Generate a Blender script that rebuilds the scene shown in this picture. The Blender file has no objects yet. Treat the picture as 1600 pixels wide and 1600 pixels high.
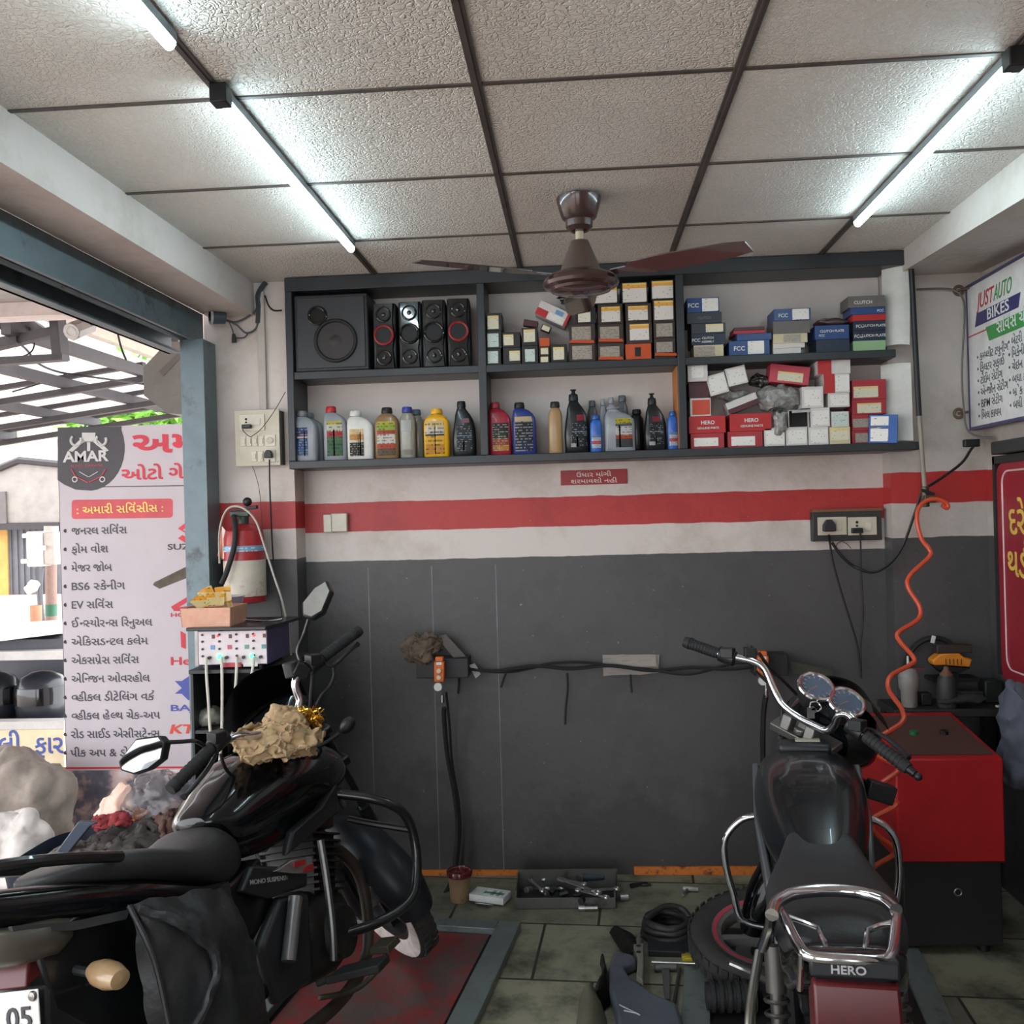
import bpy, bmesh, math, random
from math import sin, cos, pi, radians as R
from mathutils import Vector as V, Matrix, Euler, Quaternion, noise

# ------------------------------------------------------------------ camera, sky, exposure
SC = bpy.context.scene
COL = SC.collection
FPX = 1498.33
YAW, PITCH, ROLL = -6.8506e-2, 1.2207e-3, -2.7411e-2
CH = 1.575
CFW = V((sin(YAW)*cos(PITCH), cos(YAW)*cos(PITCH), sin(PITCH)))
_r0 = V((cos(YAW), -sin(YAW), 0)); _u0 = _r0.cross(CFW)
CRT = _r0*cos(ROLL) + _u0*sin(ROLL); CUP = _u0*cos(ROLL) - _r0*sin(ROLL)
cd = bpy.data.cameras.new('camera'); cam = bpy.data.objects.new('camera', cd); COL.objects.link(cam)
cd.sensor_fit = 'HORIZONTAL'; cd.sensor_width = 36; cd.lens = 36*FPX/1600; cd.clip_start = .05; cd.clip_end = 200
cam.matrix_world = Matrix(((CRT.x, CUP.x, -CFW.x, 0), (CRT.y, CUP.y, -CFW.y, 0), (CRT.z, CUP.z, -CFW.z, CH), (0, 0, 0, 1)))
SC.camera = cam

wd = bpy.data.worlds.new('sky'); SC.world = wd; wd.use_nodes = True
_bg = wd.node_tree.nodes['Background']; _bg.inputs[0].default_value = (.93, .96, 1.0, 1); _bg.inputs[1].default_value = 2.9

SC.view_settings.view_transform = 'Standard'; SC.view_settings.look = 'None'
SC.view_settings.gamma = 1; SC.view_settings.use_curve_mapping = False
SC.view_settings.exposure = 0.88
TUBE_POWER = 29.0

def ray(px, py): return CFW + CRT*((px-800)/FPX) - CUP*((py-800)/FPX)
def atY(px, py, Y):
    d = ray(px, py); return V((0, 0, CH)) + d*(Y/d.y)
def atZ(px, py, Z):
    d = ray(px, py); return V((0, 0, CH)) + d*((Z-CH)/d.z)
def atX(px, py, X):
    d = ray(px, py); return V((0, 0, CH)) + d*(X/d.x)
# ------------------------------------------------------------------ helpers
def lin(c):
    f = lambda v: v/12.92 if v <= .04045 else ((v+.055)/1.055)**2.4
    return tuple(f(x/255.) for x in c[:3]) + (1,)

class NT:
    def __init__(s, m): s.nt = m.node_tree; s.n = s.nt.nodes; s.l = s.nt.links
    def add(s, t, **kw):
        n = s.n.new(t)
        for k, v in kw.items():
            if k.startswith('i_'):
                n.inputs[int(k[2:]) if k[2:].isdigit() else k[2:].replace('_', ' ')].default_value = v
            else: setattr(n, k, v)
        return n
    def link(s, a, b): s.l.new(a, b)

MATS = {}
def mat(name, col, rough=.5, metal=0, col2=None, nscale=8, namt=.5, bump=0, bscale=40, emit=0, trans=0, alpha=1, coat=0, spec=.5, dirt=None, dscale=5, dthr=.55, ior=1.45):
    if name in MATS: return MATS[name]
    m = bpy.data.materials.new(name); m.use_nodes = True; t = NT(m); b = t.n['Principled BSDF']
    b.inputs['Base Color'].default_value = lin(col); b.inputs['Roughness'].default_value = rough; b.inputs['Metallic'].default_value = metal
    b.inputs['Specular IOR Level'].default_value = spec; b.inputs['IOR'].default_value = ior
    b.inputs['Transmission Weight'].default_value = trans; b.inputs['Alpha'].default_value = alpha; b.inputs['Coat Weight'].default_value = coat
    tc = t.add('ShaderNodeTexCoord'); out = None
    if col2 is None and not emit:
        col2 = tuple(max(0, min(255, c*.84)) for c in col)
    if col2 is not None:
        ns = t.add('ShaderNodeTexNoise', i_Scale=nscale, i_Detail=6.0, i_Roughness=.65); t.link(tc.outputs['Object'], ns.inputs['Vector'])
        cr = t.add('ShaderNodeValToRGB'); cr.color_ramp.elements[0].position = .5-namt*.5; cr.color_ramp.elements[1].position = .5+namt*.5
        cr.color_ramp.elements[0].color = lin(col2); cr.color_ramp.elements[1].color = lin(col)
        t.link(ns.outputs['Fac'], cr.inputs['Fac']); out = cr.outputs['Color']
    if dirt is not None:
        n2 = t.add('ShaderNodeTexNoise', i_Scale=dscale, i_Detail=8.0, i_Roughness=.75); t.link(tc.outputs['Object'], n2.inputs['Vector'])
        c2 = t.add('ShaderNodeValToRGB'); c2.color_ramp.elements[0].position = dthr; c2.color_ramp.elements[1].position = min(1, dthr+.12)
        t.link(n2.outputs['Fac'], c2.inputs['Fac'])
        mx = t.add('ShaderNodeMix', data_type='RGBA'); t.link(c2.outputs['Color'], mx.inputs[0])
        if out: t.link(out, mx.inputs[6])
        else: mx.inputs[6].default_value = lin(col)
        mx.inputs[7].default_value = lin(dirt); out = mx.outputs[2]
    if out: t.link(out, b.inputs['Base Color'])
    if bump:
        nb = t.add('ShaderNodeTexNoise', i_Scale=bscale, i_Detail=5.0); t.link(tc.outputs['Object'], nb.inputs['Vector'])
        bp = t.add('ShaderNodeBump', i_Strength=bump, i_Distance=.01); t.link(nb.outputs['Fac'], bp.inputs['Height']); t.link(bp.outputs['Normal'], b.inputs['Normal'])
    if emit:
        b.inputs['Emission Color'].default_value = lin(col); b.inputs['Emission Strength'].default_value = emit
    MATS[name] = m; return m

def bands(name, stops, rough=.4, ink=(30, 30, 35), lines=12, inkamt=.5, words=5, axis=2):
    """a printed label: flat colour bands up its height with rows of small print"""
    if name in MATS: return MATS[name]
    m = bpy.data.materials.new(name); m.use_nodes = True; t = NT(m); b = t.n['Principled BSDF']; b.inputs['Roughness'].default_value = rough
    tc = t.add('ShaderNodeTexCoord'); sx = t.add('ShaderNodeSeparateXYZ'); t.link(tc.outputs['Generated'], sx.inputs[0])
    cr = t.add('ShaderNodeValToRGB'); cr.color_ramp.interpolation = 'CONSTANT'; e = cr.color_ramp.elements
    e[0].position = 0; e[0].color = lin(stops[0][1]); e.remove(e[1])
    for p, c in stops[1:]:
        k = e.new(p); k.color = lin(c)
    t.link(sx.outputs[axis], cr.inputs[0])
    w = t.add('ShaderNodeMath', operation='MULTIPLY'); w.inputs[1].default_value = lines; t.link(sx.outputs[2], w.inputs[0])
    f = t.add('ShaderNodeMath', operation='FRACT'); t.link(w.outputs[0], f.inputs[0])
    g = t.add('ShaderNodeMath', operation='LESS_THAN'); g.inputs[1].default_value = .42; t.link(f.outputs[0], g.inputs[0])
    fl = t.add('ShaderNodeMath', operation='FLOOR'); t.link(w.outputs[0], fl.inputs[0])
    cb = t.add('ShaderNodeCombineXYZ'); t.link(fl.outputs[0], cb.inputs[1])
    wx = t.add('ShaderNodeMath', operation='MULTIPLY'); wx.inputs[1].default_value = words; t.link(sx.outputs[0], wx.inputs[0]); t.link(wx.outputs[0], cb.inputs[0])
    oi = t.add('ShaderNodeObjectInfo'); t.link(oi.outputs['Random'], cb.inputs[2])
    ns = t.add('ShaderNodeTexNoise', i_Scale=1.3, i_Detail=1.0); t.link(cb.outputs[0], ns.inputs['Vector'])
    h = t.add('ShaderNodeMath', operation='GREATER_THAN'); h.inputs[1].default_value = 1-inkamt; t.link(ns.outputs['Fac'], h.inputs[0])
    an = t.add('ShaderNodeMath', operation='MULTIPLY'); t.link(g.outputs[0], an.inputs[0]); t.link(h.outputs[0], an.inputs[1])
    am = t.add('ShaderNodeMath', operation='MULTIPLY'); am.inputs[1].default_value = .6; t.link(an.outputs[0], am.inputs[0])
    mx = t.add('ShaderNodeMix', data_type='RGBA'); t.link(am.outputs[0], mx.inputs[0]); t.link(cr.outputs[0], mx.inputs[6]); mx.inputs[7].default_value = lin(ink)
    t.link(mx.outputs[2], b.inputs['Base Color']); MATS[name] = m; return m

def wmat(o):
    m = o.matrix_basis.copy(); p = o.parent
    while p: m = p.matrix_basis @ m; p = p.parent
    return m

def rotm(rot): return Euler(rot).to_matrix().to_4x4()

def frame(p0, p1):
    z = (V(p1)-V(p0)).normalized(); q = z.to_track_quat('Z', 'Y'); return q.to_matrix().to_4x4()

def smooth_path(pts, n=6, closed=False):
    P = [V(p) for p in pts]
    if len(P) < 3: return P
    out = []; N = len(P)
    rng = range(N if closed else N-1)
    for i in rng:
        if closed: a, b, c, d = P[(i-1) % N], P[i], P[(i+1) % N], P[(i+2) % N]
        else: a, b, c, d = P[max(i-1, 0)], P[i], P[i+1], P[min(i+2, N-1)]
        for k in range(n):
            t = k/n
            out.append(.5*((2*b) + (c-a)*t + (2*a-5*b+4*c-d)*t*t + (3*b-a-3*c+d)*t**3))
    if not closed: out.append(P[-1])
    return out

class MB:
    def __init__(s): s.bm = bmesh.new()
    def faces(s, vs, fs):
        bv = [s.bm.verts.new(v) for v in vs]
        for f in fs:
            try: s.bm.faces.new([bv[i] for i in f])
            except ValueError: pass
        return s
    def box(s, c, d, rot=None, m=None):
        x, y, z = d[0]/2, d[1]/2, d[2]/2
        vs = [V((a*x, b*y, e*z)) for e in (-1, 1) for b in (-1, 1) for a in (-1, 1)]
        if rot: r = rotm(rot); vs = [r @ v for v in vs]
        vs = [v+V(c) for v in vs]
        if m: vs = [m @ v for v in vs]
        return s.faces(vs, [(0, 2, 3, 1), (4, 5, 7, 6), (0, 1, 5, 4), (2, 6, 7, 3), (0, 4, 6, 2), (1, 3, 7, 5)])
    def bx(s, lo, hi):
        lo, hi = V(lo), V(hi); return s.box((lo+hi)/2, hi-lo)
    def hexa(s, v8):
        """8 corners: bottom loop then top loop"""
        return s.faces([V(v) for v in v8], [(3, 2, 1, 0), (4, 5, 6, 7), (0, 1, 5, 4), (1, 2, 6, 5), (2, 3, 7, 6), (3, 0, 4, 7)])
    def loft(s, secs, cap=True, closed=True):
        n = len(secs[0]); vs = [V(p) for sec in secs for p in sec]; fs = []
        for i in range(len(secs)-1):
            for k in range(n if closed else n-1):
                a, b = i*n+k, i*n+(k+1) % n; fs.append((a, b, b+n, a+n))
        if cap and closed: fs.append(tuple(range(n-1, -1, -1))); fs.append(tuple(range((len(secs)-1)*n, len(secs)*n)))
        return s.faces(vs, fs)
    def cyl(s, p0, p1, r0, r1=None, seg=16, cap=True):
        r1 = r0 if r1 is None else r1; f = frame(p0, p1); secs = []
        for p, r in ((p0, r0), (p1, r1)):
            secs.append([V(p)+(f @ V((r*cos(2*pi*k/seg), r*sin(2*pi*k/seg), 0))) for k in range(seg)])
        return s.loft(secs, cap)
    def tube(s, pts, r, seg=8, n=6, closed=False, straight=False, taper=None):
        P = [V(p) for p in pts] if straight else smooth_path(pts, n, closed)
        N = len(P); secs = []; up = None
        for i, p in enumerate(P):
            a = P[(i-1) % N] if closed else P[max(i-1, 0)]; b = P[(i+1) % N] if closed else P[min(i+1, N-1)]
            t = (b-a).normalized()
            if up is None: up = t.orthogonal().normalized()
            up = (up-t*up.dot(t)).normalized(); w = t.cross(up)
            rr = r if taper is None else taper(i/(N-1))*r
            secs.append([p+(up*cos(2*pi*k/seg)+w*sin(2*pi*k/seg))*rr for k in range(seg)])
        if closed: secs.append(secs[0]); return s.loft(secs, False)
        return s.loft(secs, True)
    def lathe(s, prof, loc=(0, 0, 0), axis=(0, 0, 1), seg=24, sx=1, sy=1, ring=False):
        f = frame((0, 0, 0), axis); secs = [[V(loc)+(f @ V((max(r, 1e-4)*cos(2*pi*k/seg)*sx, max(r, 1e-4)*sin(2*pi*k/seg)*sy, z))) for k in range(seg)] for r, z in prof]
        if ring: return s.loft(secs+[secs[0]], False)
        return s.loft(secs)
    def prism(s, poly, d, m=None):
        """poly in the local xy plane, extruded along +z by d"""
        n = len(poly); vs = [V((p[0], p[1], 0)) for p in poly]+[V((p[0], p[1], d)) for p in poly]
        if m: vs = [m @ v for v in vs]
        return s.faces(vs, [tuple(range(n-1, -1, -1)), tuple(range(n, 2*n))]+[(k, (k+1) % n, n+(k+1) % n, n+k) for k in range(n)])
    def slab(s, pts, off):
        """polygon through 3-D points, thickened by the vector off"""
        n = len(pts); vs = [V(p) for p in pts]+[V(p)+V(off) for p in pts]
        return s.faces(vs, [tuple(range(n-1, -1, -1)), tuple(range(n, 2*n))]+[(k, (k+1) % n, n+(k+1) % n, n+k) for k in range(n)])
    def ball(s, c, r, seg=16, rings=10, m=None):
        r = (r, r, r) if isinstance(r, (int, float)) else r
        secs = []
        for i in range(rings+1):
            a = -pi/2+pi*i/rings; q = max(cos(a), .02)
            secs.append([V((r[0]*q*cos(2*pi*k/seg), r[1]*q*sin(2*pi*k/seg), r[2]*sin(a))) for k in range(seg)])
        mm = m if m else Matrix.Identity(4)
        secs = [[V(c)+(mm @ v) for v in sec] for sec in secs]
        return s.loft(secs)
    def torus(s, c, RR, r, axis=(0, 0, 1), seg=32, sec=10, sx=1, sr=1):
        f = frame((0, 0, 0), axis); secs = []
        for i in range(seg+1):
            a = 2*pi*i/seg
            secs.append([V(c)+(f @ V(((RR+r*sr*cos(b))*cos(a), (RR+r*sr*cos(b))*sin(a)*sx, r*sin(b)))) for b in (2*pi*k/sec for k in range(sec))])
        return s.loft(secs, False)
    def grid(s, fn, nu, nv, thick=None):
        vs = [V(fn(i/nu, j/nv)) for j in range(nv+1) for i in range(nu+1)]
        fs = [(j*(nu+1)+i, j*(nu+1)+i+1, (j+1)*(nu+1)+i+1, (j+1)*(nu+1)+i) for j in range(nv) for i in range(nu)]
        s.faces(vs, fs)
        if thick:
            bmesh.ops.recalc_face_normals(s.bm, faces=s.bm.faces[:])
            bmesh.ops.solidify(s.bm, geom=s.bm.faces[:], thickness=thick)
        return s
    def crumple(s, amt, scale, seed=0, sub=0):
        if sub: bmesh.ops.subdivide_edges(s.bm, edges=s.bm.edges[:], cuts=sub, use_grid_fill=True)
        for v in s.bm.verts:
            q = v.co*scale+V((seed*7.3, seed*3.1, seed))
            n = V((noise.noise(q), noise.noise(q+V((31, 7, 3))), noise.noise(q+V((5, 51, 9)))))
            n2 = V((noise.noise(q*2.7), noise.noise(q*2.7+V((31, 7, 3))), noise.noise(q*2.7+V((5, 51, 9)))))
            v.co += n*amt+n2*amt*.5
        return s
    def fold(s, amt, scale, seed=0, aniso=(1, 1, 1)):
        """ridged creases pushed along the normals"""
        bmesh.ops.recalc_face_normals(s.bm, faces=s.bm.faces[:]); s.bm.normal_update(); nn = [v.normal.copy() for v in s.bm.verts]
        for v, n in zip(s.bm.verts, nn):
            q = V((v.co.x*aniso[0], v.co.y*aniso[1], v.co.z*aniso[2]))*scale+V((seed*3.7, seed, seed*1.9))
            w = V((noise.noise(q*.6), noise.noise(q*.6+V((9, 2, 4))), noise.noise(q*.6+V((3, 8, 1)))))*.9
            v.co += n*amt*((1-2.2*abs(noise.noise(q+w)))*.7+(1-2.2*abs(noise.noise(q*2.1+w)))*.3)
        return s
    def xf(s, m):
        for v in s.bm.verts: v.co = m @ v.co
        return s
    def mesh(s, name, mats, ang=35, smooth=True):
        bm = s.bm; bmesh.ops.recalc_face_normals(bm, faces=bm.faces[:])
        me = bpy.data.meshes.new(name); bm.to_mesh(me); bm.free()
        for mm in (mats if isinstance(mats, (list, tuple)) else [mats]): me.materials.append(mm)
        if smooth:
            for p in me.polygons: p.use_smooth = True
            me.set_sharp_from_angle(angle=R(ang))
        return me
    def build(s, name, m, parent=None, bev=0, sub=0, ang=35, world=False, seg=2):
        """link as one mesh object; parent=None: object origin at world zero. world=True: coordinates are world, convert to the parent's frame"""
        if parent is not None and world:
            s.xf(wmat(parent).inverted())
        o = bpy.data.objects.new(name, s.mesh(name, m, ang)); COL.objects.link(o)
        if parent is not None: o.parent = parent
        if bev:
            b = o.modifiers.new('b', 'BEVEL'); b.width = bev; b.segments = seg; b.limit_method = 'ANGLE'; b.angle_limit = R(40)
        if sub:
            k = o.modifiers.new('s', 'SUBSURF'); k.levels = sub; k.render_levels = sub
        return o

def tag(o, label, cat, group=None, kind=None):
    o['label'] = label; o['category'] = cat
    if group: o['group'] = group
    if kind: o['kind'] = kind
    return o
def thing(name, label, cat, loc=(0, 0, 0), rz=0, group=None, rot=None):
    o = bpy.data.objects.new(name, None); COL.objects.link(o); o.empty_display_size = .05
    o.location = loc; o.rotation_euler = rot if rot else (0, 0, rz)
    return tag(o, label, cat, group)
def struct(name, mb, m, **kw):
    o = mb.build(name, m, **kw)
    if o.parent is None: o['kind'] = 'structure'
    return o
def solo(name, mb, m, label, cat, group=None, **kw):
    """a thing that is one mesh; its origin moves to the base of its box"""
    xs = [v.co for v in mb.bm.verts]; lo = V((min(v[i] for v in xs) for i in range(3))); hi = V((max(v[i] for v in xs) for i in range(3)))
    c = V(((lo.x+hi.x)/2, (lo.y+hi.y)/2, lo.z)); mb.xf(Matrix.Translation(-c))
    o = mb.build(name, m, **kw); o.location = c
    return tag(o, label, cat, group)

# ---- lettering. '~' after a letter: half form (right stem cut), '^': reph hook over the letter before, '_': stroke under it
def _glyphs(s, size, bold):
    cu = bpy.data.curves.new('t', 'FONT'); cu.body = s; cu.size = size; cu.resolution_u = 3; cu.offset = bold*size
    o = bpy.data.objects.new('t', cu); COL.objects.link(o)
    dg = bpy.context.evaluated_depsgraph_get(); me = bpy.data.meshes.new_from_object(o.evaluated_get(dg))
    vs = [v.co.copy() for v in me.vertices]; fs = [tuple(p.vertices) for p in me.polygons]
    bpy.data.objects.remove(o); bpy.data.curves.remove(cu); bpy.data.meshes.remove(me)
    return vs, fs
def lettering(text, size, m4, depth=.0012, bold=.0, mb=None, align='L', width=None, shear=0):
    """adds raised letters to mb; m4 maps text-plane (x right, y up) to world"""
    tmp = bmesh.new(); x = 0.; run = ''; i = 0
    def put(vs, fs, dx):
        bv = [tmp.verts.new((v.x+dx, v.y, 0)) for v in vs]
        for f in fs:
            try: tmp.faces.new([bv[k] for k in f])
            except ValueError: pass
    def flush(s, half=False):
        nonlocal x
        if not s: return
        if s.strip() == '': x += .3*size*len(s); return
        lead = len(s)-len(s.lstrip()); x += .26*size*lead; s2 = s.strip(); trail = len(s)-len(s.rstrip())
        vs, fs = _glyphs(s2, size, bold)
        if not vs: return
        x0 = min(v.x for v in vs); x1 = max(v.x for v in vs)
        if half:
            cut = x0+(x1-x0)*.72; b2 = bmesh.new(); bv = [b2.verts.new(v) for v in vs]
            for f in fs:
                try: b2.faces.new([bv[k] for k in f])
                except ValueError: pass
            bmesh.ops.bisect_plane(b2, geom=b2.verts[:]+b2.edges[:]+b2.faces[:], plane_co=(cut, 0, 0), plane_no=(1, 0, 0), clear_outer=True)
            b2.verts.index_update(); vs = [v.co.copy() for v in b2.verts]; fs = [tuple(v.index for v in f.verts) for f in b2.faces]; b2.free()
            put(vs, fs, x-x0); x += (cut-x0)+.01*size
        else:
            put(vs, fs, x-x0); x += (x1-x0)+.07*size-(.40*size if s2.endswith('િ') else 0)
        x += .26*size*trail
    def stroke(pts, w):
        L = []; Rr = []
        for k, p in enumerate(pts):
            a = V(pts[max(k-1, 0)]); b = V(pts[min(k+1, len(pts)-1)]); t = (b-a).normalized(); n = V((-t.y, t.x))*w
            L.append(V(p)+n); Rr.append(V(p)-n)
        for k in range(len(pts)-1):
            q = [tmp.verts.new((v.x, v.y, 0)) for v in (L[k], L[k+1], Rr[k+1], Rr[k])]; tmp.faces.new(q)
    while i < len(text):
        c = text[i]; nx = text[i+1] if i+1 < len(text) else ''
        if nx == '~': flush(run); run = ''; flush(c, True); i += 2; continue
        if c == '^':
            flush(run); run = ''; w = (.035+bold)*size; xe = x-.16*size
            stroke([V((xe-.10*size, .66*size)), V((xe-.02*size, .70*size)), V((xe+.06*size, .78*size)), V((xe+.03*size, .86*size)), V((xe-.06*size, .86*size))], w); i += 1; continue
        if c == '_':
            flush(run); run = ''; w = (.035+bold)*size; xe = x-.36*size
            stroke([V((xe+.1*size, .14*size)), V((xe-.08*size, -.02*size))], w); i += 1; continue
        run += c; i += 1
    flush(run)
    tot = x-.07*size; k = (width/tot) if width else 1
    off = {'L': 0, 'C': -tot*k/2, 'R': -tot*k}[align]
    base = bmesh.new() if mb is None else mb.bm
    gf = tmp.faces[:]; r = bmesh.ops.extrude_face_region(tmp, geom=gf)
    for e in r['geom']:
        if isinstance(e, bmesh.types.BMVert): e.co.z += depth
    tmp.verts.index_update(); bv = [base.verts.new(m4 @ V((v.co.x*k+off+shear*v.co.y, v.co.y, v.co.z))) for v in tmp.verts]
    for f in tmp.faces:
        try: base.faces.new([bv[v.index] for v in f.verts])
        except ValueError: pass
    tmp.free(); return tot*k
def plane_m(o, x, y):
    """text plane at o with unit axes x (right) and y (up); letters rise along x cross y"""
    x = V(x).normalized(); y = V(y); y = (y-x*y.dot(x)).normalized(); z = x.cross(y); o = V(o)
    return Matrix(((x.x, y.x, z.x, o.x), (x.y, y.y, z.y, o.y), (x.z, y.z, z.z, o.z), (0, 0, 0, 1)))
WALLM = lambda o: plane_m(o, (1, 0, 0), (0, 0, 1))     # faces the camera (normal -y)
# ------------------------------------------------------------------ the room
ZC = 2.5925; YB = 4.171; YPL = 4.03; YPR = 4.07
XL, XR = -1.36, 1.335; SF = 3.95

def wall_mat(name, zg, zr0, zr1, joints=False, seed=0, white=(202, 190, 184)):
    m = bpy.data.materials.new(name); m.use_nodes = True; t = NT(m); b = t.n['Principled BSDF']
    tc = t.add('ShaderNodeTexCoord'); sx = t.add('ShaderNodeSeparateXYZ'); t.link(tc.outputs['Object'], sx.inputs[0])
    ed = t.add('ShaderNodeTexNoise', i_Scale=9.0, i_Detail=3.0); t.link(tc.outputs['Object'], ed.inputs['Vector'])
    e2 = t.add('ShaderNodeMath', operation='MULTIPLY_ADD'); e2.inputs[1].default_value = .012; t.link(ed.outputs[0], e2.inputs[0]); t.link(sx.outputs[2], e2.inputs[2])
    e3 = t.add('ShaderNodeMath', operation='SUBTRACT'); e3.inputs[1].default_value = .006; t.link(e2.outputs[0], e3.inputs[0])
    mr = t.add('ShaderNodeMath', operation='DIVIDE'); mr.inputs[1].default_value = 3.0; t.link(e3.outputs[0], mr.inputs[0])
    cr = t.add('ShaderNodeValToRGB'); cr.color_ramp.interpolation = 'CONSTANT'; e = cr.color_ramp.elements
    G, W, RD = (73, 71, 72), white, (172, 46, 46)
    e[0].position = 0; e[0].color = lin(G); e[1].position = zg/3; e[1].color = lin(W)
    for p, c in ((zr0/3, RD), (zr1/3, W)):
        k = e.new(p); k.color = lin(c)
    t.link(mr.outputs[0], cr.inputs[0])
    # grime: brownish on the plaster, pale chips on the grey paint
    n1 = t.add('ShaderNodeTexNoise', i_Scale=3.2, i_Detail=9.0, i_Roughness=.72); mp = t.add('ShaderNodeMapping'); mp.inputs['Location'].default_value = (seed, seed*2, 0)
    t.link(tc.outputs['Object'], mp.inputs[0]); t.link(mp.outputs[0], n1.inputs['Vector'])
    c1 = t.add('ShaderNodeValToRGB'); c1.color_ramp.elements[0].position = .48; c1.color_ramp.elements[1].position = .78; t.link(n1.outputs[0], c1.inputs[0])
    f1 = t.add('ShaderNodeMath', operation='MULTIPLY'); f1.inputs[1].default_value = .55; t.link(c1.outputs[0], f1.inputs[0])
    mx = t.add('ShaderNodeMix', data_type='RGBA', blend_type='MULTIPLY'); t.link(f1.outputs[0], mx.inputs[0]); t.link(cr.outputs[0], mx.inputs[6]); mx.inputs[7].default_value = lin((176, 160, 132))
    n2 = t.add('ShaderNodeTexNoise', i_Scale=60.0, i_Detail=3.0); t.link(mp.outputs[0], n2.inputs['Vector'])
    c2 = t.add('ShaderNodeValToRGB'); c2.color_ramp.elements[0].position = .735; c2.color_ramp.elements[1].position = .76; t.link(n2.outputs[0], c2.inputs[0])
    f2 = t.add('ShaderNodeMath', operation='MULTIPLY'); f2.inputs[1].default_value = .5; t.link(c2.outputs[0], f2.inputs[0])
    m2 = t.add('ShaderNodeMix', data_type='RGBA'); t.link(f2.outputs[0], m2.inputs[0]); t.link(mx.outputs[2], m2.inputs[6]); m2.inputs[7].default_value = lin((168, 160, 150)); last = m2.outputs[2]
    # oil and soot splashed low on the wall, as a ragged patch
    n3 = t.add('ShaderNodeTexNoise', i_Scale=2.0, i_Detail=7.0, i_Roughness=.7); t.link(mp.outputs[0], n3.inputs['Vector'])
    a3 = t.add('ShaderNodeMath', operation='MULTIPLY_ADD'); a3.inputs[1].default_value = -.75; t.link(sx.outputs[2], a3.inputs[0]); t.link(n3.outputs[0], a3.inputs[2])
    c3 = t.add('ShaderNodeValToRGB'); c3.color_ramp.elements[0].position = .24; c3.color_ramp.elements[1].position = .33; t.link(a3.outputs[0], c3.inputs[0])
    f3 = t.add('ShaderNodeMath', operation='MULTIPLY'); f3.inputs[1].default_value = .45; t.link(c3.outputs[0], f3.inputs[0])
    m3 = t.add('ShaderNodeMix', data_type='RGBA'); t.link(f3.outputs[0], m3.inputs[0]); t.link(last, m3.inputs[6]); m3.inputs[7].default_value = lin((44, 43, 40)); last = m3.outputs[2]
    if joints:
        br = t.add('ShaderNodeMath', operation='MULTIPLY_ADD'); br.inputs[1].default_value = 1/.282; br.inputs[2].default_value = .3; t.link(sx.outputs[0], br.inputs[0])
        fr = t.add('ShaderNodeMath', operation='FRACT'); t.link(br.outputs[0], fr.inputs[0])
        lt = t.add('ShaderNodeMath', operation='LESS_THAN'); lt.inputs[1].default_value = .014; t.link(fr.outputs[0], lt.inputs[0])
        lz = t.add('ShaderNodeMath', operation='LESS_THAN'); lz.inputs[1].default_value = zg-.03; t.link(sx.outputs[2], lz.inputs[0])
        ll = t.add('ShaderNodeMath', operation='MULTIPLY'); t.link(lt.outputs[0], ll.inputs[0]); t.link(lz.outputs[0], ll.inputs[1])
        lx = t.add('ShaderNodeMath', operation='LESS_THAN'); lx.inputs[1].default_value = -.32; t.link(sx.outputs[0], lx.inputs[0])
        l3 = t.add('ShaderNodeMath', operation='MULTIPLY'); t.link(ll.outputs[0], l3.inputs[0]); t.link(lx.outputs[0], l3.inputs[1])
        l2 = t.add('ShaderNodeMath', operation='MULTIPLY'); t.link(l3.outputs[0], l2.inputs[0]); t.link(ed.outputs[0], l2.inputs[1])
        m4 = t.add('ShaderNodeMix', data_type='RGBA'); t.link(l2.outputs[0], m4.inputs[0]); t.link(last, m4.inputs[6]); m4.inputs[7].default_value = lin((134, 134, 138)); last = m4.outputs[2]
    t.link(last, b.inputs['Base Color']); b.inputs['Roughness'].default_value = .5
    bp = t.add('ShaderNodeBump', i_Strength=.25, i_Distance=.01); nb = t.add('ShaderNodeTexNoise', i_Scale=26.0, i_Detail=6.0); t.link(tc.outputs['Object'], nb.inputs['Vector']); t.link(nb.outputs[0], bp.inputs['Height']); t.link(bp.outputs[0], b.inputs['Normal'])
    return m
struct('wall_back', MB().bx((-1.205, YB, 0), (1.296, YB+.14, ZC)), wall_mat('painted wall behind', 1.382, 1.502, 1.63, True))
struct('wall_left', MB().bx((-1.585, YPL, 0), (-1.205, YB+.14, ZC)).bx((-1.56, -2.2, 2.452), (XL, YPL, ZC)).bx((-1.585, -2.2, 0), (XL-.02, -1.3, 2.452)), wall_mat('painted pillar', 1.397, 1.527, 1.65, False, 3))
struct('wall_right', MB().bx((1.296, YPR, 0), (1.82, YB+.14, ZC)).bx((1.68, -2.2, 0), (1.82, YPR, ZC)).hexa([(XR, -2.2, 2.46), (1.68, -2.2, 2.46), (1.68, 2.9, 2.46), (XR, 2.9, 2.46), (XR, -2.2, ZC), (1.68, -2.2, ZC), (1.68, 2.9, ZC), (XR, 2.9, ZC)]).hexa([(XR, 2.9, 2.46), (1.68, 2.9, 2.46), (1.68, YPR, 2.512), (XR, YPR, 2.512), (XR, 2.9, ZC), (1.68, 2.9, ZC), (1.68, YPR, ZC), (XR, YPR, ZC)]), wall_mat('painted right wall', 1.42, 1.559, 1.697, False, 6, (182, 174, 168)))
struct('wall_front_unseen', MB().bx((-1.585, -2.34, 0), (-1.35, -2.2, ZC)).bx((.35, -2.34, 0), (1.82, -2.2, ZC)).bx((-1.35, -2.34, 2.3), (.35, -2.2, ZC)), wall_mat('painted unseen front wall', 1.42, 1.559, 1.697, False, 9))  # unseen behind the camera; opening shaped to let fill daylight in

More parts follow.
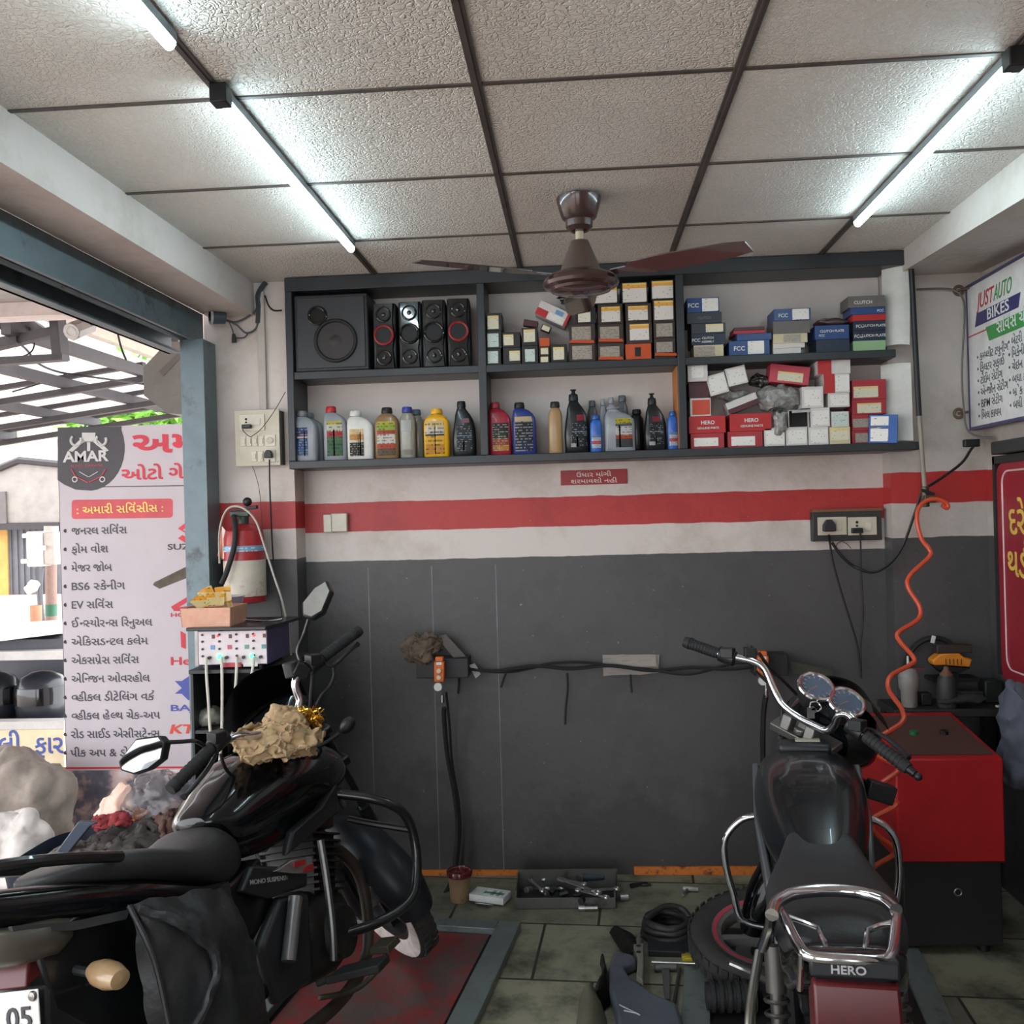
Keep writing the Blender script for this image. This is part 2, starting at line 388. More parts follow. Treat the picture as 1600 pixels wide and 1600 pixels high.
# floor: worn grey green stone slabs with dark joints
def floor_mat():
    m = bpy.data.materials.new('stone slabs'); m.use_nodes = True; t = NT(m); b = t.n['Principled BSDF']
    tc = t.add('ShaderNodeTexCoord'); mp = t.add('ShaderNodeMapping'); mp.inputs['Rotation'].default_value = (0, 0, R(4)); mp.inputs['Location'].default_value = (.22, .31, 0); t.link(tc.outputs['Object'], mp.inputs[0])
    br = t.add('ShaderNodeTexBrick', offset=.35); t.link(mp.outputs[0], br.inputs['Vector'])
    br.inputs['Color1'].default_value = lin((140, 137, 116)); br.inputs['Color2'].default_value = lin((104, 103, 90)); br.inputs['Mortar'].default_value = lin((38, 36, 32))
    br.inputs['Scale'].default_value = 1; br.inputs['Mortar Size'].default_value = .006; br.inputs['Mortar Smooth'].default_value = .3; br.inputs['Brick Width'].default_value = .58; br.inputs['Row Height'].default_value = .44
    n = t.add('ShaderNodeTexNoise', i_Scale=4.0, i_Detail=9.0, i_Roughness=.7); t.link(tc.outputs['Object'], n.inputs['Vector'])
    c = t.add('ShaderNodeValToRGB'); c.color_ramp.elements[0].position = .45; c.color_ramp.elements[1].position = .68; t.link(n.outputs[0], c.inputs[0])
    mx = t.add('ShaderNodeMix', data_type='RGBA'); t.link(c.outputs[0], mx.inputs[0]); t.link(br.outputs[0], mx.inputs[6]); mx.inputs[7].default_value = lin((56, 54, 48))
    n2 = t.add('ShaderNodeTexNoise', i_Scale=13.0, i_Detail=9.0, i_Roughness=.8); t.link(tc.outputs['Object'], n2.inputs['Vector'])
    c2 = t.add('ShaderNodeValToRGB'); c2.color_ramp.elements[0].position = .62; c2.color_ramp.elements[1].position = .66; t.link(n2.outputs[0], c2.inputs[0])
    m2 = t.add('ShaderNodeMix', data_type='RGBA'); t.link(c2.outputs[0], m2.inputs[0]); t.link(mx.outputs[2], m2.inputs[6]); m2.inputs[7].default_value = lin((30, 29, 27))
    t.link(m2.outputs[2], b.inputs['Base Color']); b.inputs['Roughness'].default_value = .62
    bp = t.add('ShaderNodeBump', i_Strength=.35, i_Distance=.006); t.link(br.outputs['Fac'], bp.inputs['Height']); bp.invert = True; t.link(bp.outputs[0], b.inputs['Normal'])
    return m
struct('floor', MB().bx((-1.6, -2.3, -.1), (1.8, YB+.1, 0)), floor_mat())
struct('baseboard_back', MB().bx((-1.2, YB-.012, 0), (-.03, YB, .022)).bx((.2, YB-.014, 0), (.98, YB, .034)).crumple(.004, 30, 2), mat('orange paint on the skirting', (214, 122, 48), .6, dirt=(46, 36, 28), dscale=22, dthr=.53))
M_GROUND = mat('dusty outdoor paving', (202, 190, 182), .9, col2=(172, 158, 148), nscale=2, namt=.5)
struct('ground', MB().bx((-16, -12, -.16), (-1.6, 18, -.03)).bx((-1.6, -12, -.16), (8, -2.3, -.03)), M_GROUND)

# ceiling: embossed tiles in a T-bar grid
def ceil_mat():
    m = bpy.data.materials.new('embossed ceiling tile'); m.use_nodes = True; t = NT(m); b = t.n['Principled BSDF']
    tc = t.add('ShaderNodeTexCoord'); n = t.add('ShaderNodeTexNoise', i_Scale=42.0, i_Detail=2.0); t.link(tc.outputs['Object'], n.inputs['Vector'])
    ma = t.add('ShaderNodeMix', data_type='VECTOR'); ma.inputs[0].default_value = .035; t.link(tc.outputs['Object'], ma.inputs[4]); t.link(n.outputs['Color'], ma.inputs[5])
    v = t.add('ShaderNodeTexVoronoi', feature='DISTANCE_TO_EDGE', i_Scale=62.0); t.link(ma.outputs[1], v.inputs['Vector'])
    c = t.add('ShaderNodeValToRGB'); c.color_ramp.elements[0].position = .0; c.color_ramp.elements[1].position = .16; t.link(v.outputs['Distance'], c.inputs[0])
    bp = t.add('ShaderNodeBump', i_Strength=.55, i_Distance=.012); t.link(c.outputs[0], bp.inputs['Height']); t.link(bp.outputs[0], b.inputs['Normal'])
    n2 = t.add('ShaderNodeTexNoise', i_Scale=1.6, i_Detail=7.0, i_Roughness=.7); t.link(tc.outputs['Object'], n2.inputs['Vector'])
    c2 = t.add('ShaderNodeValToRGB'); c2.color_ramp.elements[0].position = .35; c2.color_ramp.elements[1].position = .65; c2.color_ramp.elements[0].color = lin((220, 213, 205)); c2.color_ramp.elements[1].color = lin((232, 226, 219)); t.link(n2.outputs[0], c2.inputs[0])
    t.link(c2.outputs[0], b.inputs['Base Color']); b.inputs['Roughness'].default_value = .6; return m
struct('ceiling', MB().bx((-1.58, -2.3, ZC), (1.8, YB+.1, ZC+.08)), ceil_mat())
M_TBAR = mat('ceiling grid metal', (96, 88, 84), .5, .2, dirt=(58, 52, 48), dscale=9)
k = 0
TX = [-.82, -.21, .40, 1.01]; TY = [2.2556+.61*j for j in range(-7, 4)]
for x in TX:
    k += 1; struct('trim_%d' % k, MB().bx((x-.012, -2.2, ZC-.006), (x+.012, YB-.2, ZC+.001)).bx((x-.003, -2.2, ZC-.009), (x+.003, YB-.2, ZC-.005)), M_TBAR)
for y in TY:
    k += 1; mb = MB(); xs = [XL]+TX+[XR]
    for a, b_ in zip(xs[:-1], xs[1:]): mb.bx((a+(.0125 if a != XL else 0), y-.007, ZC-.004), (b_-(.0125 if b_ != XR else 0), y+.007, ZC+.001))
    struct('trim_%d' % k, mb, M_TBAR)

# rolling-shutter opening on the left: header channel and guide
M_SHUT = mat('blue grey shutter steel', (104, 118, 124), .42, .3, dirt=(66, 70, 72), dscale=6)
d1 = struct('door_1', MB().bx((-1.70, -1.3, 2.36), (-1.565, 3.96, 2.45)), M_SHUT)
MB().bx((-1.575, -1.3, 2.325), (-1.56, 3.96, 2.45)).cyl((-1.62, -1.3, 2.345), (-1.62, 3.96, 2.345), .018, seg=10).build('header_lip', M_SHUT, d1)
MB().bx((-1.715, -1.3, 2.29), (-1.70, 3.96, 2.45)).bx((-1.715, -1.3, 2.29), (-1.66, 3.96, 2.30)).build('outer_lip', M_SHUT, d1)
MB().bx((-1.612, 3.865, 0), (-1.525, 3.875, 2.33)).bx((-1.612, 3.875, 0), (-1.60, 4.0, 2.33)).bx((-1.535, 3.875, 0), (-1.525, 4.0, 2.33)).bx((-1.625, 3.87, 0), (-1.613, 3.93, 2.33)).build('guide_rail', M_SHUT, d1)

# ------------------------------------------------------------------ lamps
M_TUBE = mat('lit tube', (208, 237, 245), .4, emit=TUBE_POWER)
M_BLK = mat('black plastic', (26, 27, 29), .45)
M_HOUS = mat('grey lamp housing', (120, 128, 134), .4, .3)
def tube_light(x, y0, y1, label):
    t = thing('tube_light', label, 'light', (x, y0, ZC-.045), 0, 'LED tube lights along the ceiling bars')
    L = y1-y0; z = .038
    MB().bx((-.013, .0, z-.026), (.013, L, z-.002)).build('housing', M_HOUS, t)
    MB().bx((-.02, -.012, z-.046), (.02, .03, z-.001)).build('end_cap', M_BLK, t, bev=.003)
    MB().bx((-.014, L-.008, z-.03), (.014, L, z-.002)).build('end_cap', M_HOUS, t, bev=.002)
    mb = MB(); secs = []
    for y in (.03, L-.008): secs.append([V((.0135*cos(a), y, z-.026-.016*sin(a))) for a in (pi*q/8 for q in range(9))]+[V((-.0135, y, z-.024)), V((.0135, y, z-.024))])
    mb.loft(secs).build('diffuser', M_TUBE, t)
tube_light(-.80, 2.165, 3.465, 'lit white tube on left of ceiling, running back toward the speaker box')
tube_light(-.81, .75, 1.925, 'lit white tube at the top left corner of the photo, nearest the camera')
tube_light(1.005, 2.215, 3.44, 'lit white tube on the right of the ceiling above the charging board wall')

# ceiling fan
M_FAN = mat('dark brown enamel', (74, 52, 50), .25, .1, coat=.4)
fc = V((.03, 3.09, ZC))
t = thing('ceiling_fan', 'dark brown ceiling fan on short rod in front of the wall shelf', 'fan', fc)
MB().lathe([(.045, 0), (.073, -.012), (.07, -.03), (.056, -.075), (.045, -.085), (.043, -.105), (.03, -.118), (.012, -.12)]).build('canopy', M_FAN, t)
MB().cyl((0, 0, -.11), (0, 0, -.16), .013).build('down_rod', mat('cream paint', (206, 190, 160), .5), t)
MB().lathe([(.018, -.147), (.028, -.15), (.034, -.165), (.05, -.205), (.062, -.235), (.066, -.25)]).build('upper_cover', mat('dusty brown enamel', (92, 74, 68), .45), t)
MB().lathe([(.05, -.246), (.075, -.25), (.105, -.262), (.118, -.275), (.122, -.286), (.118, -.296), (.1, -.302), (.096, -.31), (.07, -.318), (.02, -.322), (.001, -.322)], seg=40).build('motor', M_FAN, t)
for i in range(3):
    a = R(90+120*i); mb = MB(); secs = []
    for r_, w in ((.115, .018), (.17, .022), (.2, .05), (.32, .058), (.5, .05), (.56, .035)):
        secs.append([V((r_, -w, .004+w*.16)), V((r_, w, .004-w*.16)), V((r_, w, -w*.16)), V((r_, -w, w*.16))])
    mb.loft(secs).xf(Matrix.Translation((0, 0, -.268)) @ Matrix.Rotation(a, 4, 'Z')); mb.build('blade', M_FAN, t)
# ------------------------------------------------------------------ wall shelf and what stands on it
M_SHELF = mat('dark grey laminate', (50, 54, 58), .4, col2=(38, 40, 42), nscale=5)
M_PANEL = mat('white back panel', (212, 204, 199), .6, col2=(188, 178, 172), nscale=3, namt=.7)
SX0, D1, D2, SX1 = -1.203, (-.394, -.361), (.423, .455), 1.294
SZ = {'top': (2.53, 2.588), 'mid': (2.16, 2.192), 'bot': (1.785, 1.818)}
YS1 = YB-.004
sh = thing('parts_shelf', 'long black two-tier wall shelf in three bays, full of oil bottles and boxes', 'shelf', (.04, SF, 1.785))
W = dict(world=True)
MB().bx((SX0, SF, SZ['top'][0]), (1.36, YPR-.004, SZ['top'][1])).bx((SX0, YPR-.01, SZ['top'][0]), (SX1, YS1, SZ['top'][1])).build('top_board', M_SHELF, sh, bev=.003, **W)
MB().bx((SX0+.03, SF+.004, SZ['mid'][0]), (SX1, YS1-.012, SZ['mid'][1])).build('middle_board', M_SHELF, sh, bev=.003, **W)
MB().bx((SX0, SF, SZ['bot'][0]), (1.375, YPR-.004, SZ['bot'][1])).bx((SX0, YPR-.01, SZ['bot'][0]), (SX1, YS1, SZ['bot'][1])).build('bottom_board', M_SHELF, sh, bev=.003, **W)
MB().bx((SX0, SF, SZ['bot'][1]), (SX0+.03, YS1-.012, SZ['top'][0])).build('side_board', M_SHELF, sh, bev=.003, **W)
for d in (D1, D2): MB().bx((d[0], SF, SZ['bot'][1]), (d[1], YS1-.012, SZ['top'][0])).build('divider', M_SHELF, sh, bev=.003, **W)
MB().bx((D2[0]-.003, SF+.02, SZ['bot'][1]), (D2[0]+.0005, YS1-.014, SZ['mid'][0])).build('bare_edge', mat('raw orange wood', (196, 124, 62), .6), sh, **W)
tag(sh.children[-1], 'bare orange wood face of divider', '') ; del sh.children[-1]['category']
MB().bx((SX0, YS1-.012, SZ['bot'][0]), (SX1, YS1, SZ['top'][0])).build('back_panel', M_PANEL, sh, **W)
ZM, ZB = SZ['mid'][1]+.0006, SZ['bot'][1]+.0006

# speakers
M_SPK = mat('charcoal vinyl', (46, 47, 50), .5); M_CONE = mat('speaker cone', (22, 22, 24), .6); M_GLOSS = mat('gloss black', (18, 18, 20), .12, coat=.5)
M_CHROME = mat('chrome', (225, 226, 230), .12, 1, col2=(190, 190, 194)); M_STEEL = mat('worn steel', (150, 150, 150), .35, .9, col2=(112, 110, 106))
a = atY(452, 575, 3.965); b = atY(571, 575, 3.965)
x0, x1 = SX0+.034, -.855; y0 = SF+.015; zt = 2.515
t = thing('subwoofer', 'big charcoal subwoofer box filling left end of upper shelf', 'speaker', ((x0+x1)/2, y0, ZM))
w = x1-x0; h = zt-ZM
MB().bx((-w/2, 0, 0), (w/2, .17, h)).build('cabinet', M_SPK, t, bev=.006)
MB().bx((-w/2+.012, -.006, .012), (w/2-.012, .001, h-.012)).build('front_baffle', mat('charcoal baffle', (52, 53, 57), .45), t, bev=.003)
MB().torus((-.055, -.008, h-.09), .036, .006, (0, 1, 0)).lathe([(.034, -.0075), (.03, .03), (.001, .03)], (-.055, 0, h-.09), (0, 1, 0)).build('bass_port', M_GLOSS, t)
MB().torus((.02, -.009, .125), .085, .008, (0, 1, 0)).build('cone_surround', M_CONE, t)
MB().lathe([(.08, -.008), (.05, -.006), (.03, -.006), (.018, -.012), (.001, -.014)], (.02, 0, .125), (0, 1, 0), 32).build('cone', mat('dark brown cone', (48, 42, 42), .55), t)
M_RING = mat('red ring', (150, 40, 44), .3)
def tower(px0, px1, pt, label, red, rz):
    a = atY(px0, 560, SF+.03); b = atY(px1, 560, SF+.03); zt = atY((px0+px1)/2, pt, SF+.03).z; w = b.x-a.x-.002; h = zt-ZM
    t = thing('tower_speaker', label, 'speaker', ((a.x+b.x)/2, SF+.03, ZM), rz, 'black satellite speakers on the upper shelf')
    MB().hexa([(-w/2, 0, 0), (w/2, 0, 0), (w/2, .12, 0), (-w/2, .12, 0), (-w/2, .0, h), (w/2, .0, h), (w/2, .12, h), (-w/2, .12, h)]).build('cabinet', M_SPK, t, bev=.006)
    mb = MB(); secs = []
    for z, q in ((.004, .92), (h*.3, .78), (h*.5, .95), (h*.72, .8), (h-.004, .9)): secs.append([V((-w/2*q, .001, z)), V((-w/2*q*.9, -.014, z)), V((w/2*q*.9, -.014, z)), V((w/2*q, .001, z))])
    mb.loft(secs).build('front_baffle', M_GLOSS, t)
    for zz in (h*.17, h*.82):
        MB().torus((0, -.0155, zz), w*.29, .005, (0, 1, 0), 24, 8).lathe([(w*.29, -.014), (w*.2, -.008), (w*.12, -.008), (w*.08, -.02), (.001, -.022)], (0, -.004, zz), (0, 1, 0), 20).build('small_driver', M_GLOSS, t)
    MB().torus((0, -.017, h*.51), w*.4, .0055, (0, 1, 0), 28, 8).build('driver_ring', M_RING if red else M_GLOSS, t)
    MB().lathe([(w*.38, -.014), (w*.2, -.01), (.001, -.009)], (0, -.003, h*.51), (0, 1, 0), 24).build('main_driver', M_CONE, t)
tower(584, 620, 474, 'leftmost black tower speaker, red ring, next to the subwoofer', True, 0)
tower(624, 660, 471, 'second black tower speaker from the subwoofer, with plain black rings', False, 0)
tower(661, 698, 468, 'third black tower speaker from the subwoofer, glossy with light streak at left edge', False, .06)
tower(700, 736, 466, 'rightmost black tower speaker with bright red ring beside the divider', True, .06)

# ---- bottles
def supersec(z, cx, hw, hd, n=20, e=.5):
    r = []
    for k in range(n):
        a = 2*pi*k/n; c_, s_ = cos(a), sin(a)
        r.append(V((cx+hw*math.copysign(abs(c_)**e, c_), hd*math.copysign(abs(s_)**e, s_), z)))
    return r
def bottle(name, label, px0, px1, pt, pb, body, cap, lab=None, style='jug', Y=SF+.07, group=None, d=None, labbox=(.08, .62, .1, .9), emblem=None, rz=0, caph=None, text=None, cat='bottle'):
    a = atY(px0, (pt+pb)/2, Y); b = atY(px1, (pt+pb)/2, Y); zt = atY((px0+px1)/2, pt, Y).z
    w = b.x-a.x; h = zt-ZB; d = d or min(w*.62, .075); hw, hd = w/2, d/2
    t = thing(name, label, cat, ((a.x+b.x)/2, Y, ZB), rz, group)
    ch = caph or .11*h
    if style == 'jug':      # neck to the left, right shoulder slanting
        nx = -hw*.38; nr = hw*.40
        S = [(0, 0, .94, .92), (.015, 0, 1, 1), (.60, 0, 1, 1), (.70, -.03, .97, .97), (.78, -.12, .85, .9), (.84, -.25, .66, .75), (.875, -.36, .46, .55)]
    elif style == 'round':
        nx = 0; nr = hw*.42
        S = [(0, 0, .94, .92), (.015, 0, 1, 1), (.68, 0, 1, 1), (.76, 0, .93, .95), (.83, 0, .72, .8), (.87, 0, .46, .6)]
    elif style == 'slant':  # tall body leaning to a neck at left of centre
        nx = -hw*.2; nr = hw*.34
        S = [(0, .02, .9, .9), (.02, .02, .96, 1), (.3, .0, .98, 1), (.5, .02, .92, .98), (.66, 0, .78, .9), (.76, -.1, .62, .78), (.84, -.18, .42, .6), (.87, -.2, .36, .5)]
    else:                   # slim bottle
        nx = 0; nr = hw*.62
        S = [(0, 0, .92, .92), (.02, 0, 1, 1), (.72, 0, 1, 1), (.80, 0, .9, .92), (.86, 0, .66, .7)]
    secs = [supersec(z*h, cx*hw, q*hw, r_*hd, e=.42 if style != 'slim' else .8) for z, cx, q, r_ in S]
    secs.append(supersec((1-ch/h-.005)*h, nx, nr*.95, min(nr*.95, hd*.6), e=1))
    MB().loft(secs).build('body', body, t, ang=50)
    mb = MB(); mb.lathe([(nr*1.08, h-ch), (nr*1.12, h-ch+.003), (nr*1.05, h-.004), (nr*.9, h), (.001, h)], (nx, 0, 0), seg=22)
    if style == 'slant' and caph: mb.lathe([(nr*.6, h-.002), (nr*.35, h+.012), (nr*.7, h+.016), (nr*.7, h+.02), (.001, h+.02)], (nx, 0, 0), seg=16)
    mb.build('cap', cap, t)
    def patch(nm, m, z0, z1, u0, u1, off):
        def at(u, v):
            z = (z0+(z1-z0)*v); i = 0
            while i < len(S)-2 and S[i+1][0] < z: i += 1
            q = (z-S[i][0])/(S[i+1][0]-S[i][0]); cx = S[i][1]+(S[i+1][1]-S[i][1])*q; ww = S[i][2]+(S[i+1][2]-S[i][2])*q; dd = S[i][3]+(S[i+1][3]-S[i][3])*q
            xx = -1+2*(u0+(u1-u0)*u); e = .42 if style != 'slim' else .8
            yy = -(max(0, 1-abs(xx)**(2/e)))**(e/2)
            return V((cx*hw+xx*ww*hw, yy*dd*hd-off, z*h))
        g = MB().grid(at, 10, 8); bmesh.ops.solidify(g.bm, geom=g.bm.faces[:], thickness=.0008)
        return g.build(nm, m, t, ang=50)
    if lab: patch('front_label', lab, labbox[0], labbox[1], labbox[2], labbox[3], .0012)
    if emblem:
        for em in emblem: patch(em[0], em[1], *em[2:], .0024)
    if text:
        for tx, sz, zz, mm in text:
            q = MB(); lettering(tx, sz, plane_m((0, -hd-.0035, zz*h), (1, 0, 0), (0, 0, 1)), .0006, .02, q, 'C', None); q.build('lettering', mm, t)
    return t
PL = lambda n, c, r=.35, **k: mat(n, c, r, coat=.2, **k)
GREYB = PL('silver grey plastic', (148, 152, 158)); WHT = mat('white plastic', (222, 220, 214), .4); BLKB = PL('black bottle plastic', (28, 30, 33), .3)
M_WHITEINK = mat('white print', (226, 226, 224), .5); M_REDINK = mat('red print', (184, 40, 48), .5); M_DARKINK = mat('dark print', (48, 46, 54), .5)
lb_blue = bands('blue oil label', [(0, (60, 96, 140)), (.25, (44, 84, 150)), (.55, (30, 50, 110)), (.62, (210, 210, 215)), (.68, (170, 40, 50)), (.72, (40, 60, 120))], ink=(190, 200, 215), lines=11)
lb_green = bands('green and red oil label', [(0, (60, 110, 70)), (.45, (72, 122, 70)), (.55, (196, 44, 48)), (.70, (226, 222, 200)), (.9, (214, 200, 80))], lines=10)
lb_dark = bands('orange and black label', [(0, (30, 28, 28)), (.5, (230, 226, 215)), (.58, (214, 150, 70)), (.8, (236, 214, 160))], ink=(210, 190, 150))
lb_gold = bands('cream roundel label', [(0, (110, 84, 56)), (.2, (206, 74, 48)), (.34, (236, 230, 218)), (.62, (196, 80, 50)), (.74, (172, 196, 60)), (.9, (206, 196, 60))], lines=12)
lb_adv = bands('yellow sport label', [(0, (214, 150, 30)), (.3, (240, 190, 40)), (.55, (60, 50, 44)), (.6, (232, 224, 210)), (.82, (240, 214, 150))], lines=8)
lb_red = bands('dark sport label', [(0, (214, 150, 50)), (.2, (180, 80, 50)), (.45, (50, 60, 44)), (.7, (36, 30, 34))], ink=(220, 220, 200))
lb_navy = bands('navy label', [(0, (30, 38, 70)), (.3, (24, 26, 36)), (.86, (226, 196, 140))], ink=(200, 200, 200), inkamt=.56)
lb_val = bands('black label with print', [(0, (34, 36, 40)), (.5, (32, 34, 38)), (.56, (120, 150, 170)), (.6, (34, 36, 40))], ink=(200, 205, 210), inkamt=.46, lines=12)
lb_coolant = bands('pale coolant label', [(0, (206, 214, 224)), (.3, (214, 90, 100)), (.55, (216, 222, 230)), (.8, (120, 160, 210))], lines=10)
lb_grey = bands('grey roundel label', [(0, (74, 74, 80)), (.3, (208, 90, 50)), (.42, (226, 224, 222)), (.72, (110, 110, 116)), (.82, (214, 196, 60))], lines=12)
M_EMBW = mat('white sticker', (224, 224, 222), .5)

bottle('oil_bottle', 'silver grey bottle with blue label, first on lower shelf from the left', 462, 497, 642, 720, GREYB, mat('grey cap', (120, 124, 130), .4), lb_blue, 'jug', SF+.05, labbox=(.1, .66, .08, .62))
bottle('oil_bottle', 'silver grey bottle standing half hidden behind the first bottle with blue label', 474, 507, 645, 719, GREYB, mat('grey cap', (120, 124, 130)), None, 'jug', SF+.135)
bottle('oil_bottle', 'grey bottle with red cap and green and red label', 507, 543, 635, 719, GREYB, mat('red cap', (190, 38, 46), .4), lb_green, 'jug', SF+.07, labbox=(.08, .72, .18, .86))
bottle('oil_bottle', 'white bottle with black and orange motorcycle label', 544, 585, 642, 719, WHT, WHT, lb_dark, 'jug', SF+.07, labbox=(.07, .62, .12, .66))
bottle('oil_bottle', 'bronze bottle with black cap and white round label', 587, 624, 637, 718, PL('bronze plastic', (142, 112, 76)), M_BLK, lb_gold, 'round', SF+.06, labbox=(.06, .72, .12, .88))
bottle('oil_bottle', 'translucent grey bottle with dark blue cap in front of its twin', 625, 649, 636, 716, PL('smoky clear plastic', (150, 146, 134), .25), mat('royal blue cap', (52, 62, 150), .4), None, 'slim', SF+.055, emblem=[('side_label', M_EMBW, .52, .74, .12, .8), ('lower_label', mat('grey label', (170, 166, 158)), .06, .16, .15, .8)])
bottle('oil_bottle', 'translucent grey bottle with slate cap behind the dark blue capped one', 640, 662, 640, 716, PL('smoky clear plastic', (150, 146, 134)), mat('slate cap', (84, 96, 122), .4), None, 'slim', SF+.13)
bottle('oil_bottle', 'bright yellow bottle with yellow cap and motorcycle label', 663, 703, 639, 716, PL('yellow plastic', (234, 176, 28)), PL('yellow plastic', (234, 176, 28)), lb_adv, 'round', SF+.065, labbox=(.06, .74, .08, .82), text=[('ADVANCE', .0105, .49, M_DARKINK)])
bottle('oil_bottle', 'black slanted bottle at the right end of left bay, beside the divider', 707, 744, 627, 714, BLKB, M_BLK, lb_val, 'slant', SF+.075, labbox=(.1, .56, .2, .85), emblem=[('emblem', mat('red white blue emblem', (170, 120, 140)), .6, .68, .42, .8)])
bottle('oil_bottle', 'dark red bottle with dark label, first in the middle bay', 763, 799, 629, 713, PL('crimson plastic', (160, 36, 56)), PL('crimson plastic', (160, 36, 56)), lb_red, 'jug', SF+.065, labbox=(.08, .6, .2, .9))
bottle('oil_bottle', 'royal blue bottle with black cap and engine label', 801, 838, 629, 712, PL('royal blue plastic', (44, 60, 132)), M_BLK, lb_navy, 'jug', SF+.065, labbox=(.06, .72, .12, .86))
bottle('oil_bottle', 'slim tan bottle with black cap, no label', 857, 879, 628, 711, PL('tan plastic', (168, 134, 90)), M_BLK, None, 'slim', SF+.06)
bottle('oil_bottle', 'large black slanted bottle with spout cap left of small blue bottle', 881, 921, 616, 709, BLKB, M_BLK, lb_val, 'slant', SF+.085, labbox=(.12, .52, .3, .9), emblem=[('emblem', mat('red v emblem', (176, 60, 72)), .54, .64, .5, .85), ('code_sticker', M_EMBW, .1, .16, .25, .55)], caph=.028)
bottle('oil_bottle', 'grey capped bottle hidden behind the left small blue bottle', 918, 934, 626, 708, PL('dark grey plastic', (92, 94, 98)), PL('dark grey plastic', (92, 94, 98)), None, 'slim', SF+.165)
bottle('coolant_bottle', 'small bright blue bottle beside the large black bottle, middle bay', 922, 941, 649, 709, PL('bright blue plastic', (44, 98, 186)), PL('blue cap', (38, 82, 160)), lb_coolant, 'slim', SF+.035, labbox=(.1, .46, .12, .88), cat='bottle')
bottle('oil_bottle', 'silver bottle behind the grey jug, left of its twin', 937, 948, 624, 707, GREYB, PL('silver cap', (160, 164, 166)), None, 'slim', SF+.165)
bottle('oil_bottle', 'silver bottle behind the grey jug, right of its twin', 949, 962, 621, 706, GREYB, PL('silver cap', (160, 164, 166)), None, 'slim', SF+.165)
bottle('oil_bottle', 'dark grey capped bottle standing behind the silver jug with round label', 964, 982, 618, 706, PL('dark grey plastic', (92, 94, 98)), PL('dark grey plastic', (92, 94, 98)), None, 'slim', SF+.165)
bottle('oil_bottle', 'wide silver jug with round white and orange label', 944, 992, 635, 708, GREYB, GREYB, lb_grey, 'jug', SF+.06, labbox=(.08, .72, .36, .9), caph=.012)
bottle('oil_bottle', 'black bottle half hidden behind the silver jug', 985, 1006, 640, 706, BLKB, M_BLK, None, 'slim', SF+.165)
bottle('oil_bottle', 'black slanted bottle with spout cap left of the right small blue bottle', 1005, 1041, 622, 706, BLKB, M_BLK, lb_val, 'slant', SF+.085, labbox=(.12, .52, .25, .85), emblem=[('emblem', mat('red v emblem', (176, 60, 72)), .54, .64, .35, .75), ('code_sticker', M_EMBW, .1, .17, .2, .5)], caph=.028)
bottle('coolant_bottle', 'small bright blue bottle at the right end of the middle bay', 1043, 1060, 643, 705, PL('bright blue plastic', (44, 98, 186)), PL('blue cap', (38, 82, 160)), lb_coolant, 'slim', SF+.045, labbox=(.1, .46, .12, .88), cat='bottle')

# ---- spare-part cartons
BOXM = {
 'black': mat('black carton', (36, 33, 33), .5), 'brown': mat('dark brown carton', (58, 46, 42), .55), 'orange': mat('orange carton', (206, 84, 38), .55),
 'blue': mat('blue carton', (44, 74, 130), .4), 'navy': mat('navy carton', (36, 46, 66), .4), 'dark': mat('slate carton', (58, 62, 68), .5), 'grey': mat('grey carton', (112, 106, 102), .55),
 'red': mat('red carton', (188, 44, 46), .45), 'crimson': mat('crimson carton', (172, 52, 60), .5), 'white': mat('white carton', (218, 212, 208), .5), 'cream': mat('cream carton', (212, 200, 164), .55),
 'bluemed': mat('cobalt carton', (44, 92, 168), .4), 'maroon': mat('maroon carton', (84, 44, 50), .5), 'green': mat('pale green carton', (150, 186, 140), .5), 'rose': mat('rose carton', (196, 70, 84), .45)}
LAB = {
 'orange': bands('parts label with orange head', [(0, (214, 206, 198)), (.72, (222, 160, 70)), (.9, (220, 190, 110))], lines=9, inkamt=.36),
 'cream': bands('cream parts label', [(0, (206, 200, 176)), (.8, (214, 190, 130))], lines=8, inkamt=.36),
 'white': bands('white parts label', [(0, (220, 216, 210))], lines=9, inkamt=.36),
 'dirty': bands('grimy parts label', [(0, (156, 146, 134))], lines=8, inkamt=.5, ink=(90, 80, 72)),
 'bluehead': bands('label with blue head', [(0, (216, 210, 190)), (.75, (110, 170, 200))], lines=8, inkamt=.36),
 'green': bands('greenish parts label', [(0, (186, 200, 192))], lines=8, inkamt=.4)}
PLACED = {'MT': [], 'RT': [], 'RB': []}; BASEZ = {'MT': ZM, 'RT': ZM, 'RB': ZB}
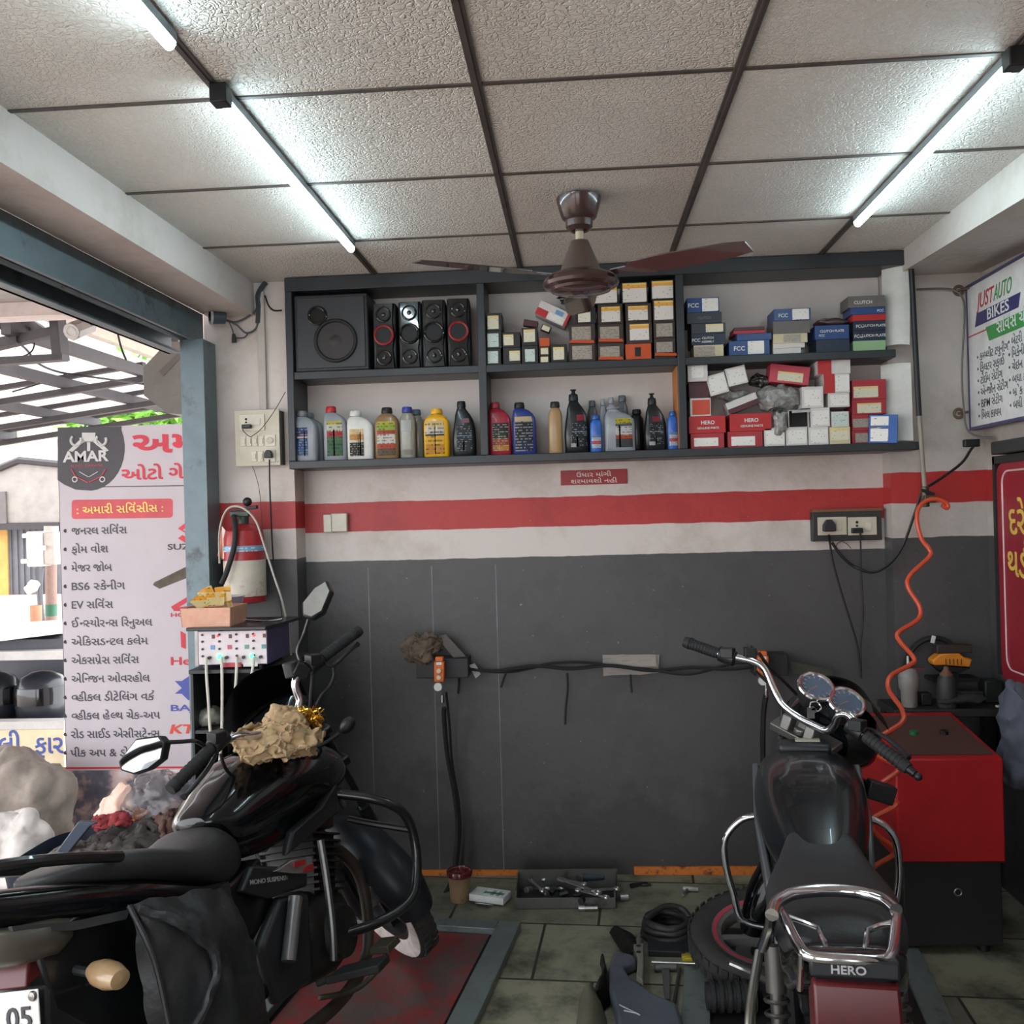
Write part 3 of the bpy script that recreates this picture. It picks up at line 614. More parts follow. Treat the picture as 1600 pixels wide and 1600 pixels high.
def carton(bay, px, m, label, lab=None, lrect=(.12, .88, .12, .88), depth=.12, Y=None, name='spare_part_box', text=None, rot=0, snap=True, group=None, lab2=None, m_side=None):
    Y = Y or SF+.02; x0 = atY(px[0], (px[1]+px[3])/2, Y).x+.0008; x1 = atY(px[2], (px[1]+px[3])/2, Y).x-.0008
    x0 = max(x0, {'MT': D1[1]}.get(bay, D2[1])+.0015); x1 = min(x1, D2[0]-.005) if bay == 'MT' else x1
    cx = (px[0]+px[2])/2; zt = atY(cx, px[1], Y).z; zb = atY(cx, px[3], Y).z
    if snap:
        base = BASEZ[bay]
        for (a, b, z1, yy0, yy1) in PLACED[bay]:
            if min(b, x1)-max(a, x0) > .02*(x1-x0) and z1 > base and z1 < (zt+zb)/2+.012 and min(yy1, Y+depth)-max(yy0, Y) > .01: base = z1
        zb = base+.0004; zt = max(zt, zb+.008)
        PLACED[bay].append((x0, x1, zt, Y, Y+depth))
    w, h = x1-x0, zt-zb
    t = thing(name, label, 'box', ((x0+x1)/2, Y, zb), 0, group)
    if rot: t.rotation_euler = (0, R(-rot), 0)
    MB().bx((-w/2, 0, 0), (w/2, depth, h)).build('carton', BOXM[m], t, bev=.0012)
    if lab:
        def put(l, q): MB().bx((-w/2+w*q[0], -.0012, h*q[2]), (-w/2+w*q[1], .0006, h*q[3])).build('printed_label', LAB[l], t)
        put(lab, lrect)
        if lab2: put(*lab2)
    if text:
        for tx, sz, fx, fz, mm in text:
            q = MB(); lettering(tx, sz*h, plane_m((-w/2+w*fx, -.0014, h*fz), (1, 0, 0), (0, 0, 1)), .0006, .02, q, 'C'); q.build('lettering', mm, t)
    return t
C = carton
# middle bay, upper tier
for px, l, lb in (((760, 545, 783, 570), 'bottom', 'green'), ((760, 517, 784, 544), 'middle', 'green'), ((760, 489, 784, 516), 'top', 'cream')):
    C('MT', px, 'black', {'bottom': 'black box with pale label, lowest in the leftmost column of middle bay', 'middle': 'black box with pale label between two others in leftmost column of middle bay', 'top': 'black box topmost of the leftmost column beside the speaker divider'}[l], lb, (.06, .8, .1, .85), depth=.1)
C('MT', (786, 543, 814, 568), 'black', 'black box with cream label and white print, under its twin in second column', 'cream', (.35, .95, .2, .8))
C('MT', (785, 519, 813, 543), 'black', 'black box with cream label on top of second column', 'cream', (.05, .62, .15, .85))
C('MT', (815, 540, 841, 568), 'black', 'black box with blue white label, bottom of third column', 'green', (.2, .8, .1, .8))
C('MT', (815, 512, 840, 539), 'black', 'black box with tall cream label, top of third column', 'cream', (.12, .85, .2, .9))
C('MT', (843, 555, 859, 568), 'black', 'tiny black box with cream label on the shelf right of third column', 'cream', (.1, .85, .1, .8))
C('MT', (843, 541, 859, 554), 'brown', 'tiny brown box with cream label on the tiny black box', 'cream', (.1, .85, .1, .8))
C('MT', (843, 528, 859, 540), 'orange', 'tiny opened orange box on the pile of tiny boxes', None)
C('MT', (861, 538, 886, 565), 'black', 'black box with cream label standing alone before the wide columns', 'cream', (.12, .82, .15, .85))
for px, m, lb, lr, nm in (((889, 536, 930, 562), 'brown', 'dirty', (.12, .88, .12, .85), 'dark brown box with grimy label, bottom of first wide column'),
    ((889, 506, 930, 532), 'brown', 'dirty', (.1, .84, .15, .85), 'dark brown box with grimy label on an orange flap, first wide column'),
    ((898, 481, 931, 504), 'black', 'bluehead', (.15, .75, .1, .9), 'black box with blue headed label on top of first wide column'),
    ((934, 536, 975, 563), 'brown', 'dirty', (.08, .84, .2, .8), 'dark brown box trimmed orange, bottom of second wide column'),
    ((934, 506, 974, 532), 'brown', 'dirty', (.08, .84, .12, .85), 'dark brown box third from top in second wide column'),
    ((934, 475, 973, 504), 'brown', 'orange', (.14, .9, .1, .86), 'dark brown box with orange headed label second in second wide column'),
    ((924, 445, 965, 474), 'black', 'orange', (.04, .98, .06, .94), 'top box of second wide column with large white and orange label'),
    ((977, 537, 1018, 560), 'orange', None, None, 'orange box with torn open front, bottom of third wide column'),
    ((978, 503, 1019, 531), 'brown', 'orange', (.14, .88, .16, .9), 'dark brown box on the torn orange box'),
    ((977, 474, 1018, 502), 'brown', 'orange', (.1, .86, .1, .86), 'dark brown box second in third wide column'),
    ((971, 441, 1012, 473), 'black', 'orange', (.04, .96, .06, .96), 'top box of third wide column with large white and orange label'),
    ((1022, 528, 1058, 557), 'brown', 'dirty', (.1, .86, .3, .8), 'dark brown box above orange flap at bottom of rightmost column'),
    ((1021, 503, 1058, 527), 'brown', 'dirty', (.12, .88, .08, .9), 'dark brown box with crinkled grimy label in rightmost column'),
    ((1020, 468, 1057, 502), 'brown', 'orange', (.06, .94, .1, .95), 'box with round hole in its white label, rightmost column'),
    ((1017, 437, 1056, 467), 'black', 'orange', (.04, .96, .06, .94), 'topmost box in the rightmost column of the middle bay')):
    C('MT', px, m, nm, lb, lr or (0, 1, 0, 1), depth=.15)
M_FLAP = BOXM['orange']
for a, b, y in ((890, 929, 536), (935, 974, 534), (935, 974, 562), (1023, 1058, 556)):
    p0 = atY(a, y, SF+.012); p1 = atY(b, y, SF+.012)
    solo('carton_flap', MB().hexa([p0+V((0, -.004, 0)), p1+V((0, -.004, 0)), p1+V((0, .006, 0)), p0+V((0, .006, 0)), p0+V((.004, -.008, .011)), p1+V((-.004, -.008, .011)), p1+V((-.004, .002, .012)), p0+V((.004, .002, .012))]), M_FLAP,
         {(890, 536): 'bent orange flap under the grimy boxes of the first wide column', (935, 534): 'bent orange flap halfway up the second wide column', (935, 562): 'bent orange flap at the foot of the second wide column', (1023, 556): 'bent orange flap at the foot of the rightmost column'}[(a, y)], 'flap')
MB().bx((-.014, -.0018, .012), (.010, .004, .05)).build('torn_opening', M_BLK, [o for o in COL.objects if o.get('label', '').startswith('orange box with torn')][0])
# tilted red and white carton
p = atY(838, 486, SF+.03)
def tilted(pxc, w, h, d, ang, m, label, parts, Y=SF+.03, ry=0):
    c_ = atY(pxc[0], pxc[1], Y); t = thing('spare_part_box', label, 'box', c_, 0); t.rotation_euler = Euler((0, R(ang), R(ry)))
    MB().bx((-w/2, 0, -h/2), (w/2, d, h/2)).build('carton', BOXM[m], t, bev=.0015)
    for nm, mm, q in parts:
        MB().bx((-w/2+w*q[0], -.0012, -h/2+h*q[2]), (-w/2+w*q[1], .0006, -h/2+h*q[3])).build(nm, mm, t)
    return t
tilted((864, 490), .138, .062, .08, 27, 'white', 'white and red carton tilted against the black bag in the middle bay', [('red_panel', BOXM['red'], (0, .36, 0, .5)), ('blue_print', mat('blue print', (110, 160, 200)), (.55, .8, .55, .85)), ('printed_label', LAB['white'], (.4, .9, .08, .5)), ('red_edge', BOXM['red'], (.92, 1, 0, 1))], Y=SF+.05)
tilted((853, 513), .04, .026, .03, 24, 'black', 'tiny tilted black box under the white and red carton', [('printed_label', LAB['cream'], (.1, .9, .1, .9))], Y=SF+.02)
tilted((829, 505), .06, .026, .04, 12, 'maroon', 'crushed maroon carton lying on the third column', [], Y=SF+.05)
def plastic_bag(label, pxc, rx, rz, Y, m, seed, amt=.02, ry=.05, name='plastic_bag', cat='bag'):
    c_ = atY(pxc[0], pxc[1], Y); mb = MB().ball((0, 0, 0), (rx, ry, rz), 40, 26); mb.crumple(amt, 18, seed); mb.crumple(amt*.45, 55, seed+3)
    lo = min(v.co.z for v in mb.bm.verts); mb.xf(Matrix.Translation(c_)); return solo(name, mb, m, label, cat, ang=70)
M_BAGD = mat('dark plastic film', (58, 56, 54), .12, alpha=.93, coat=.6)
M_BAGC = mat('clear crinkled plastic', (176, 174, 170), .1, col2=(120, 118, 116), nscale=40, namt=.3, alpha=.8, coat=.6, bump=.5, bscale=90)
plastic_bag('crumpled dark plastic bag behind the ceiling fan motor', (897, 464), .062, .04, SF+.1, M_BAGD, 4, ry=.04)

# right bay, upper tier
M_FCC = M_WHITEINK
for px, m, lb, lr, nm, tx, d in (
    ((1084, 539, 1131, 554), 'cream', 'dirty', (.02, .7, .1, .9), 'cream stained box, bottom of the leftmost stack in right bay', None, .13),
    ((1080, 521, 1134, 538), 'navy', None, None, 'navy box with white ring print on the cream stained box', [('FCC', .4, .14, .3, M_FCC), ('CLUTCH', .26, .48, .52, M_FCC), ('ASSEMBLY', .24, .48, .2, M_FCC)], .14),
    ((1080, 505, 1134, 520), 'dark', 'cream', (.42, .93, .12, .9), 'slate box with cream label in middle of leftmost stack', None, .14),
    ((1073, 488, 1128, 504), 'dark', None, None, 'slate box under the blue one in leftmost stack', [('CLUTCH', .3, .5, .4, mat('grey print', (120, 120, 124)))], .14),
    ((1073, 465, 1124, 487), 'blue', 'white', (.47, .97, .06, .94), 'blue box with white label on top of leftmost stack in right bay', [('FCC', .4, .2, .35, M_FCC)], .14),
    ((1139, 532, 1203, 551), 'blue', 'white', (.46, .86, .1, .95), 'blue box with white label under the red packets', [('FCC', .4, .25, .35, M_FCC)], .15),
    ((1151, 521, 1206, 531), 'blue', None, None, 'flat blue packet with pale edge on the labelled blue box', None, .13),
    ((1146, 516, 1196, 520), 'crimson', None, None, 'lower of two flat dark red packets', None, .13),
    ((1147, 511, 1195, 515), 'maroon', None, None, 'upper of two flat dark red packets', None, .12),
    ((1208, 544, 1252, 550), 'white', None, None, 'lowest thin white box of the middle stack', None, .13),
    ((1208, 536, 1258, 543), 'white', None, None, 'second thin white box from the bottom of the middle stack', None, .13),
    ((1208, 521, 1262, 534), 'cream', 'dirty', (.3, .8, .1, .9), 'dull cream box in middle of the middle stack', None, .13),
    ((1208, 501, 1266, 519), 'grey', None, None, 'grey box under the top blue box of the middle stack', None, .14),
    ((1209, 482, 1267, 500), 'blue', 'white', (.5, .95, .06, .94), 'blue box with white label on top of middle stack in right bay', [('FCC', .42, .25, .3, M_FCC)], .14),
    ((1275, 530, 1328, 543), 'navy', None, None, 'navy box at bottom of the stack under the dark packet', None, .13),
    ((1273, 508, 1327, 529), 'blue', None, None, 'blue clutch plate box under the dark packet', [('CLUTCH PLATE', .24, .5, .5, M_FCC), ('FCC', .22, .2, .2, M_FCC)], .14),
    ((1333, 532, 1384, 541), 'green', None, None, 'pale green flat box at bottom of the last stack by the white sheet', None, .12),
    ((1333, 516, 1384, 531), 'navy', None, None, 'lower navy clutch plate box in the last stack', [('FCC', .44, .16, .3, M_FCC), ('CLUTCH PLATE', .36, .6, .35, M_FCC)], .12),
    ((1333, 501, 1384, 515), 'navy', None, None, 'upper navy clutch plate box in the last stack', [('FCC', .44, .2, .3, M_FCC), ('CLUTCH PLATE', .36, .62, .35, M_FCC)], .12),
    ((1332, 491, 1384, 500), 'red', None, None, 'thin red box in the last stack', None, .12),
    ((1329, 480, 1384, 489), 'blue', None, None, 'thin blue box in the last stack above the red one', [('FCC', .5, .85, .3, M_FCC)], .12),
    ((1325, 462, 1383, 478), 'grey', None, None, 'grey brown box on top of the last stack by the white sheet', [('CLUTCH', .4, .4, .3, M_FCC)], .12)):
    C('RT', px, m, nm, lb, lr or (0, 1, 0, 1), depth=d, text=tx, Y=SF+.03)
pk = atY(1298, 497, SF+.1); top = max(z for (a, b, z, _, _) in PLACED['RT'] if a < pk.x < b)
mb = MB().ball((pk.x, SF+.09, top+.019), (.075, .045, .018), 28, 16); mb.crumple(.006, 30, 8)
solo('plastic_packet', mb, mat('dark glossy packet', (84, 66, 68), .15, coat=.6), 'dark glossy packet lying on the blue clutch plate box', 'packet', ang=60)

# right bay, lower tier
HR = [('HERO', .3, .52, .52, M_WHITEINK), ('GENUINE PARTS', .17, .52, .24, M_WHITEINK)]
for px, m, lb, lr, nm, tx, d, Yo in (
    ((1079, 677, 1132, 703), 'crimson', 'white', (.1, .82, .14, .7), 'crimson box with white label at the bottom left corner of right bay', None, .15, .03),
    ((1137, 674, 1192, 703), 'crimson', 'white', (.1, .78, .1, .68), 'crimson box with white label under the right red lettered box', None, .15, .03),
    ((1076, 650, 1134, 676), 'red', None, None, 'bright red box with white lettering, left one of two', HR, .15, .03),
    ((1140, 646, 1206, 673), 'red', None, None, 'bright red box with white lettering, right one of two', HR, .15, .03),
    ((1078, 622, 1111, 649), 'white', None, None, 'white box with an orange red end panel, on the left red box', None, .14, .03),
    ((1076, 597, 1108, 621), 'maroon', None, None, 'maroon box under the white box in the top left corner', None, .12, .045),
    ((1074, 565, 1106, 596), 'white', 'white', (.2, .8, .2, .8), 'white box in the top left corner of lower right bay', None, .14, .03),
    ((1194, 669, 1227, 701), 'white', 'white', (.1, .95, .1, .85), 'white printed box, first in the bottom row beside crimson box', None, .14, .03),
    ((1228, 668, 1262, 700), 'white', 'white', (.1, .95, .1, .85), 'white printed box, second in bottom row under the open box', None, .14, .03),
    ((1263, 667, 1295, 699), 'white', 'white', (.1, .95, .1, .85), 'white printed box, third in bottom row next to the cream box', None, .14, .03),
    ((1296, 667, 1329, 697), 'cream', 'cream', (.06, .94, .25, .9), 'cream box with handwriting at the end of the bottom row', None, .14, .03),
    ((1266, 637, 1297, 666), 'white', 'white', (.1, .95, .1, .85), 'white printed box right of the open empty box', None, .14, .03),
    ((1253, 604, 1287, 635), 'white', 'white', (.1, .9, .1, .85), 'white printed box beside the large clear bag', None, .14, .03),
    ((1299, 643, 1327, 666), 'white', 'green', (.1, .9, .1, .9), 'small white box with greenish print above the cream box', None, .14, .03),
    ((1294, 614, 1328, 642), 'white', 'white', (.1, .95, .1, .85), 'white printed box below the red and white toothed box', None, .14, .03),
    ((1287, 584, 1328, 613), 'white', 'white', (.45, .98, .1, .9), 'white box with red left half, second from the top of right column', None, .15, .03),
    ((1277, 551, 1329, 583), 'white', None, None, 'tall white box with red left half at top of right column', None, .15, .03),
    ((1331, 673, 1357, 697), 'crimson', 'dirty', (.2, .98, .1, .8), 'crimson box half hidden behind the tilted blue box, lowest', None, .12, .05),
    ((1331, 648, 1358, 672), 'crimson', 'dirty', (.05, .98, .2, .75), 'crimson box half hidden behind the tilted blue box, second lowest', None, .12, .05),
    ((1331, 624, 1385, 647), 'crimson', 'cream', (.15, .85, .1, .75), 'crimson box with cream label, second from top beside white sheet', None, .12, .05),
    ((1331, 593, 1385, 623), 'crimson', 'cream', (.04, .76, .1, .66), 'crimson box with cream label, topmost beside the lower white sheet', None, .12, .05)):
    C('RB', px, m, nm, lb, lr or (0, 1, 0, 1), depth=d, text=tx, Y=SF+Yo)
def find(s): return [o for o in COL.objects if o.get('label', '') == s][0]
def panel(lbl, nm, m, q):
    o = find(lbl); c_ = [k for k in o.children if k.name.startswith('carton')][0]; xs = [v.co.x for v in c_.data.vertices]; zs = [v.co.z for v in c_.data.vertices]; w, h = max(xs)*2, max(zs)
    MB().bx((-w/2+w*q[0], -.0016, h*q[2]), (-w/2+w*q[1], .0004, h*q[3])).build(nm, m, o)
panel('white box with an orange red end panel, on the left red box', 'orange_panel', mat('orange red card', (206, 78, 54), .5), (.1, .95, .08, .9))
panel('tall white box with red left half at top of right column', 'red_panel', BOXM['red'], (0, .42, 0, 1))
panel('white box with red left half, second from the top of right column', 'red_panel', BOXM['red'], (0, .42, 0, 1))
# open empty carton
a = atY(1232, 666, SF+.03); b = atY(1264, 640, SF+.03); zb = max(z for (p_, q_, z, _, _) in PLACED['RB'] if p_ < (a.x+b.x)/2 < q_ and z < b.z)
t = thing('open_box', 'open white carton with dark inside above the bottom row', 'box', ((a.x+b.x)/2, SF+.03, zb+.0005)); w = b.x-a.x-.002; h = b.z-zb
MB().bx((-w/2, 0, 0), (-w/2+.002, .13, h)).bx((w/2-.002, 0, 0), (w/2, .13, h)).bx((-w/2, 0, 0), (w/2, .13, .002)).bx((-w/2, 0, h-.002), (w/2, .13, h)).bx((-w/2, .128, 0), (w/2, .13, h)).build('carton', BOXM['white'], t)
MB().bx((-w/2+.002, .02, .002), (w/2-.002, .127, h-.002)).build('dark_inside', mat('dark block', (34, 30, 32), .8), t)  # dark block filling the inside of the empty carton
MB().hexa([(-w/2+.015, -.001, h), (w/2+.006, -.001, h), (w/2+.006, .001, h), (-w/2+.015, .001, h), (-w/2+.01, -.022, h-.014), (w/2, -.022, h-.012), (w/2, -.02, h-.011), (-w/2+.01, -.02, h-.013)]).build('flap', BOXM['white'], t)
tilted((1121, 600), .078, .084, .09, -14, 'white', 'white printed box tilted left beneath the other tilted one', [('printed_label', LAB['white'], (.1, .95, .1, .9))], Y=SF+.04)
tilted((1151, 587), .082, .075, .09, -12, 'white', 'white printed box tilted left, highest on the heap of right bay', [('printed_label', LAB['white'], (.1, .95, .1, .9))], Y=SF+.04)
tilted((1160, 630), .13, .048, .09, -20, 'white', 'flat white carton with dark sides tilted on the right red lettered box', [('dark_side', BOXM['maroon'], (.0, 1, 0, .42))], Y=SF+.05)
tilted((1234, 585), .16, .075, .09, 8, 'rose', 'rose red carton lying askew on the clear bags', [('printed_label', LAB['cream'], (.2, .84, .12, .62))], Y=SF+.06)
tilted((1380, 670), .108, .114, .05, 3, 'bluemed', 'cobalt blue box leaning out at the right end of lower shelf', [('printed_label', LAB['white'], (.06, .68, .06, .94)), ('blue_stripe', mat('blue stripe', (70, 120, 190)), (.06, .68, .5, .62))], Y=SF-.005, ry=-18)
plastic_bag('small clear bag of parts between the tilted white boxes and red boxes', (1142, 618), .07, .025, SF+.13, M_BAGC, 11, .012, ry=.03)
plastic_bag('large clear plastic bag of metal parts in the middle of right bay', (1217, 622), .1, .052, SF+.1, M_BAGC, 12, .02)
plastic_bag('dark twisted plastic bag above the large clear bag', (1189, 596), .05, .028, SF+.13, M_BAGD, 13, .018, ry=.035)
plastic_bag('clear bag hanging over the edge beside the right red lettered box', (1219, 661), .03, .05, SF+.03, M_BAGC, 14, .014, ry=.022)
# white foam sheets bent into the right end
M_FOAM = mat('white foam sheet', (208, 206, 200), .5, dirt=(150, 146, 140), dscale=6, dthr=.6)
def foam(pts, off, label, bend):
    P = [atY(x, y, SF+.0) for x, y in pts]
    def at(u, v):
        a_ = P[0].lerp(P[1], u); b_ = P[3].lerp(P[2], u); q = b_.lerp(a_, v); q.y += off+.06*(1-u)-bend*sin(pi*u)*.5; q.z += .004*sin(7*v+u*3); return q
    return solo('foam_sheet', MB().grid(at, 12, 16, .004), M_FOAM, label, 'sheet', ang=60)
foam([(1388, 407), (1424, 403), (1424, 538), (1390, 537)], .02, 'bent white foam sheet closing the upper right end of shelf', .03)
foam([(1388, 567), (1428, 564), (1432, 688), (1390, 688)], .035, 'white foam sheet closing the lower right end of shelf', .01)
# ------------------------------------------------------------------ things on the walls
M_CREAM = mat('aged cream plastic', (206, 196, 176), .45, dirt=(120, 108, 88), dscale=18, dthr=.62)
M_CREAM2 = mat('cream switch plastic', (216, 208, 190), .4)
M_HOLE = mat('dark hole', (18, 16, 16), .7)
M_WIRE = mat('black cable', (24, 24, 26), .5)
M_RUB = mat('black rubber', (30, 30, 31), .7, bump=.15, bscale=120)
PX = lambda x, y, Y: atY(x, y, Y)
def pxbox(mb, x0, y0, x1, y1, Y, d, back=0):
    a = PX(x0, (y0+y1)/2, Y); b = PX(x1, (y0+y1)/2, Y); c_ = (x0+x1)/2
    return mb.bx((a.x, Y, PX(c_, y1, Y).z), (b.x, Y+d, PX(c_, y0, Y).z))
def pxthing(name, label, cat, x, y, Y, group=None): return thing(name, label, cat, PX(x, y, Y), 0, group)
def cable(label, pts, r, m=None, name='cable', cat='cable', seg=6, n=5):
    return solo(name, MB().tube([V(p) for p in pts], r, seg, n), m or M_WIRE, label, cat)
def pp(pts, Y): return [PX(x, y, Y if not isinstance(Y, (list, tuple)) else Y[i]) for i, (x, y) in enumerate(pts)]

# red plaque below the shelf
t = pxthing('wall_plaque', 'small red plaque with white Gujarati lettering below the shelf', 'sign', 928, 757, YB-.006)
pxbox(MB(), 876, 734, 980, 757, YB-.006, .005).xf(Matrix.Identity(4)).build('plate', mat('plaque red', (158, 34, 40), .4), t, bev=.001, **W)
for tx, y, wd_ in (('ઉધાર માંગી', 744.5, .15), ('શરમાવશો નહી', 754.5, .2)):
    q = MB(); c_ = PX(928, y, YB-.0062); lettering(tx, .026, WALLM(c_), .0012, .012, q, 'C', wd_); q.build('lettering', mat('plaque lettering', (232, 206, 196), .5), t, **W)
# white junction box
t = pxthing('junction_box', 'white plastic junction box on the red stripe, left of centre', 'box', 523, 832, YB-.03)
pxbox(MB(), 517, 802, 542, 831, YB-.03, .028).build('housing', M_CREAM2, t, bev=.004, **W)
pxbox(MB(), 505, 804, 518, 832, YB-.036, .034).build('cover', M_CREAM2, t, bev=.004, **W)
# left electric board
Y0 = YPL-.055
t = pxthing('switch_board', 'large cream electric switch board on the left pillar beside the shelf', 'switchboard', 402, 728, Y0)
pxbox(MB(), 367, 640, 437, 728, Y0, .01).build('face_plate', M_CREAM, t, bev=.002, **W)
pxbox(MB(), 370, 643, 440, 727, Y0+.01, .043).build('back_box', mat('brown board side', (62, 56, 52), .6), t, **W)
pxbox(MB(), 374, 647, 413, 673, Y0-.006, .006).build('socket', M_CREAM2, t, bev=.001, **W)
s_ = t.children[-1]
MB().cyl(PX(384.5, 655, Y0-.0075), PX(384.5, 655, Y0-.004), .005, seg=10).cyl(PX(384.5, 660, Y0-.0075), PX(384.5, 660, Y0-.004), .004, seg=10).build('pin_hole', M_HOLE, s_, **W)
pxbox(MB(), 398, 653, 406, 664, Y0-.009, .004).build('rocker', M_CREAM2, s_, **W)
pxbox(MB(), 377, 663, 391, 669, Y0-.03, .024).build('plug', M_BLK, s_, bev=.003, **W)
for x0, y0 in ((376, 681), (385, 681), (394, 681), (404, 681), (393, 705), (403, 705)):
    pxbox(MB(), x0, y0, x0+8, y0+16, Y0-.005, .005).build('switch', M_CREAM2, t, bev=.001, **W)
    pxbox(MB(), x0+2, y0+4, x0+6.4, y0+12, Y0-.009, .005).build('rocker', M_CREAM2, t.children[-1], bev=.001, **W)
pxbox(MB(), 414, 679, 430, 697, Y0-.005, .005).build('regulator', M_CREAM2, t, bev=.001, **W)
MB().cyl(PX(421.5, 688, Y0-.014), PX(421.5, 688, Y0-.004), .012, .014, 20).build('knob', M_CREAM2, t.children[-1], **W)
pxbox(MB(), 414, 703, 430, 722, Y0-.005, .005).build('lower_socket', M_CREAM2, t, bev=.001, **W)
t2 = pxthing('power_plug', 'black three pin plug in the lower right socket of cream switch board', 'plug', 421, 718, Y0-.03)
pts = [(-.017, -.013), (.017, -.013), (.016, .006), (.007, .02), (-.007, .02), (-.016, .006)]
MB().prism(pts, .024, plane_m(PX(421, 711, Y0-.006), (1, 0, 0), (0, 0, 1))).build('plug_body', M_BLK, t2, bev=.003, **W)
MB().tube(pp([(421, 718), (421.5, 760), (424, 820), (427, 872), (432, 905), (440, 960), (446, 1010)], [Y0-.03, Y0-.02, Y0-.02, Y0-.02, Y0-.03, Y0-.08, 3.86]), .0035).build('cord', M_WIRE, t2, **W)
cable('thin dark wire running from the shelf corner down into the cream switch board', pp([(446, 612), (430, 640), (410, 668), (396, 680), (390, 682), (381, 674), (378, 668)], [SF-.01, Y0-.03, Y0-.035, Y0-.035, Y0-.035, Y0-.033, Y0-.02]), .0018, mat('grey brown wire', (84, 72, 66), .5))
cable('thin wire from bottom of cream switch board to the extinguisher', pp([(389, 716), (398, 738), (405, 765), (408, 800), (411, 840)], YPL-.02), .0014, mat('grey brown wire', (84, 72, 66), .5))
solo('cable_trunking', pxbox(MB(), 403, 455, 414, 640, YPL-.018, .016), mat('pale trunking', (196, 186, 178), .5), 'pale vertical cable trunking above the cream switch board', 'trunking', bev=.002)
# shop camera and its cables on the left pillar
t = pxthing('security_camera', 'small dark bullet camera at the top of left pillar beside shutter', 'camera', 342, 508, 3.95)
c0 = PX(330, 494, 3.93); c1 = PX(352, 495, 3.96)
MB().cyl(c0, c1, .034, .03, 20).build('body', mat('slate camera shell', (70, 80, 90), .35), t, bev=.005, **W)
MB().torus(c0+V((-.001, 0, 0)), .031, .006, c1-c0, 24, 8).build('hood_ring', mat('pale camera ring', (190, 192, 194), .3), t, **W)
MB().cyl(c0+V((-.002, 0, 0)), c0+V((.004, 0, 0)), .025, seg=18).build('lens', M_GLOSS, t, **W)
MB().tube([PX(342, 484, 3.955), PX(342, 478, 3.955), PX(338, 473, 3.96), PX(336, 469, 4.025)], .008).build('bracket', mat('slate camera shell', (70, 80, 90)), t, **W)
for i, (l, q) in enumerate((('upper black camera cable sweeping from camera to the pillar corner', [(354, 500), (368, 503), (385, 496), (400, 484), (404, 470), (408, 452)]), ('slack grey camera cable with a connector hanging under the camera', [(354, 501), (370, 508), (384, 520), (398, 515), (404, 500), (407, 478)]), ('short camera lead ending in a hanging plug on the left pillar', [(358, 503), (363, 515), (366, 526), (372, 528), (382, 527), (388, 520)]))):
    cable(l, pp(q, [3.97, 3.99, 4.0, 4.01, 4.01, 4.015]), .004 if i < 2 else .003, mat('grey cable', (66, 72, 76), .5))
solo('cable_plug', MB().cyl(PX(365, 522, 4.0), PX(366, 535, 4.0), .007, .011, 10), mat('dark plug', (48, 46, 44), .5), 'small dark plug dangling below the shop camera', 'plug')
cable('thick bundle of dark cables running up the left pillar corner to ceiling', pp([(403, 505), (404, 480), (403, 462), (410, 448), (416, 441)], YPL-.014), .012, mat('grey cable', (66, 72, 76)))
cable('cable loop from the left pillar corner into the speaker end of the shelf', pp([(414, 462), (420, 478), (428, 485), (440, 485)], [4.01, 4.0, 3.98, 3.955]), .004)
# fire extinguisher
Ye = 3.90; ce = PX(384, 942, Ye); re_ = .083
t = thing('fire_extinguisher', 'old red fire extinguisher with scraped white label hung on left pillar', 'extinguisher', ce)
M_EXR = mat('extinguisher red', (166, 42, 48), .35, dirt=(120, 40, 40), dscale=14, dthr=.6)
zt_ = PX(384, 818, Ye).z-ce.z
MB().lathe([(.06, 0), (re_, .006), (re_, zt_-.06), (re_*.92, zt_-.03), (re_*.6, zt_-.008), (.025, zt_)], seg=32).build('cylinder', M_EXR, t)
MB().lathe([(re_+.001, .03), (re_+.0025, .031), (re_+.0025, .178), (re_+.001, .179)], seg=32, ring=True).build('label_wrap', mat('scraped white label', (206, 198, 182), .6, dirt=(150, 62, 60), dscale=11, dthr=.57), t)
MB().lathe([(re_+.001, .215), (re_+.0025, .216), (re_+.0025, .238), (re_+.001, .239)], seg=32, ring=True).build('blue_band', bands('blue band', [(0, (116, 150, 176))], ink=(226, 226, 226), lines=2, words=16, inkamt=.5), t)
MB().cyl((0, 0, zt_-.005), (0, 0, zt_+.035), .022, seg=14).box((-.01, -.01, zt_+.04), (.08, .03, .022)).build('valve', mat('green black valve', (44, 62, 52), .4), t, bev=.003)
MB().hexa([(-.05, -.012, zt_+.052), (.06, -.012, zt_+.06), (.06, .012, zt_+.06), (-.05, .012, zt_+.052), (-.05, -.012, zt_+.06), (.06, -.012, zt_+.075), (.06, .012, zt_+.075), (-.05, .012, zt_+.06)]).build('handle', M_BLK, t, bev=.002)
MB().ball((.02, -.005, zt_+.09), .019, 14, 8).build('knob', M_BLK, t)
MB().tube([(-.03, -.03, zt_+.03), (-.005, -.085, zt_+.0), (-.004, -.105, zt_-.09), (-.035, -.11, zt_-.19), (-.06, -.105, zt_-.24)], .011, 10).build('hose', M_RUB, t)
solo('tricolour_ribbon', MB().hexa([PX(341, 870, 3.86), PX(353, 875, 3.86), PX(354, 875, 3.864), PX(342, 870, 3.864), PX(346, 822, 3.86), PX(360, 838, 3.86), PX(361, 838, 3.864), PX(347, 822, 3.864)]).crumple(.006, 20, 3), bands('orange white green', [(0, (206, 110, 70)), (.4, (220, 214, 206)), (.7, (76, 120, 84))], inkamt=0, axis=0), 'small tricolour ribbon hanging on the left of the extinguisher', 'ribbon')
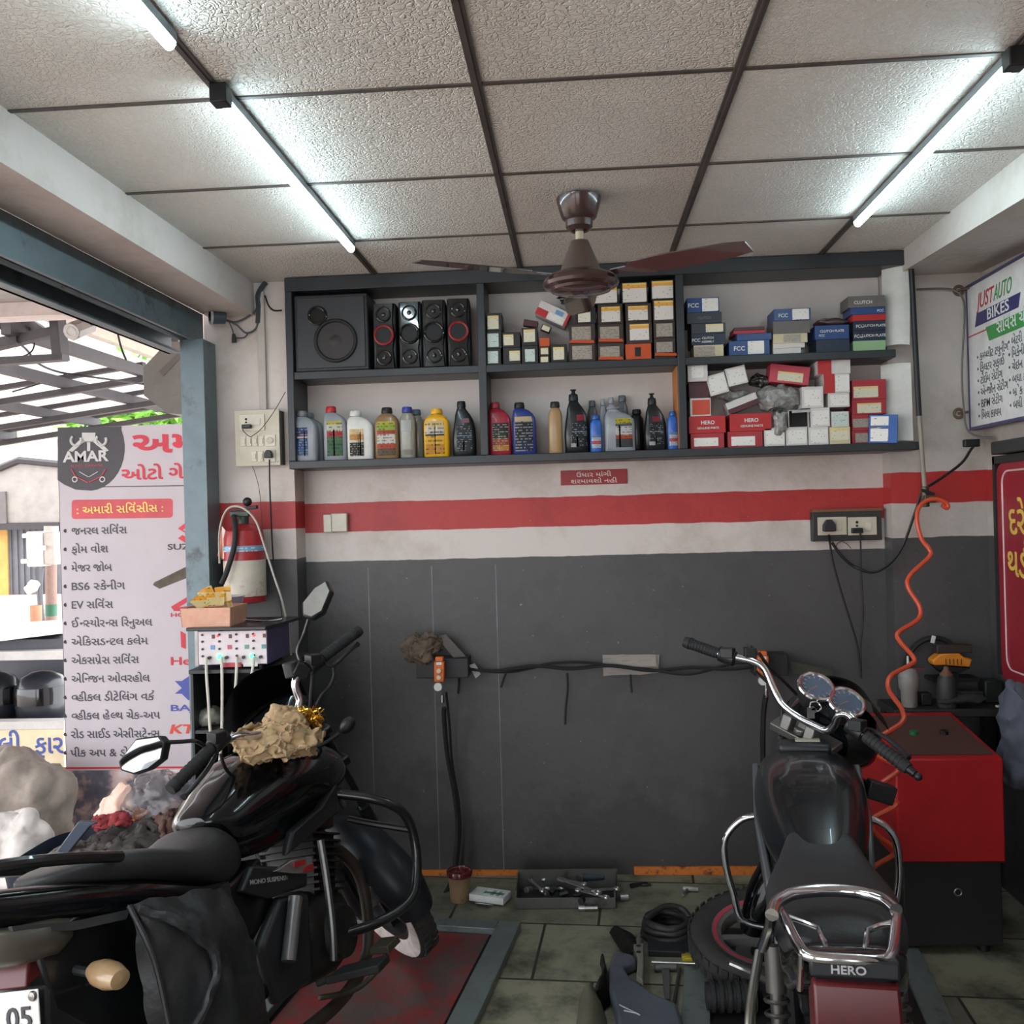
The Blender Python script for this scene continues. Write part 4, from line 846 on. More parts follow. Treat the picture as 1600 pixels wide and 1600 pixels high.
cable('pale tube arching over the extinguisher and down behind injector machine', pp([(343, 880), (343, 830), (352, 800), (366, 791), (383, 796), (400, 815), (412, 850), (428, 900), (441, 940), (450, 985), (455, 1025)], [3.86, 3.83, 3.8, 3.79, 3.79, 3.79, 3.79, 3.79, 3.78, 3.77, 3.76]), .0045, mat('pale tube', (176, 168, 156), .35), 'hose', 'hose')

# right switch board
Y0 = YB-.05
t = pxthing('switch_board', 'black framed double socket board on the wall right of centre', 'switchboard', 1324, 845, Y0)
pxbox(MB(), 1270, 798, 1378, 845, Y0, .048).build('back_box', mat('charcoal board', (52, 52, 50), .5), t, bev=.003, **W)
pxbox(MB(), 1269, 795, 1379, 799, Y0-.004, .05).build('wood_edge', mat('brown edging', (128, 84, 60), .6), t, **W)
for x0 in (1278, 1325):
    pxbox(MB(), x0, 808, x0+45, 836, Y0-.006, .007).build('socket_plate', M_CREAM, t, bev=.001, **W); sp = t.children[-1]
    pxbox(MB(), x0+29, 816, x0+37, 829, Y0-.01, .005).build('rocker', M_CREAM2, sp, bev=.001, **W)
    if x0 == 1325:
        MB().cyl(PX(1339, 816, Y0-.008), PX(1339, 816, Y0-.004), .006, seg=10).cyl(PX(1339, 821.5, Y0-.008), PX(1339, 821.5, Y0-.004), .005, seg=10).build('pin_hole', M_HOLE, sp, **W)
t2 = pxthing('power_plug', 'black three pin plug in left socket of the black framed board', 'plug', 1294, 832, Y0-.03)
MB().prism([(a_*1.5, b_*1.5) for a_, b_ in pts], .03, plane_m(PX(1294, 823, Y0-.007), (1, 0, 0), (0, 0, 1))).build('plug_body', mat('dark violet black plastic', (44, 38, 46), .5), t2, bev=.004, **W)
MB().tube(pp([(1295, 836), (1297, 850), (1302, 880), (1316, 930), (1330, 975), (1340, 1010), (1346, 1060)], [Y0-.025, Y0-.01, Y0-.005, Y0, Y0, Y0, Y0]), .0045).build('cord', M_WIRE, t2, **W)
t2 = pxthing('power_plug', 'small flat black plug in right socket of the black framed board', 'plug', 1340, 831, Y0-.03)
pxbox(MB(), 1332, 825, 1349, 833, Y0-.03, .024).build('plug_body', M_BLK, t2, bev=.003, **W)
MB().tube(pp([(1344, 831), (1345, 860), (1346, 900), (1349, 960), (1345, 1010), (1346, 1050)], [Y0-.015, Y0-.005, Y0, Y0, Y0, Y0]), .0035).build('cord', M_WIRE, t2, **W)
cable('black cable sagging from the top right boards down behind the double socket', pp([(1522, 696), (1516, 704), (1502, 724), (1470, 748), (1442, 768), (1430, 800), (1412, 850), (1392, 879), (1366, 894), (1340, 888), (1318, 872), (1300, 848)], [3.95, 3.98, 4.0, 4.0, 3.99, 4.0, 4.02, 4.03, 4.05, 4.13, 4.13, 4.13]), .006)
cable('thin looped lead under the black framed double socket', pp([(1300, 846), (1305, 857), (1308, 850), (1315, 846), (1323, 850), (1330, 857)], YB-.012), .0015)
solo('cable_adapter', pxbox(MB(), 1508, 686, 1532, 698, 3.93, .03).xf(Matrix.Identity(4)), M_BLK, 'black cable adapter hanging below the white service board', 'adapter', bev=.004)

# compressed air line and its coil hose
t = thing('air_pipe', 'black air drop pipe with brass valve running down the right pillar', 'pipe', PX(1446, 790, 3.93))
MB().cyl(PX(1422, 386, 3.93), PX(1436, 650, 3.93), .011, seg=12).build('upper_pipe', M_BLK, t, **W)
MB().cyl(PX(1436, 648, 3.93), PX(1445, 765, 3.93), .009, seg=12).build('lower_pipe', mat('grubby white pipe', (150, 140, 128), .5), t, **W)
MB().cyl(PX(1445, 760, 3.93), PX(1446, 792, 3.93), .016, seg=12).box(PX(1452, 780, 3.915), (.045, .03, .03)).build('valve', mat('tarnished brass', (92, 84, 70), .4, .6), t, bev=.003, **W)
MB().box(PX(1450, 769, 3.905), (.055, .008, .012), (0, R(20), 0)).build('lever', M_BLK, t, bev=.002, **W)
ORG = mat('orange hose', (214, 84, 54), .35)
cable('bright orange coiled air hose hanging from the brass valve to the floor', pp([(1472, 789), (1480, 794), (1479, 786), (1462, 780), (1447, 783), (1435, 795), (1433, 815), (1440, 842), (1452, 858), (1452, 870), (1422, 899), (1419, 918), (1437, 948), (1434, 968), (1404, 988), (1406, 1002), (1428, 1028), (1422, 1039), (1392, 1056), (1389, 1078), (1410, 1110), (1408, 1130), (1370, 1156), (1372, 1180), (1405, 1200), (1380, 1222), (1368, 1236), (1402, 1254), (1363, 1281), (1372, 1306), (1400, 1330), (1369, 1352), (1340, 1375)],
      [3.9, 3.9, 3.9, 3.9, 3.9, 3.89, 3.88, 3.87, 3.86, 3.85, 3.82, 3.8, 3.78, 3.76, 3.72, 3.7, 3.68, 3.66, 3.6, 3.56, 3.44, 3.4, 3.36, 3.36, 3.33, 3.3, 3.3, 3.3, 3.3, 3.3, 3.32, 3.35, 3.4]), .0085, ORG, 'air_hose', 'hose', 8, 6)

# boards on the right wall
XB = 1.62
def wx(px, py, X=XB): return atX(px, py, X)
a = wx(1511, 440); b = wx(1517, 668); zt_, zb_ = min(a.z, 2.444), b.z; yf = (a.y+b.y)/2; yn = yf-.92
t = thing('service_board', 'white service check board with purple frame high on the right wall', 'board', (XB, (yf+yn)/2, zb_))
RX = lambda x, y, z: V((x, y, z))
MB().bx((XB, yn, zb_), (XB+.02, yf, zt_)).build('panel', mat('white board print', (226, 224, 222), .35), t, **W)
MB().bx((XB-.004, yn, zb_-.012), (XB+.03, yf, zb_)).bx((XB-.004, yn, zt_), (XB+.03, yf, zt_+.012)).bx((XB-.004, yf, zb_-.012), (XB+.03, yf+.008, zt_+.012)).build('frame', mat('purple grey frame', (78, 74, 110), .4), t, **W)
H = zt_-zb_
def rtext(tx, size, y, z, m, nm='lettering', bold=.0, width=None, x=XB-.0006, par=None, shear=0):
    q = MB(); lettering(tx, size, plane_m((x, y, z), (0, -1, 0), (0, 0, 1)), .0008, bold, q, 'L', width, shear); return q.build(nm, m, par or t, **W)
M_GRN = mat('board green', (64, 150, 74), .4); M_PUR = mat('board navy', (58, 54, 106), .4); M_INK = mat('slate ink', (84, 86, 96), .5)
ly = yf-.09
rtext('JUST', .085, ly, zb_+H*.82, mat('board red', (196, 58, 56), .4), 'heading', .008, .15, shear=.25)
rtext('AUTO', .085, ly-.155, zb_+H*.82, M_GRN, 'heading', .004, .15, shear=.25)
MB().hexa([(XB-.002, ly+.02, zb_+H*.70), (XB-.002, ly-.36, zb_+H*.70), (XB, ly-.36, zb_+H*.70), (XB, ly+.02, zb_+H*.70), (XB-.002, ly, zb_+H*.79), (XB-.002, ly-.38, zb_+H*.79), (XB, ly-.38, zb_+H*.79), (XB, ly, zb_+H*.79)]).build('navy_banner', M_PUR, t, **W)
rtext('BIKES', .06, ly-.1, zb_+H*.712, M_WHITEINK, 'heading', .012, .19, x=XB-.0026)
MB().bx((XB-.001, yn, zb_+H*.645), (XB, yf, zb_+H*.655)).build('red_rule', mat('board red', (196, 58, 56)), t, **W)
MB().hexa([(XB-.002, yf-.2, zb_+H*.565), (XB-.002, yn, zb_+H*.565), (XB, yn, zb_+H*.565), (XB, yf-.2, zb_+H*.565), (XB-.002, yf-.17, zb_+H*.665), (XB-.002, yn, zb_+H*.665), (XB, yn, zb_+H*.665), (XB, yf-.17, zb_+H*.665)]).build('green_banner', M_GRN, t, **W)
rtext('સિવ^સ ચેક પોઇન્ટ'.replace('ન્ટ', 'ન~ટ'), .068, yf-.27, zb_+H*.59, M_WHITEINK, 'heading', .008, .46, x=XB-.0026)
col1 = ['• કમ્પ્લીટ ટ્યુનિંગ', '• ફિલ્ટર સફાઇ', '• ટાઇમિંગ', '• એન્જિન સેટિંગ', '• BPM સેટિંગ', '• બ્રેક સર્વિસ']
col1 = ['\u2022 કમ~પ~લીટ ટયુનીગ', '\u2022 િફલટર સફાઈ', '\u2022 ટોઈમ સેટીગ', '\u2022 એન~જીન સેટીગ', '\u2022 BPM સેટીગ', '\u2022 િબલ કાયમ']
col2 = ['\u2022 બેટરી તપાસ', '\u2022 િમકેનીક ચેક', '\u2022 ચેઇન ઓઇલીગ', '\u2022 બધા કામ ની', '\u2022 બ_ેક સેટીગ ની', '\u2022 બધી લાઈટ ની']
for i in range(6):
    z = zb_+H*(.455-.083*i)
    rtext(col1[i], .046, yf-.08, z, M_INK, 'lettering', .002); rtext(col2[i], .046, yf-.36, z+.012, M_INK, 'lettering', .002)
# red notice board
a = wx(1556, 725); b = wx(1566, 1062); yf = (a.y+b.y)/2; zt_, zb_ = a.z, b.z; H = zt_-zb_; yn = yf-1.0
t = thing('notice_board', 'dark red notice board with yellow Gujarati lettering on right wall', 'board', (XB, (yf+yn)/2, zb_))
def rrect(y0, y1, z0, z1, r, x, d):
    P = []
    for cy, cz, a0 in ((y0-r, z1-r, 0), (y1+r, z1-r, 90), (y1+r, z0+r, 180), (y0-r, z0+r, 270)):
        for k in range(6): aa = R(a0+18*k); P.append(V((x, cy+r*cos(aa), cz+r*sin(aa))))
    return MB().slab(P, (d, 0, 0))
rrect(yf, yn, zb_, zt_, .05, XB, .03).build('panel', mat('notice red', (150, 34, 48), .35), t, **W)
MB().bx((XB-.006, yf+.002, zb_+.02), (XB+.04, yf+.022, zt_+.03)).bx((XB-.006, yn, zt_), (XB+.04, yf+.022, zt_+.03)).build('frame', mat('black frame', (40, 40, 40), .5), t, **W)
P = []
for cy, cz, a0 in ((yf-.1, zt_-.08, 0), (yn+.08, zt_-.08, 90), (yn+.08, zb_+.1, 180), (yf-.1, zb_+.1, 270)):
    for k in range(6): aa = R(a0+18*k); P.append(V((XB-.001, cy+.05*cos(aa), cz+.05*sin(aa))))
MB().tube(P, .0035, 6, closed=True, straight=True).build('border_line', mat('pale border', (226, 190, 190), .5), t, **W)
M_YEL = mat('notice yellow', (226, 190, 84), .5)
for tx, sz, yy, fz, wdt in (('દરેક કામ', .15, .15, .68, None), ('થડ^ પાટી^', .15, .13, .49, None), ('ફુલ સિવ^સ', .13, .26, .28, None), ('અમારે ત~યા', .13, .27, .11, None)):
    rtext(tx, sz, yf-yy+.05, zb_+H*fz, M_YEL, 'lettering', .012, wdt)
# junk on top of the notice board
solo('black_conduit', MB().bx((XB-.02, yf-.8, zt_+.035), (XB+.05, yf+.0, zt_+.085)), mat('dark conduit', (54, 54, 56), .5), 'black conduit box lying along top of the red notice board', 'conduit', bev=.006)
cable('grey wire loop running down beside the white service board', pp([(1432, 452), (1470, 451), (1492, 454), (1505, 468), (1507, 500), (1503, 580), (1506, 640), (1512, 672), (1530, 682), (1550, 684)], [4.05, 4.05, 4.04, 4.02, 4.0, 4.0, 4.0, 4.0, 3.98, 3.95]), .004, mat('grey wire', (104, 100, 98), .5))
for y_, l in ((454, 'rusty wall hook beside the upper corner of service board'), (646, 'rusty wall hook beside the lower corner of service board')):
    c_ = PX(1498, y_, YPR-.006); solo('wall_hook', MB().torus(c_, .018, .006, (0, 1, 0), 18, 8).cyl(c_+V((0, .006, 0)), c_+V((.03, -.03, .003)), .005, seg=8), mat('rusty steel', (120, 98, 82), .6, .4), l, 'hook')

# ---- lift control pendant, cable run and rags along the dark wall
M_PEND = mat('orange pendant', (214, 104, 44), .4)
def pendant(x, y0, y1, label, group, Y):
    t = pxthing('pendant_control', label, 'control', x, y1, Y, group); s_ = (y1-y0)/41
    c_ = lambda yy, dy=0: PX(x, y0+(yy-1027)*s_, Y+dy)
    top, bot = c_(1027).z, c_(1066).z; xx = c_(1040).x; w = .024
    MB().hexa([(xx-w, Y, bot), (xx+w*.8, Y, bot), (xx+w*.8, Y+.04, bot), (xx-w, Y+.04, bot), (xx-w*.9, Y, top-.02), (xx+w*.9, Y, top-.02), (xx+w*.9, Y+.04, top-.02), (xx-w*.9, Y+.04, top-.02)]).hexa([(xx-w*.7, Y+.004, top-.02), (xx+w*.7, Y+.004, top-.02), (xx+w*.7, Y+.036, top-.02), (xx-w*.7, Y+.036, top-.02), (xx-w*.7, Y+.004, top), (xx+w*.7, Y+.004, top), (xx+w*.7, Y+.036, top), (xx-w*.7, Y+.036, top)]).build('housing', M_PEND, t, bev=.004, **W)
    MB().bx((xx-.011, Y-.003, top-.032), (xx+.011, Y+.003, top-.02)).build('label', M_EMBW, t, **W)
    for yy in (1048, 1058):
        q = c_(yy); q.y = Y; MB().cyl(q+V((0, -.012, 0)), q+V((0, .002, 0)), .0095, seg=14).build('push_button', mat('ivory button', (214, 200, 176), .4), t, **W)
    q = c_(1073); MB().cyl(q+V((-.004, -.008, 0)), q+V((-.004, .012, 0)), .017, seg=20).build('pressure_dial', mat('white dial', (216, 214, 210), .35), t, **W)
    q = c_(1078); MB().cyl(q+V((.01, .01, .004)), q+V((.012, .01, -.024)), .006, seg=10).cyl(q+V((.012, .01, -.024)), q+V((.012, .01, -.055)), .009, seg=12).build('hose_coupling', M_CHROME, t, **W)
    return t
def wallbox(px, label):
    a = PX(px[0], px[1], 4.06); b = PX(px[2], px[3], 4.06)
    return solo('cable_tray', MB().bx((a.x, 4.06, b.z), (b.x, YB, a.z)), mat('black steel box', (40, 40, 42), .5), label, 'box', bev=.003)
wallbox((650, 1030, 732, 1059), 'black steel box on wall holding the rag, behind left pendant control')
wallbox((1178, 1024, 1232, 1056), 'black steel box on the wall behind the right motorcycle handlebar')
pendant(686, 1027, 1068, 'orange push button pendant hanging below the brown rag', 'orange lift controls on the dark wall', 4.0)
pendant(1193, 1018, 1059, 'orange push button pendant half hidden behind right motorcycle handlebar', 'orange lift controls on the dark wall', 4.0)
cable('black lift hose hanging from left pendant control down to the floor', pp([(694, 1106), (694, 1125), (699, 1180), (710, 1240), (715, 1290), (712, 1340), (704, 1380), (690, 1405)], [4.01, 4.03, 4.08, 4.1, 4.1, 4.08, 4.02, 3.95]), .011, M_RUB, 'lift_hose', 'hose')
cable('second black lift hose falling from right pendant behind the motorcycle', pp([(1197, 1086), (1193, 1115), (1192, 1180), (1196, 1250), (1198, 1340), (1200, 1390)], [4.01, 4.03, 4.07, 4.1, 4.1, 4.0]), .011, M_RUB, 'lift_hose', 'hose')
cable('thin cable falling beside the left lift hose', pp([(697, 1082), (702, 1130), (706, 1190), (716, 1250), (719, 1300), (714, 1350), (712, 1372)], [4.1, 4.13, 4.14, 4.145, 4.145, 4.14, 4.1]), .006, M_RUB)
def strand(seed, dy, r, label):
    random.seed(seed); P = []
    for i, x in enumerate(range(730, 1181, 25)):
        y = 1044+dy*sin((x-730)*pi/(90 if x < 900 else 130))*(1 if dy < 7 else 1)+2.5*sin(x*.05+seed)
        P.append(PX(x, y, YB-.055+.008*sin(seed+i)))
    return cable(label, P, r, M_RUB)
strand(1, 2, .0085, 'upper thick black cable running along the dark wall to right pendant')
strand(4, 8, .007, 'lower slack black cable looping under the thick one on dark wall')
for l, q in (('black cable tail hanging longest below the middle of the cable run', [(886, 1052), (887, 1075), (884, 1105), (883, 1132)]), ('short black tie end under the right part of the cable run', [(985, 1054), (986, 1070), (987, 1082)]), ('black cable end dangling beside the left pendant', [(712, 1040), (717, 1060), (716, 1084)]), ('tiny tie end hanging left of middle on the cable run', [(790, 1052), (786, 1064), (783, 1074)])):
    cable(l, pp(q, YB-.05), .005, M_RUB)
mb = MB().ball(PX(662, 1011, 4.08), (.078, .05, .052), 80, 50); mb.crumple(.024, 16, 5); mb.crumple(.012, 38, 6); mb.fold(.007, 30, 2, (.5, 1, 2.4))
solo('rag', mb, mat('brown rag', (112, 96, 82), .9, col2=(70, 58, 48), nscale=14), 'crumpled brown rag stuffed on black box at left of the dark wall', 'rag', ang=70)
M_NEWS = bands('newspaper', [(0, (192, 182, 172))], lines=9, inkamt=.42, ink=(160, 150, 142), words=3)
def sheet(pts, Y, off, label, name='newspaper', m=None, cr=.004, seed=1):
    P = [PX(x, y, Y[i] if isinstance(Y, list) else Y) for i, (x, y) in enumerate(pts)]
    g = MB().grid(lambda u, v: (P[0].lerp(P[1], u)).lerp(P[3].lerp(P[2], u), v), 12, 12); g.crumple(cr, 14, seed); bmesh.ops.solidify(g.bm, geom=g.bm.faces[:], thickness=off)
    return solo(name, g, m or M_NEWS, label, 'paper', ang=60)
sheet([(682, 994), (696, 991), (732, 1030), (722, 1044)], [4.08, 4.09, 4.11, 4.1], .006, 'folded paper leaning on the black box beside the brown rag', m=mat('dirty grey paper', (150, 140, 134), .8))
sheet([(941, 1023), (1030, 1023), (1028, 1052), (943, 1056)], [4.155, 4.16, 4.15, 4.15], .003, 'newspaper sheet tucked behind the cables on the dark wall', seed=4)
sheet([(945, 1040), (1024, 1024), (1026, 1040), (947, 1048)], [4.135, 4.135, 4.13, 4.13], .003, 'folded newspaper roll in front of the tucked newspaper sheet', seed=5, cr=.003)
sheet([(733, 1038), (742, 1036), (752, 1052), (744, 1060)], 4.11, .003, 'scrap of white paper caught at left end of the cables', m=M_EMBW, seed=7)
sheet([(1233, 1033), (1300, 1047), (1300, 1056), (1240, 1052)], 4.1, .02, 'grey board leaning on wall behind the right motorcycle gauges', 'board_offcut', mat('grey green board', (104, 106, 92), .6), .002)

# ---- tall cabinet on the left with the injector cleaning machine
YC = 3.42
cx0, cx1 = PX(298, 1100, YC).x, PX(437, 1100, YC).x; ztop = PX(368, 1052, YC).z
M_CAB = mat('black cabinet steel', (42, 43, 46), .45)
t = thing('tool_cabinet', 'tall black open cabinet standing before the left pillar', 'cabinet', ((cx0+cx1)/2, YC, 0))
MB().bx((cx0, YC, 0), (cx0+.012, YC+.4, ztop)).bx((cx1-.012, YC, 0), (cx1, YC+.4, ztop)).bx((cx0, YC+.39, 0), (cx1, YC+.4, ztop)).build('case', M_CAB, t, bev=.002, **W)
MB().bx((cx0-.004, YC-.004, ztop), (cx1+.004, YC+.4, ztop+.014)).build('top', M_CAB, t, bev=.002, **W)
for z in (ztop-.22, ztop-.44, ztop-.7): MB().bx((cx0+.012, YC+.004, z), (cx1-.012, YC+.39, z+.012)).build('shelf', M_CAB, t, **W)
MB().bx((cx0+.012, YC, .06), (cx1-.012, YC+.012, ztop-.46)).build('door', M_CAB, t, bev=.003, **W)
mb = MB().ball(PX(318, 1118, YC+.09)+V((0, 0, .0)), (.06, .05, .036), 24, 14); mb.crumple(.012, 24, 21); lo = min(v.co.z for v in mb.bm.verts); mb.xf(Matrix.Translation((0.02, 0, ztop-.2075-lo)))
solo('plastic_bottle', mb, mat('hazy plastic', (150, 150, 138), .2, alpha=.8, coat=.4), 'hazy crushed plastic bottle on upper shelf of the black cabinet', 'bottle', ang=60)
mz = ztop+.0145; x0 = PX(305, 1020, YC+.02).x; x1 = PX(418, 1020, YC+.02).x; mh = PX(365, 984, YC+.02).z-mz-.012
t = thing('injector_machine', 'white and purple fuel injector cleaning machine with glowing lamps on black cabinet', 'machine', ((x0+x1)/2, YC+.02, mz))
w = x1-x0; d = .27
MB().bx((-w/2, .004, .012), (w/2, d, mh+.012)).build('housing', mat('purple grey steel', (84, 78, 116), .4), t, bev=.004)
MB().bx((-w/2+.014, -.003, .016), (w/2-.002, .004, mh+.008)).build('front_panel', mat('pinkish white panel', (220, 208, 212), .4), t, bev=.001)
MB().bx((-w/2, -.002, .012), (-w/2+.012, .006, mh+.012)).build('left_flange', M_STEEL, t)
for sx in (-1, 1):
    for y in (.02, d-.03): MB().cyl((sx*(w/2-.03), y, 0), (sx*(w/2-.03), y, .0125), .009, seg=10).build('foot', M_BLK, t)
M_LEDG = mat('green lamp', (60, 255, 150), .3, emit=3.0); M_LEDR = mat('red lamp', (255, 70, 70), .3, emit=1.2)
for cxk in range(4):
    u = -w/2+.03+w*.235*cxk
    for vz in (.92, .73, .52, .32):
        MB().cyl((u, -.008, mh*vz+.006), (u, -.001, mh*vz+.006), .0042, seg=10).build('knob', M_BLK, t)
    MB().bx((u+.036, -.006, mh*.86), (u+.046, -.002, mh*.97)).build('toggle', mat('dark red toggle', (96, 40, 40), .4), t)
    MB().bx((u+.03, -.005, mh*.55), (u+.046, -.002, mh*.67)).build('print_patch', [mat('blue print patch', (110, 150, 196)), mat('red print patch', (190, 90, 100)), mat('green print patch', (110, 160, 130)), mat('teal print patch', (90, 150, 150))][cxk], t)
    MB().cyl((u+.026, -.012, mh*.32), (u+.026, -.001, mh*.32), .006, seg=12).build('outlet', M_BLK, t)
for k_, m_ in ((.27, M_LEDG), (.72, M_LEDG)): MB().ball((-w/2+.02+w*k_, -.005, mh*.34), .0085, 12, 8).build('lit_lamp', m_, t)
for k_ in (.25, .75): MB().ball((-w/2+.02+w*k_, -.004, mh*.93), .005, 10, 6).build('lit_lamp', M_LEDR, t)
MB().bx((-w/2+.1, -.004, mh*.04), (-w/2+.175, -.002, mh*.17)).build('red_plate', mat('red plate', (190, 64, 76), .4), t, bev=.001)
MB().bx((-w/2+.18, -.004, mh*.05), (-w/2+.235, -.002, mh*.16)).build('name_plate', M_EMBW, t, bev=.001)
for i, (q) in enumerate(([(322, 1027), (323, 1060), (326, 1100), (329, 1150), (333, 1190)], [(346, 1027), (347, 1060), (347, 1110), (346, 1160), (342, 1200)], [(370, 1027), (369, 1060), (366, 1100), (364, 1125), (361, 1160)], [(397, 1027), (394, 1050), (390, 1080), (387, 1105), (380, 1140)])):
    MB().tube(pp(q, [YC+.006, YC-.025, YC-.03, YC-.03, YC-.03]), .0055, 8).build('white_tube', mat('milky tube', (204, 198, 186), .3), t, **W)
# tray, box and sachets on the machine
zt_ = mz+mh+.013
tx0 = PX(292, 985, YC).x; tx1 = PX(441, 978, YC).x
solo('black_tray', MB().hexa([(tx0, YC-.01, zt_), (x1+.005, YC-.01, zt_), (tx1-.02, YC+.33, zt_), (tx0, YC+.33, zt_), (tx0, YC-.01, zt_+.012), (x1+.005, YC-.01, zt_+.012), (tx1-.02, YC+.33, zt_+.012), (tx0, YC+.33, zt_+.012)]), mat('glossy black sheet', (34, 36, 40), .25), 'glossy black sheet lying on top of the injector machine', 'tray', bev=.002)
zt_ += .0125
bx0, bx1 = PX(282, 960, YC+.01).x, PX(361, 960, YC+.01).x
solo('terminal_block', MB().tube(pp([(375, 968), (420, 970), (441, 967)], [YC+.16, YC+.16, YC+.17]), .004, 8), M_CHROME, 'thin bright rod lying along the back of the black sheet', 'rod')
t = thing('parts_box', 'peach plastic box full of yellow sachets on the glossy black sheet', 'box', ((bx0+bx1)/2, YC+.01, zt_), R(0)); w = bx1-bx0; h = PX(320, 950, YC+.01).z-zt_
mb = MB(); A = [(-w/2+.004, 0), (w/2-.004, 0), (w/2-.004, .17), (-w/2+.004, .17)]; B = [(-w/2, -.004), (w/2, -.004), (w/2, .174), (-w/2, .174)]
for k_ in range(4):
    p, q, p2, q2 = A[k_], A[(k_+1) % 4], B[k_], B[(k_+1) % 4]; n_ = V((q[1]-p[1], -(q[0]-p[0]), 0)).normalized()*-.003
    mb.faces([V((*p, 0)), V((*q, 0)), V((*q2, h)), V((*p2, h)), V((*p, 0))+n_, V((*q, 0))+n_, V((*q2, h))+n_, V((*p2, h))+n_], [(0, 1, 2, 3), (7, 6, 5, 4), (0, 4, 5, 1), (1, 5, 6, 2), (2, 6, 7, 3), (3, 7, 4, 0)])
mb.bx((-w/2+.004, 0, 0), (w/2-.004, .17, .003)); mb.build('tub', mat('peach plastic', (206, 160, 136), .35, col2=(186, 130, 106), nscale=20), t)
M_SACH = bands('yellow sachet', [(0, (226, 206, 150)), (.6, (232, 170, 50)), (.85, (226, 206, 150))], ink=(90, 60, 30), lines=5, inkamt=.4)
for i, (px_, py_, w_, h_, an, tilt) in enumerate(((312, 940, .062, .05, -38, 50), (336, 936, .07, .055, 6, 60), (349, 928, .06, .06, 10, 72), (332, 951, .085, .03, -2, 30), (357, 944, .03, .05, 20, 75), (322, 928, .06, .045, 30, 70))):
    c_ = PX(px_, py_, YC+.05+.012*i); g = MB().grid(lambda u, v: ((u-.5)*w_, (v-.5)*h_, .004*sin(u*5+i)), 8, 8); bmesh.ops.solidify(g.bm, geom=g.bm.faces[:], thickness=.003)
    g.xf(Matrix.Translation(c_) @ Euler((R(tilt), 0, 0)).to_matrix().to_4x4() @ Matrix.Rotation(R(an), 4, 'Z'))
    solo('sachet', g, M_SACH, ['yellow sachet at the left end of the peach box, tilted', 'yellow sachet flat in the middle of the peach box', 'yellow sachet standing at the back right of peach box', 'long cream sachet lying across the front of peach box', 'yellow sachet folded upright at right end of peach box', 'yellow sachet standing at the back left of peach box'][i], 'sachet', 'yellow sachets in the peach box', ang=60)
c_ = PX(356, 932, YC+.26); c_.z = zt_
mb = MB(); mb.lathe([(.045, 0), (.05, .003), (.062, .085), (.066, .088), (.066, .092), (.06, .092), (.047, .006), (.001, .004)], c_, seg=28, sx=1.0)
solo('clear_tub', mb, mat('cloudy lilac plastic', (168, 156, 168), .15, alpha=.62, coat=.3), 'cloudy clear round tub behind the yellow sachets', 'tub')
# ------------------------------------------------------------------ the two motorcycles (x forward, y left, z up in their own frames)
M_TANK = mat('gloss black paint', (15, 17, 20), .13, coat=.35, spec=.35, col2=(11, 12, 14))
M_MATTE = mat('matte black plastic', (38, 40, 43), .42, bump=.05, bscale=200)
M_SEAT = mat('black seat vinyl', (44, 44, 46), .5, col2=(36, 36, 38), bump=.12, bscale=160)
M_ENG = mat('dark engine alloy', (46, 45, 44), .5, .5, dirt=(70, 62, 52), dscale=16)
M_FRAME = mat('black frame paint', (24, 25, 27), .3, coat=.3)
M_TYRE = mat('dusty tyre rubber', (52, 50, 49), .8, col2=(38, 37, 36), nscale=20, bump=.2, bscale=90)
M_RIM = mat('black rim', (34, 34, 36), .4, .3)
M_DUST = mat('pale road dust', (196, 186, 180), .9, col2=(150, 140, 134), nscale=24)
M_BROWN = mat('sooty exhaust', (74, 64, 58), .5, .5)
M_GLASS = mat('dial glass', (200, 210, 220), .03, trans=.9, alpha=.35)
M_MIRR = mat('mirror glass', (210, 214, 218), .03, 1, col2=(200, 204, 208))
M_AMB = mat('dusty amber lens', (172, 144, 110), .25, col2=(140, 112, 80), coat=.4)
M_TAILR = mat('red tail lens', (84, 14, 21), .32, col2=(66, 12, 18))
def ell(x, zc, hw, hh, n=20, e=.75, yo=0, flat=0):
    r = []
    for k in range(n):
        a = 2*pi*k/n; c_, s_ = cos(a), sin(a)
        r.append(V((x, yo+hw*math.copysign(abs(c_)**e, c_), zc+hh*math.copysign(abs(s_)**e, s_))))
    return r
def eloft(secs, **k): return MB().loft([ell(*s, **k) for s in secs])
def sloft(secs, ns=5, np_=4):
    """loft through sections (lists of points), smoothed along and around"""
    S = [smooth_path(x, np_, closed=True) for x in secs]
    out = []
    for k in range(len(S[0])):
        out.append(smooth_path([x[k] for x in S], ns))
    return MB().loft([[out[k][i] for k in range(len(out))] for i in range(len(out[0]))])
def bike_root(name, label, x, y, h, lean, s):
    t = thing(name, label, 'motorcycle', (x, y, 0), rot=(-lean, 0, pi/2-h)); t.scale = (s, s, s); t.location.z = .0085; return t
def steer_m(deg, piv=(.40, 0, .90), rake=26):
    ax = V((-sin(R(rake)), 0, cos(R(rake)))); return Matrix.Translation(piv) @ Matrix.Rotation(R(deg), 4, ax) @ Matrix.Translation(-V(piv))
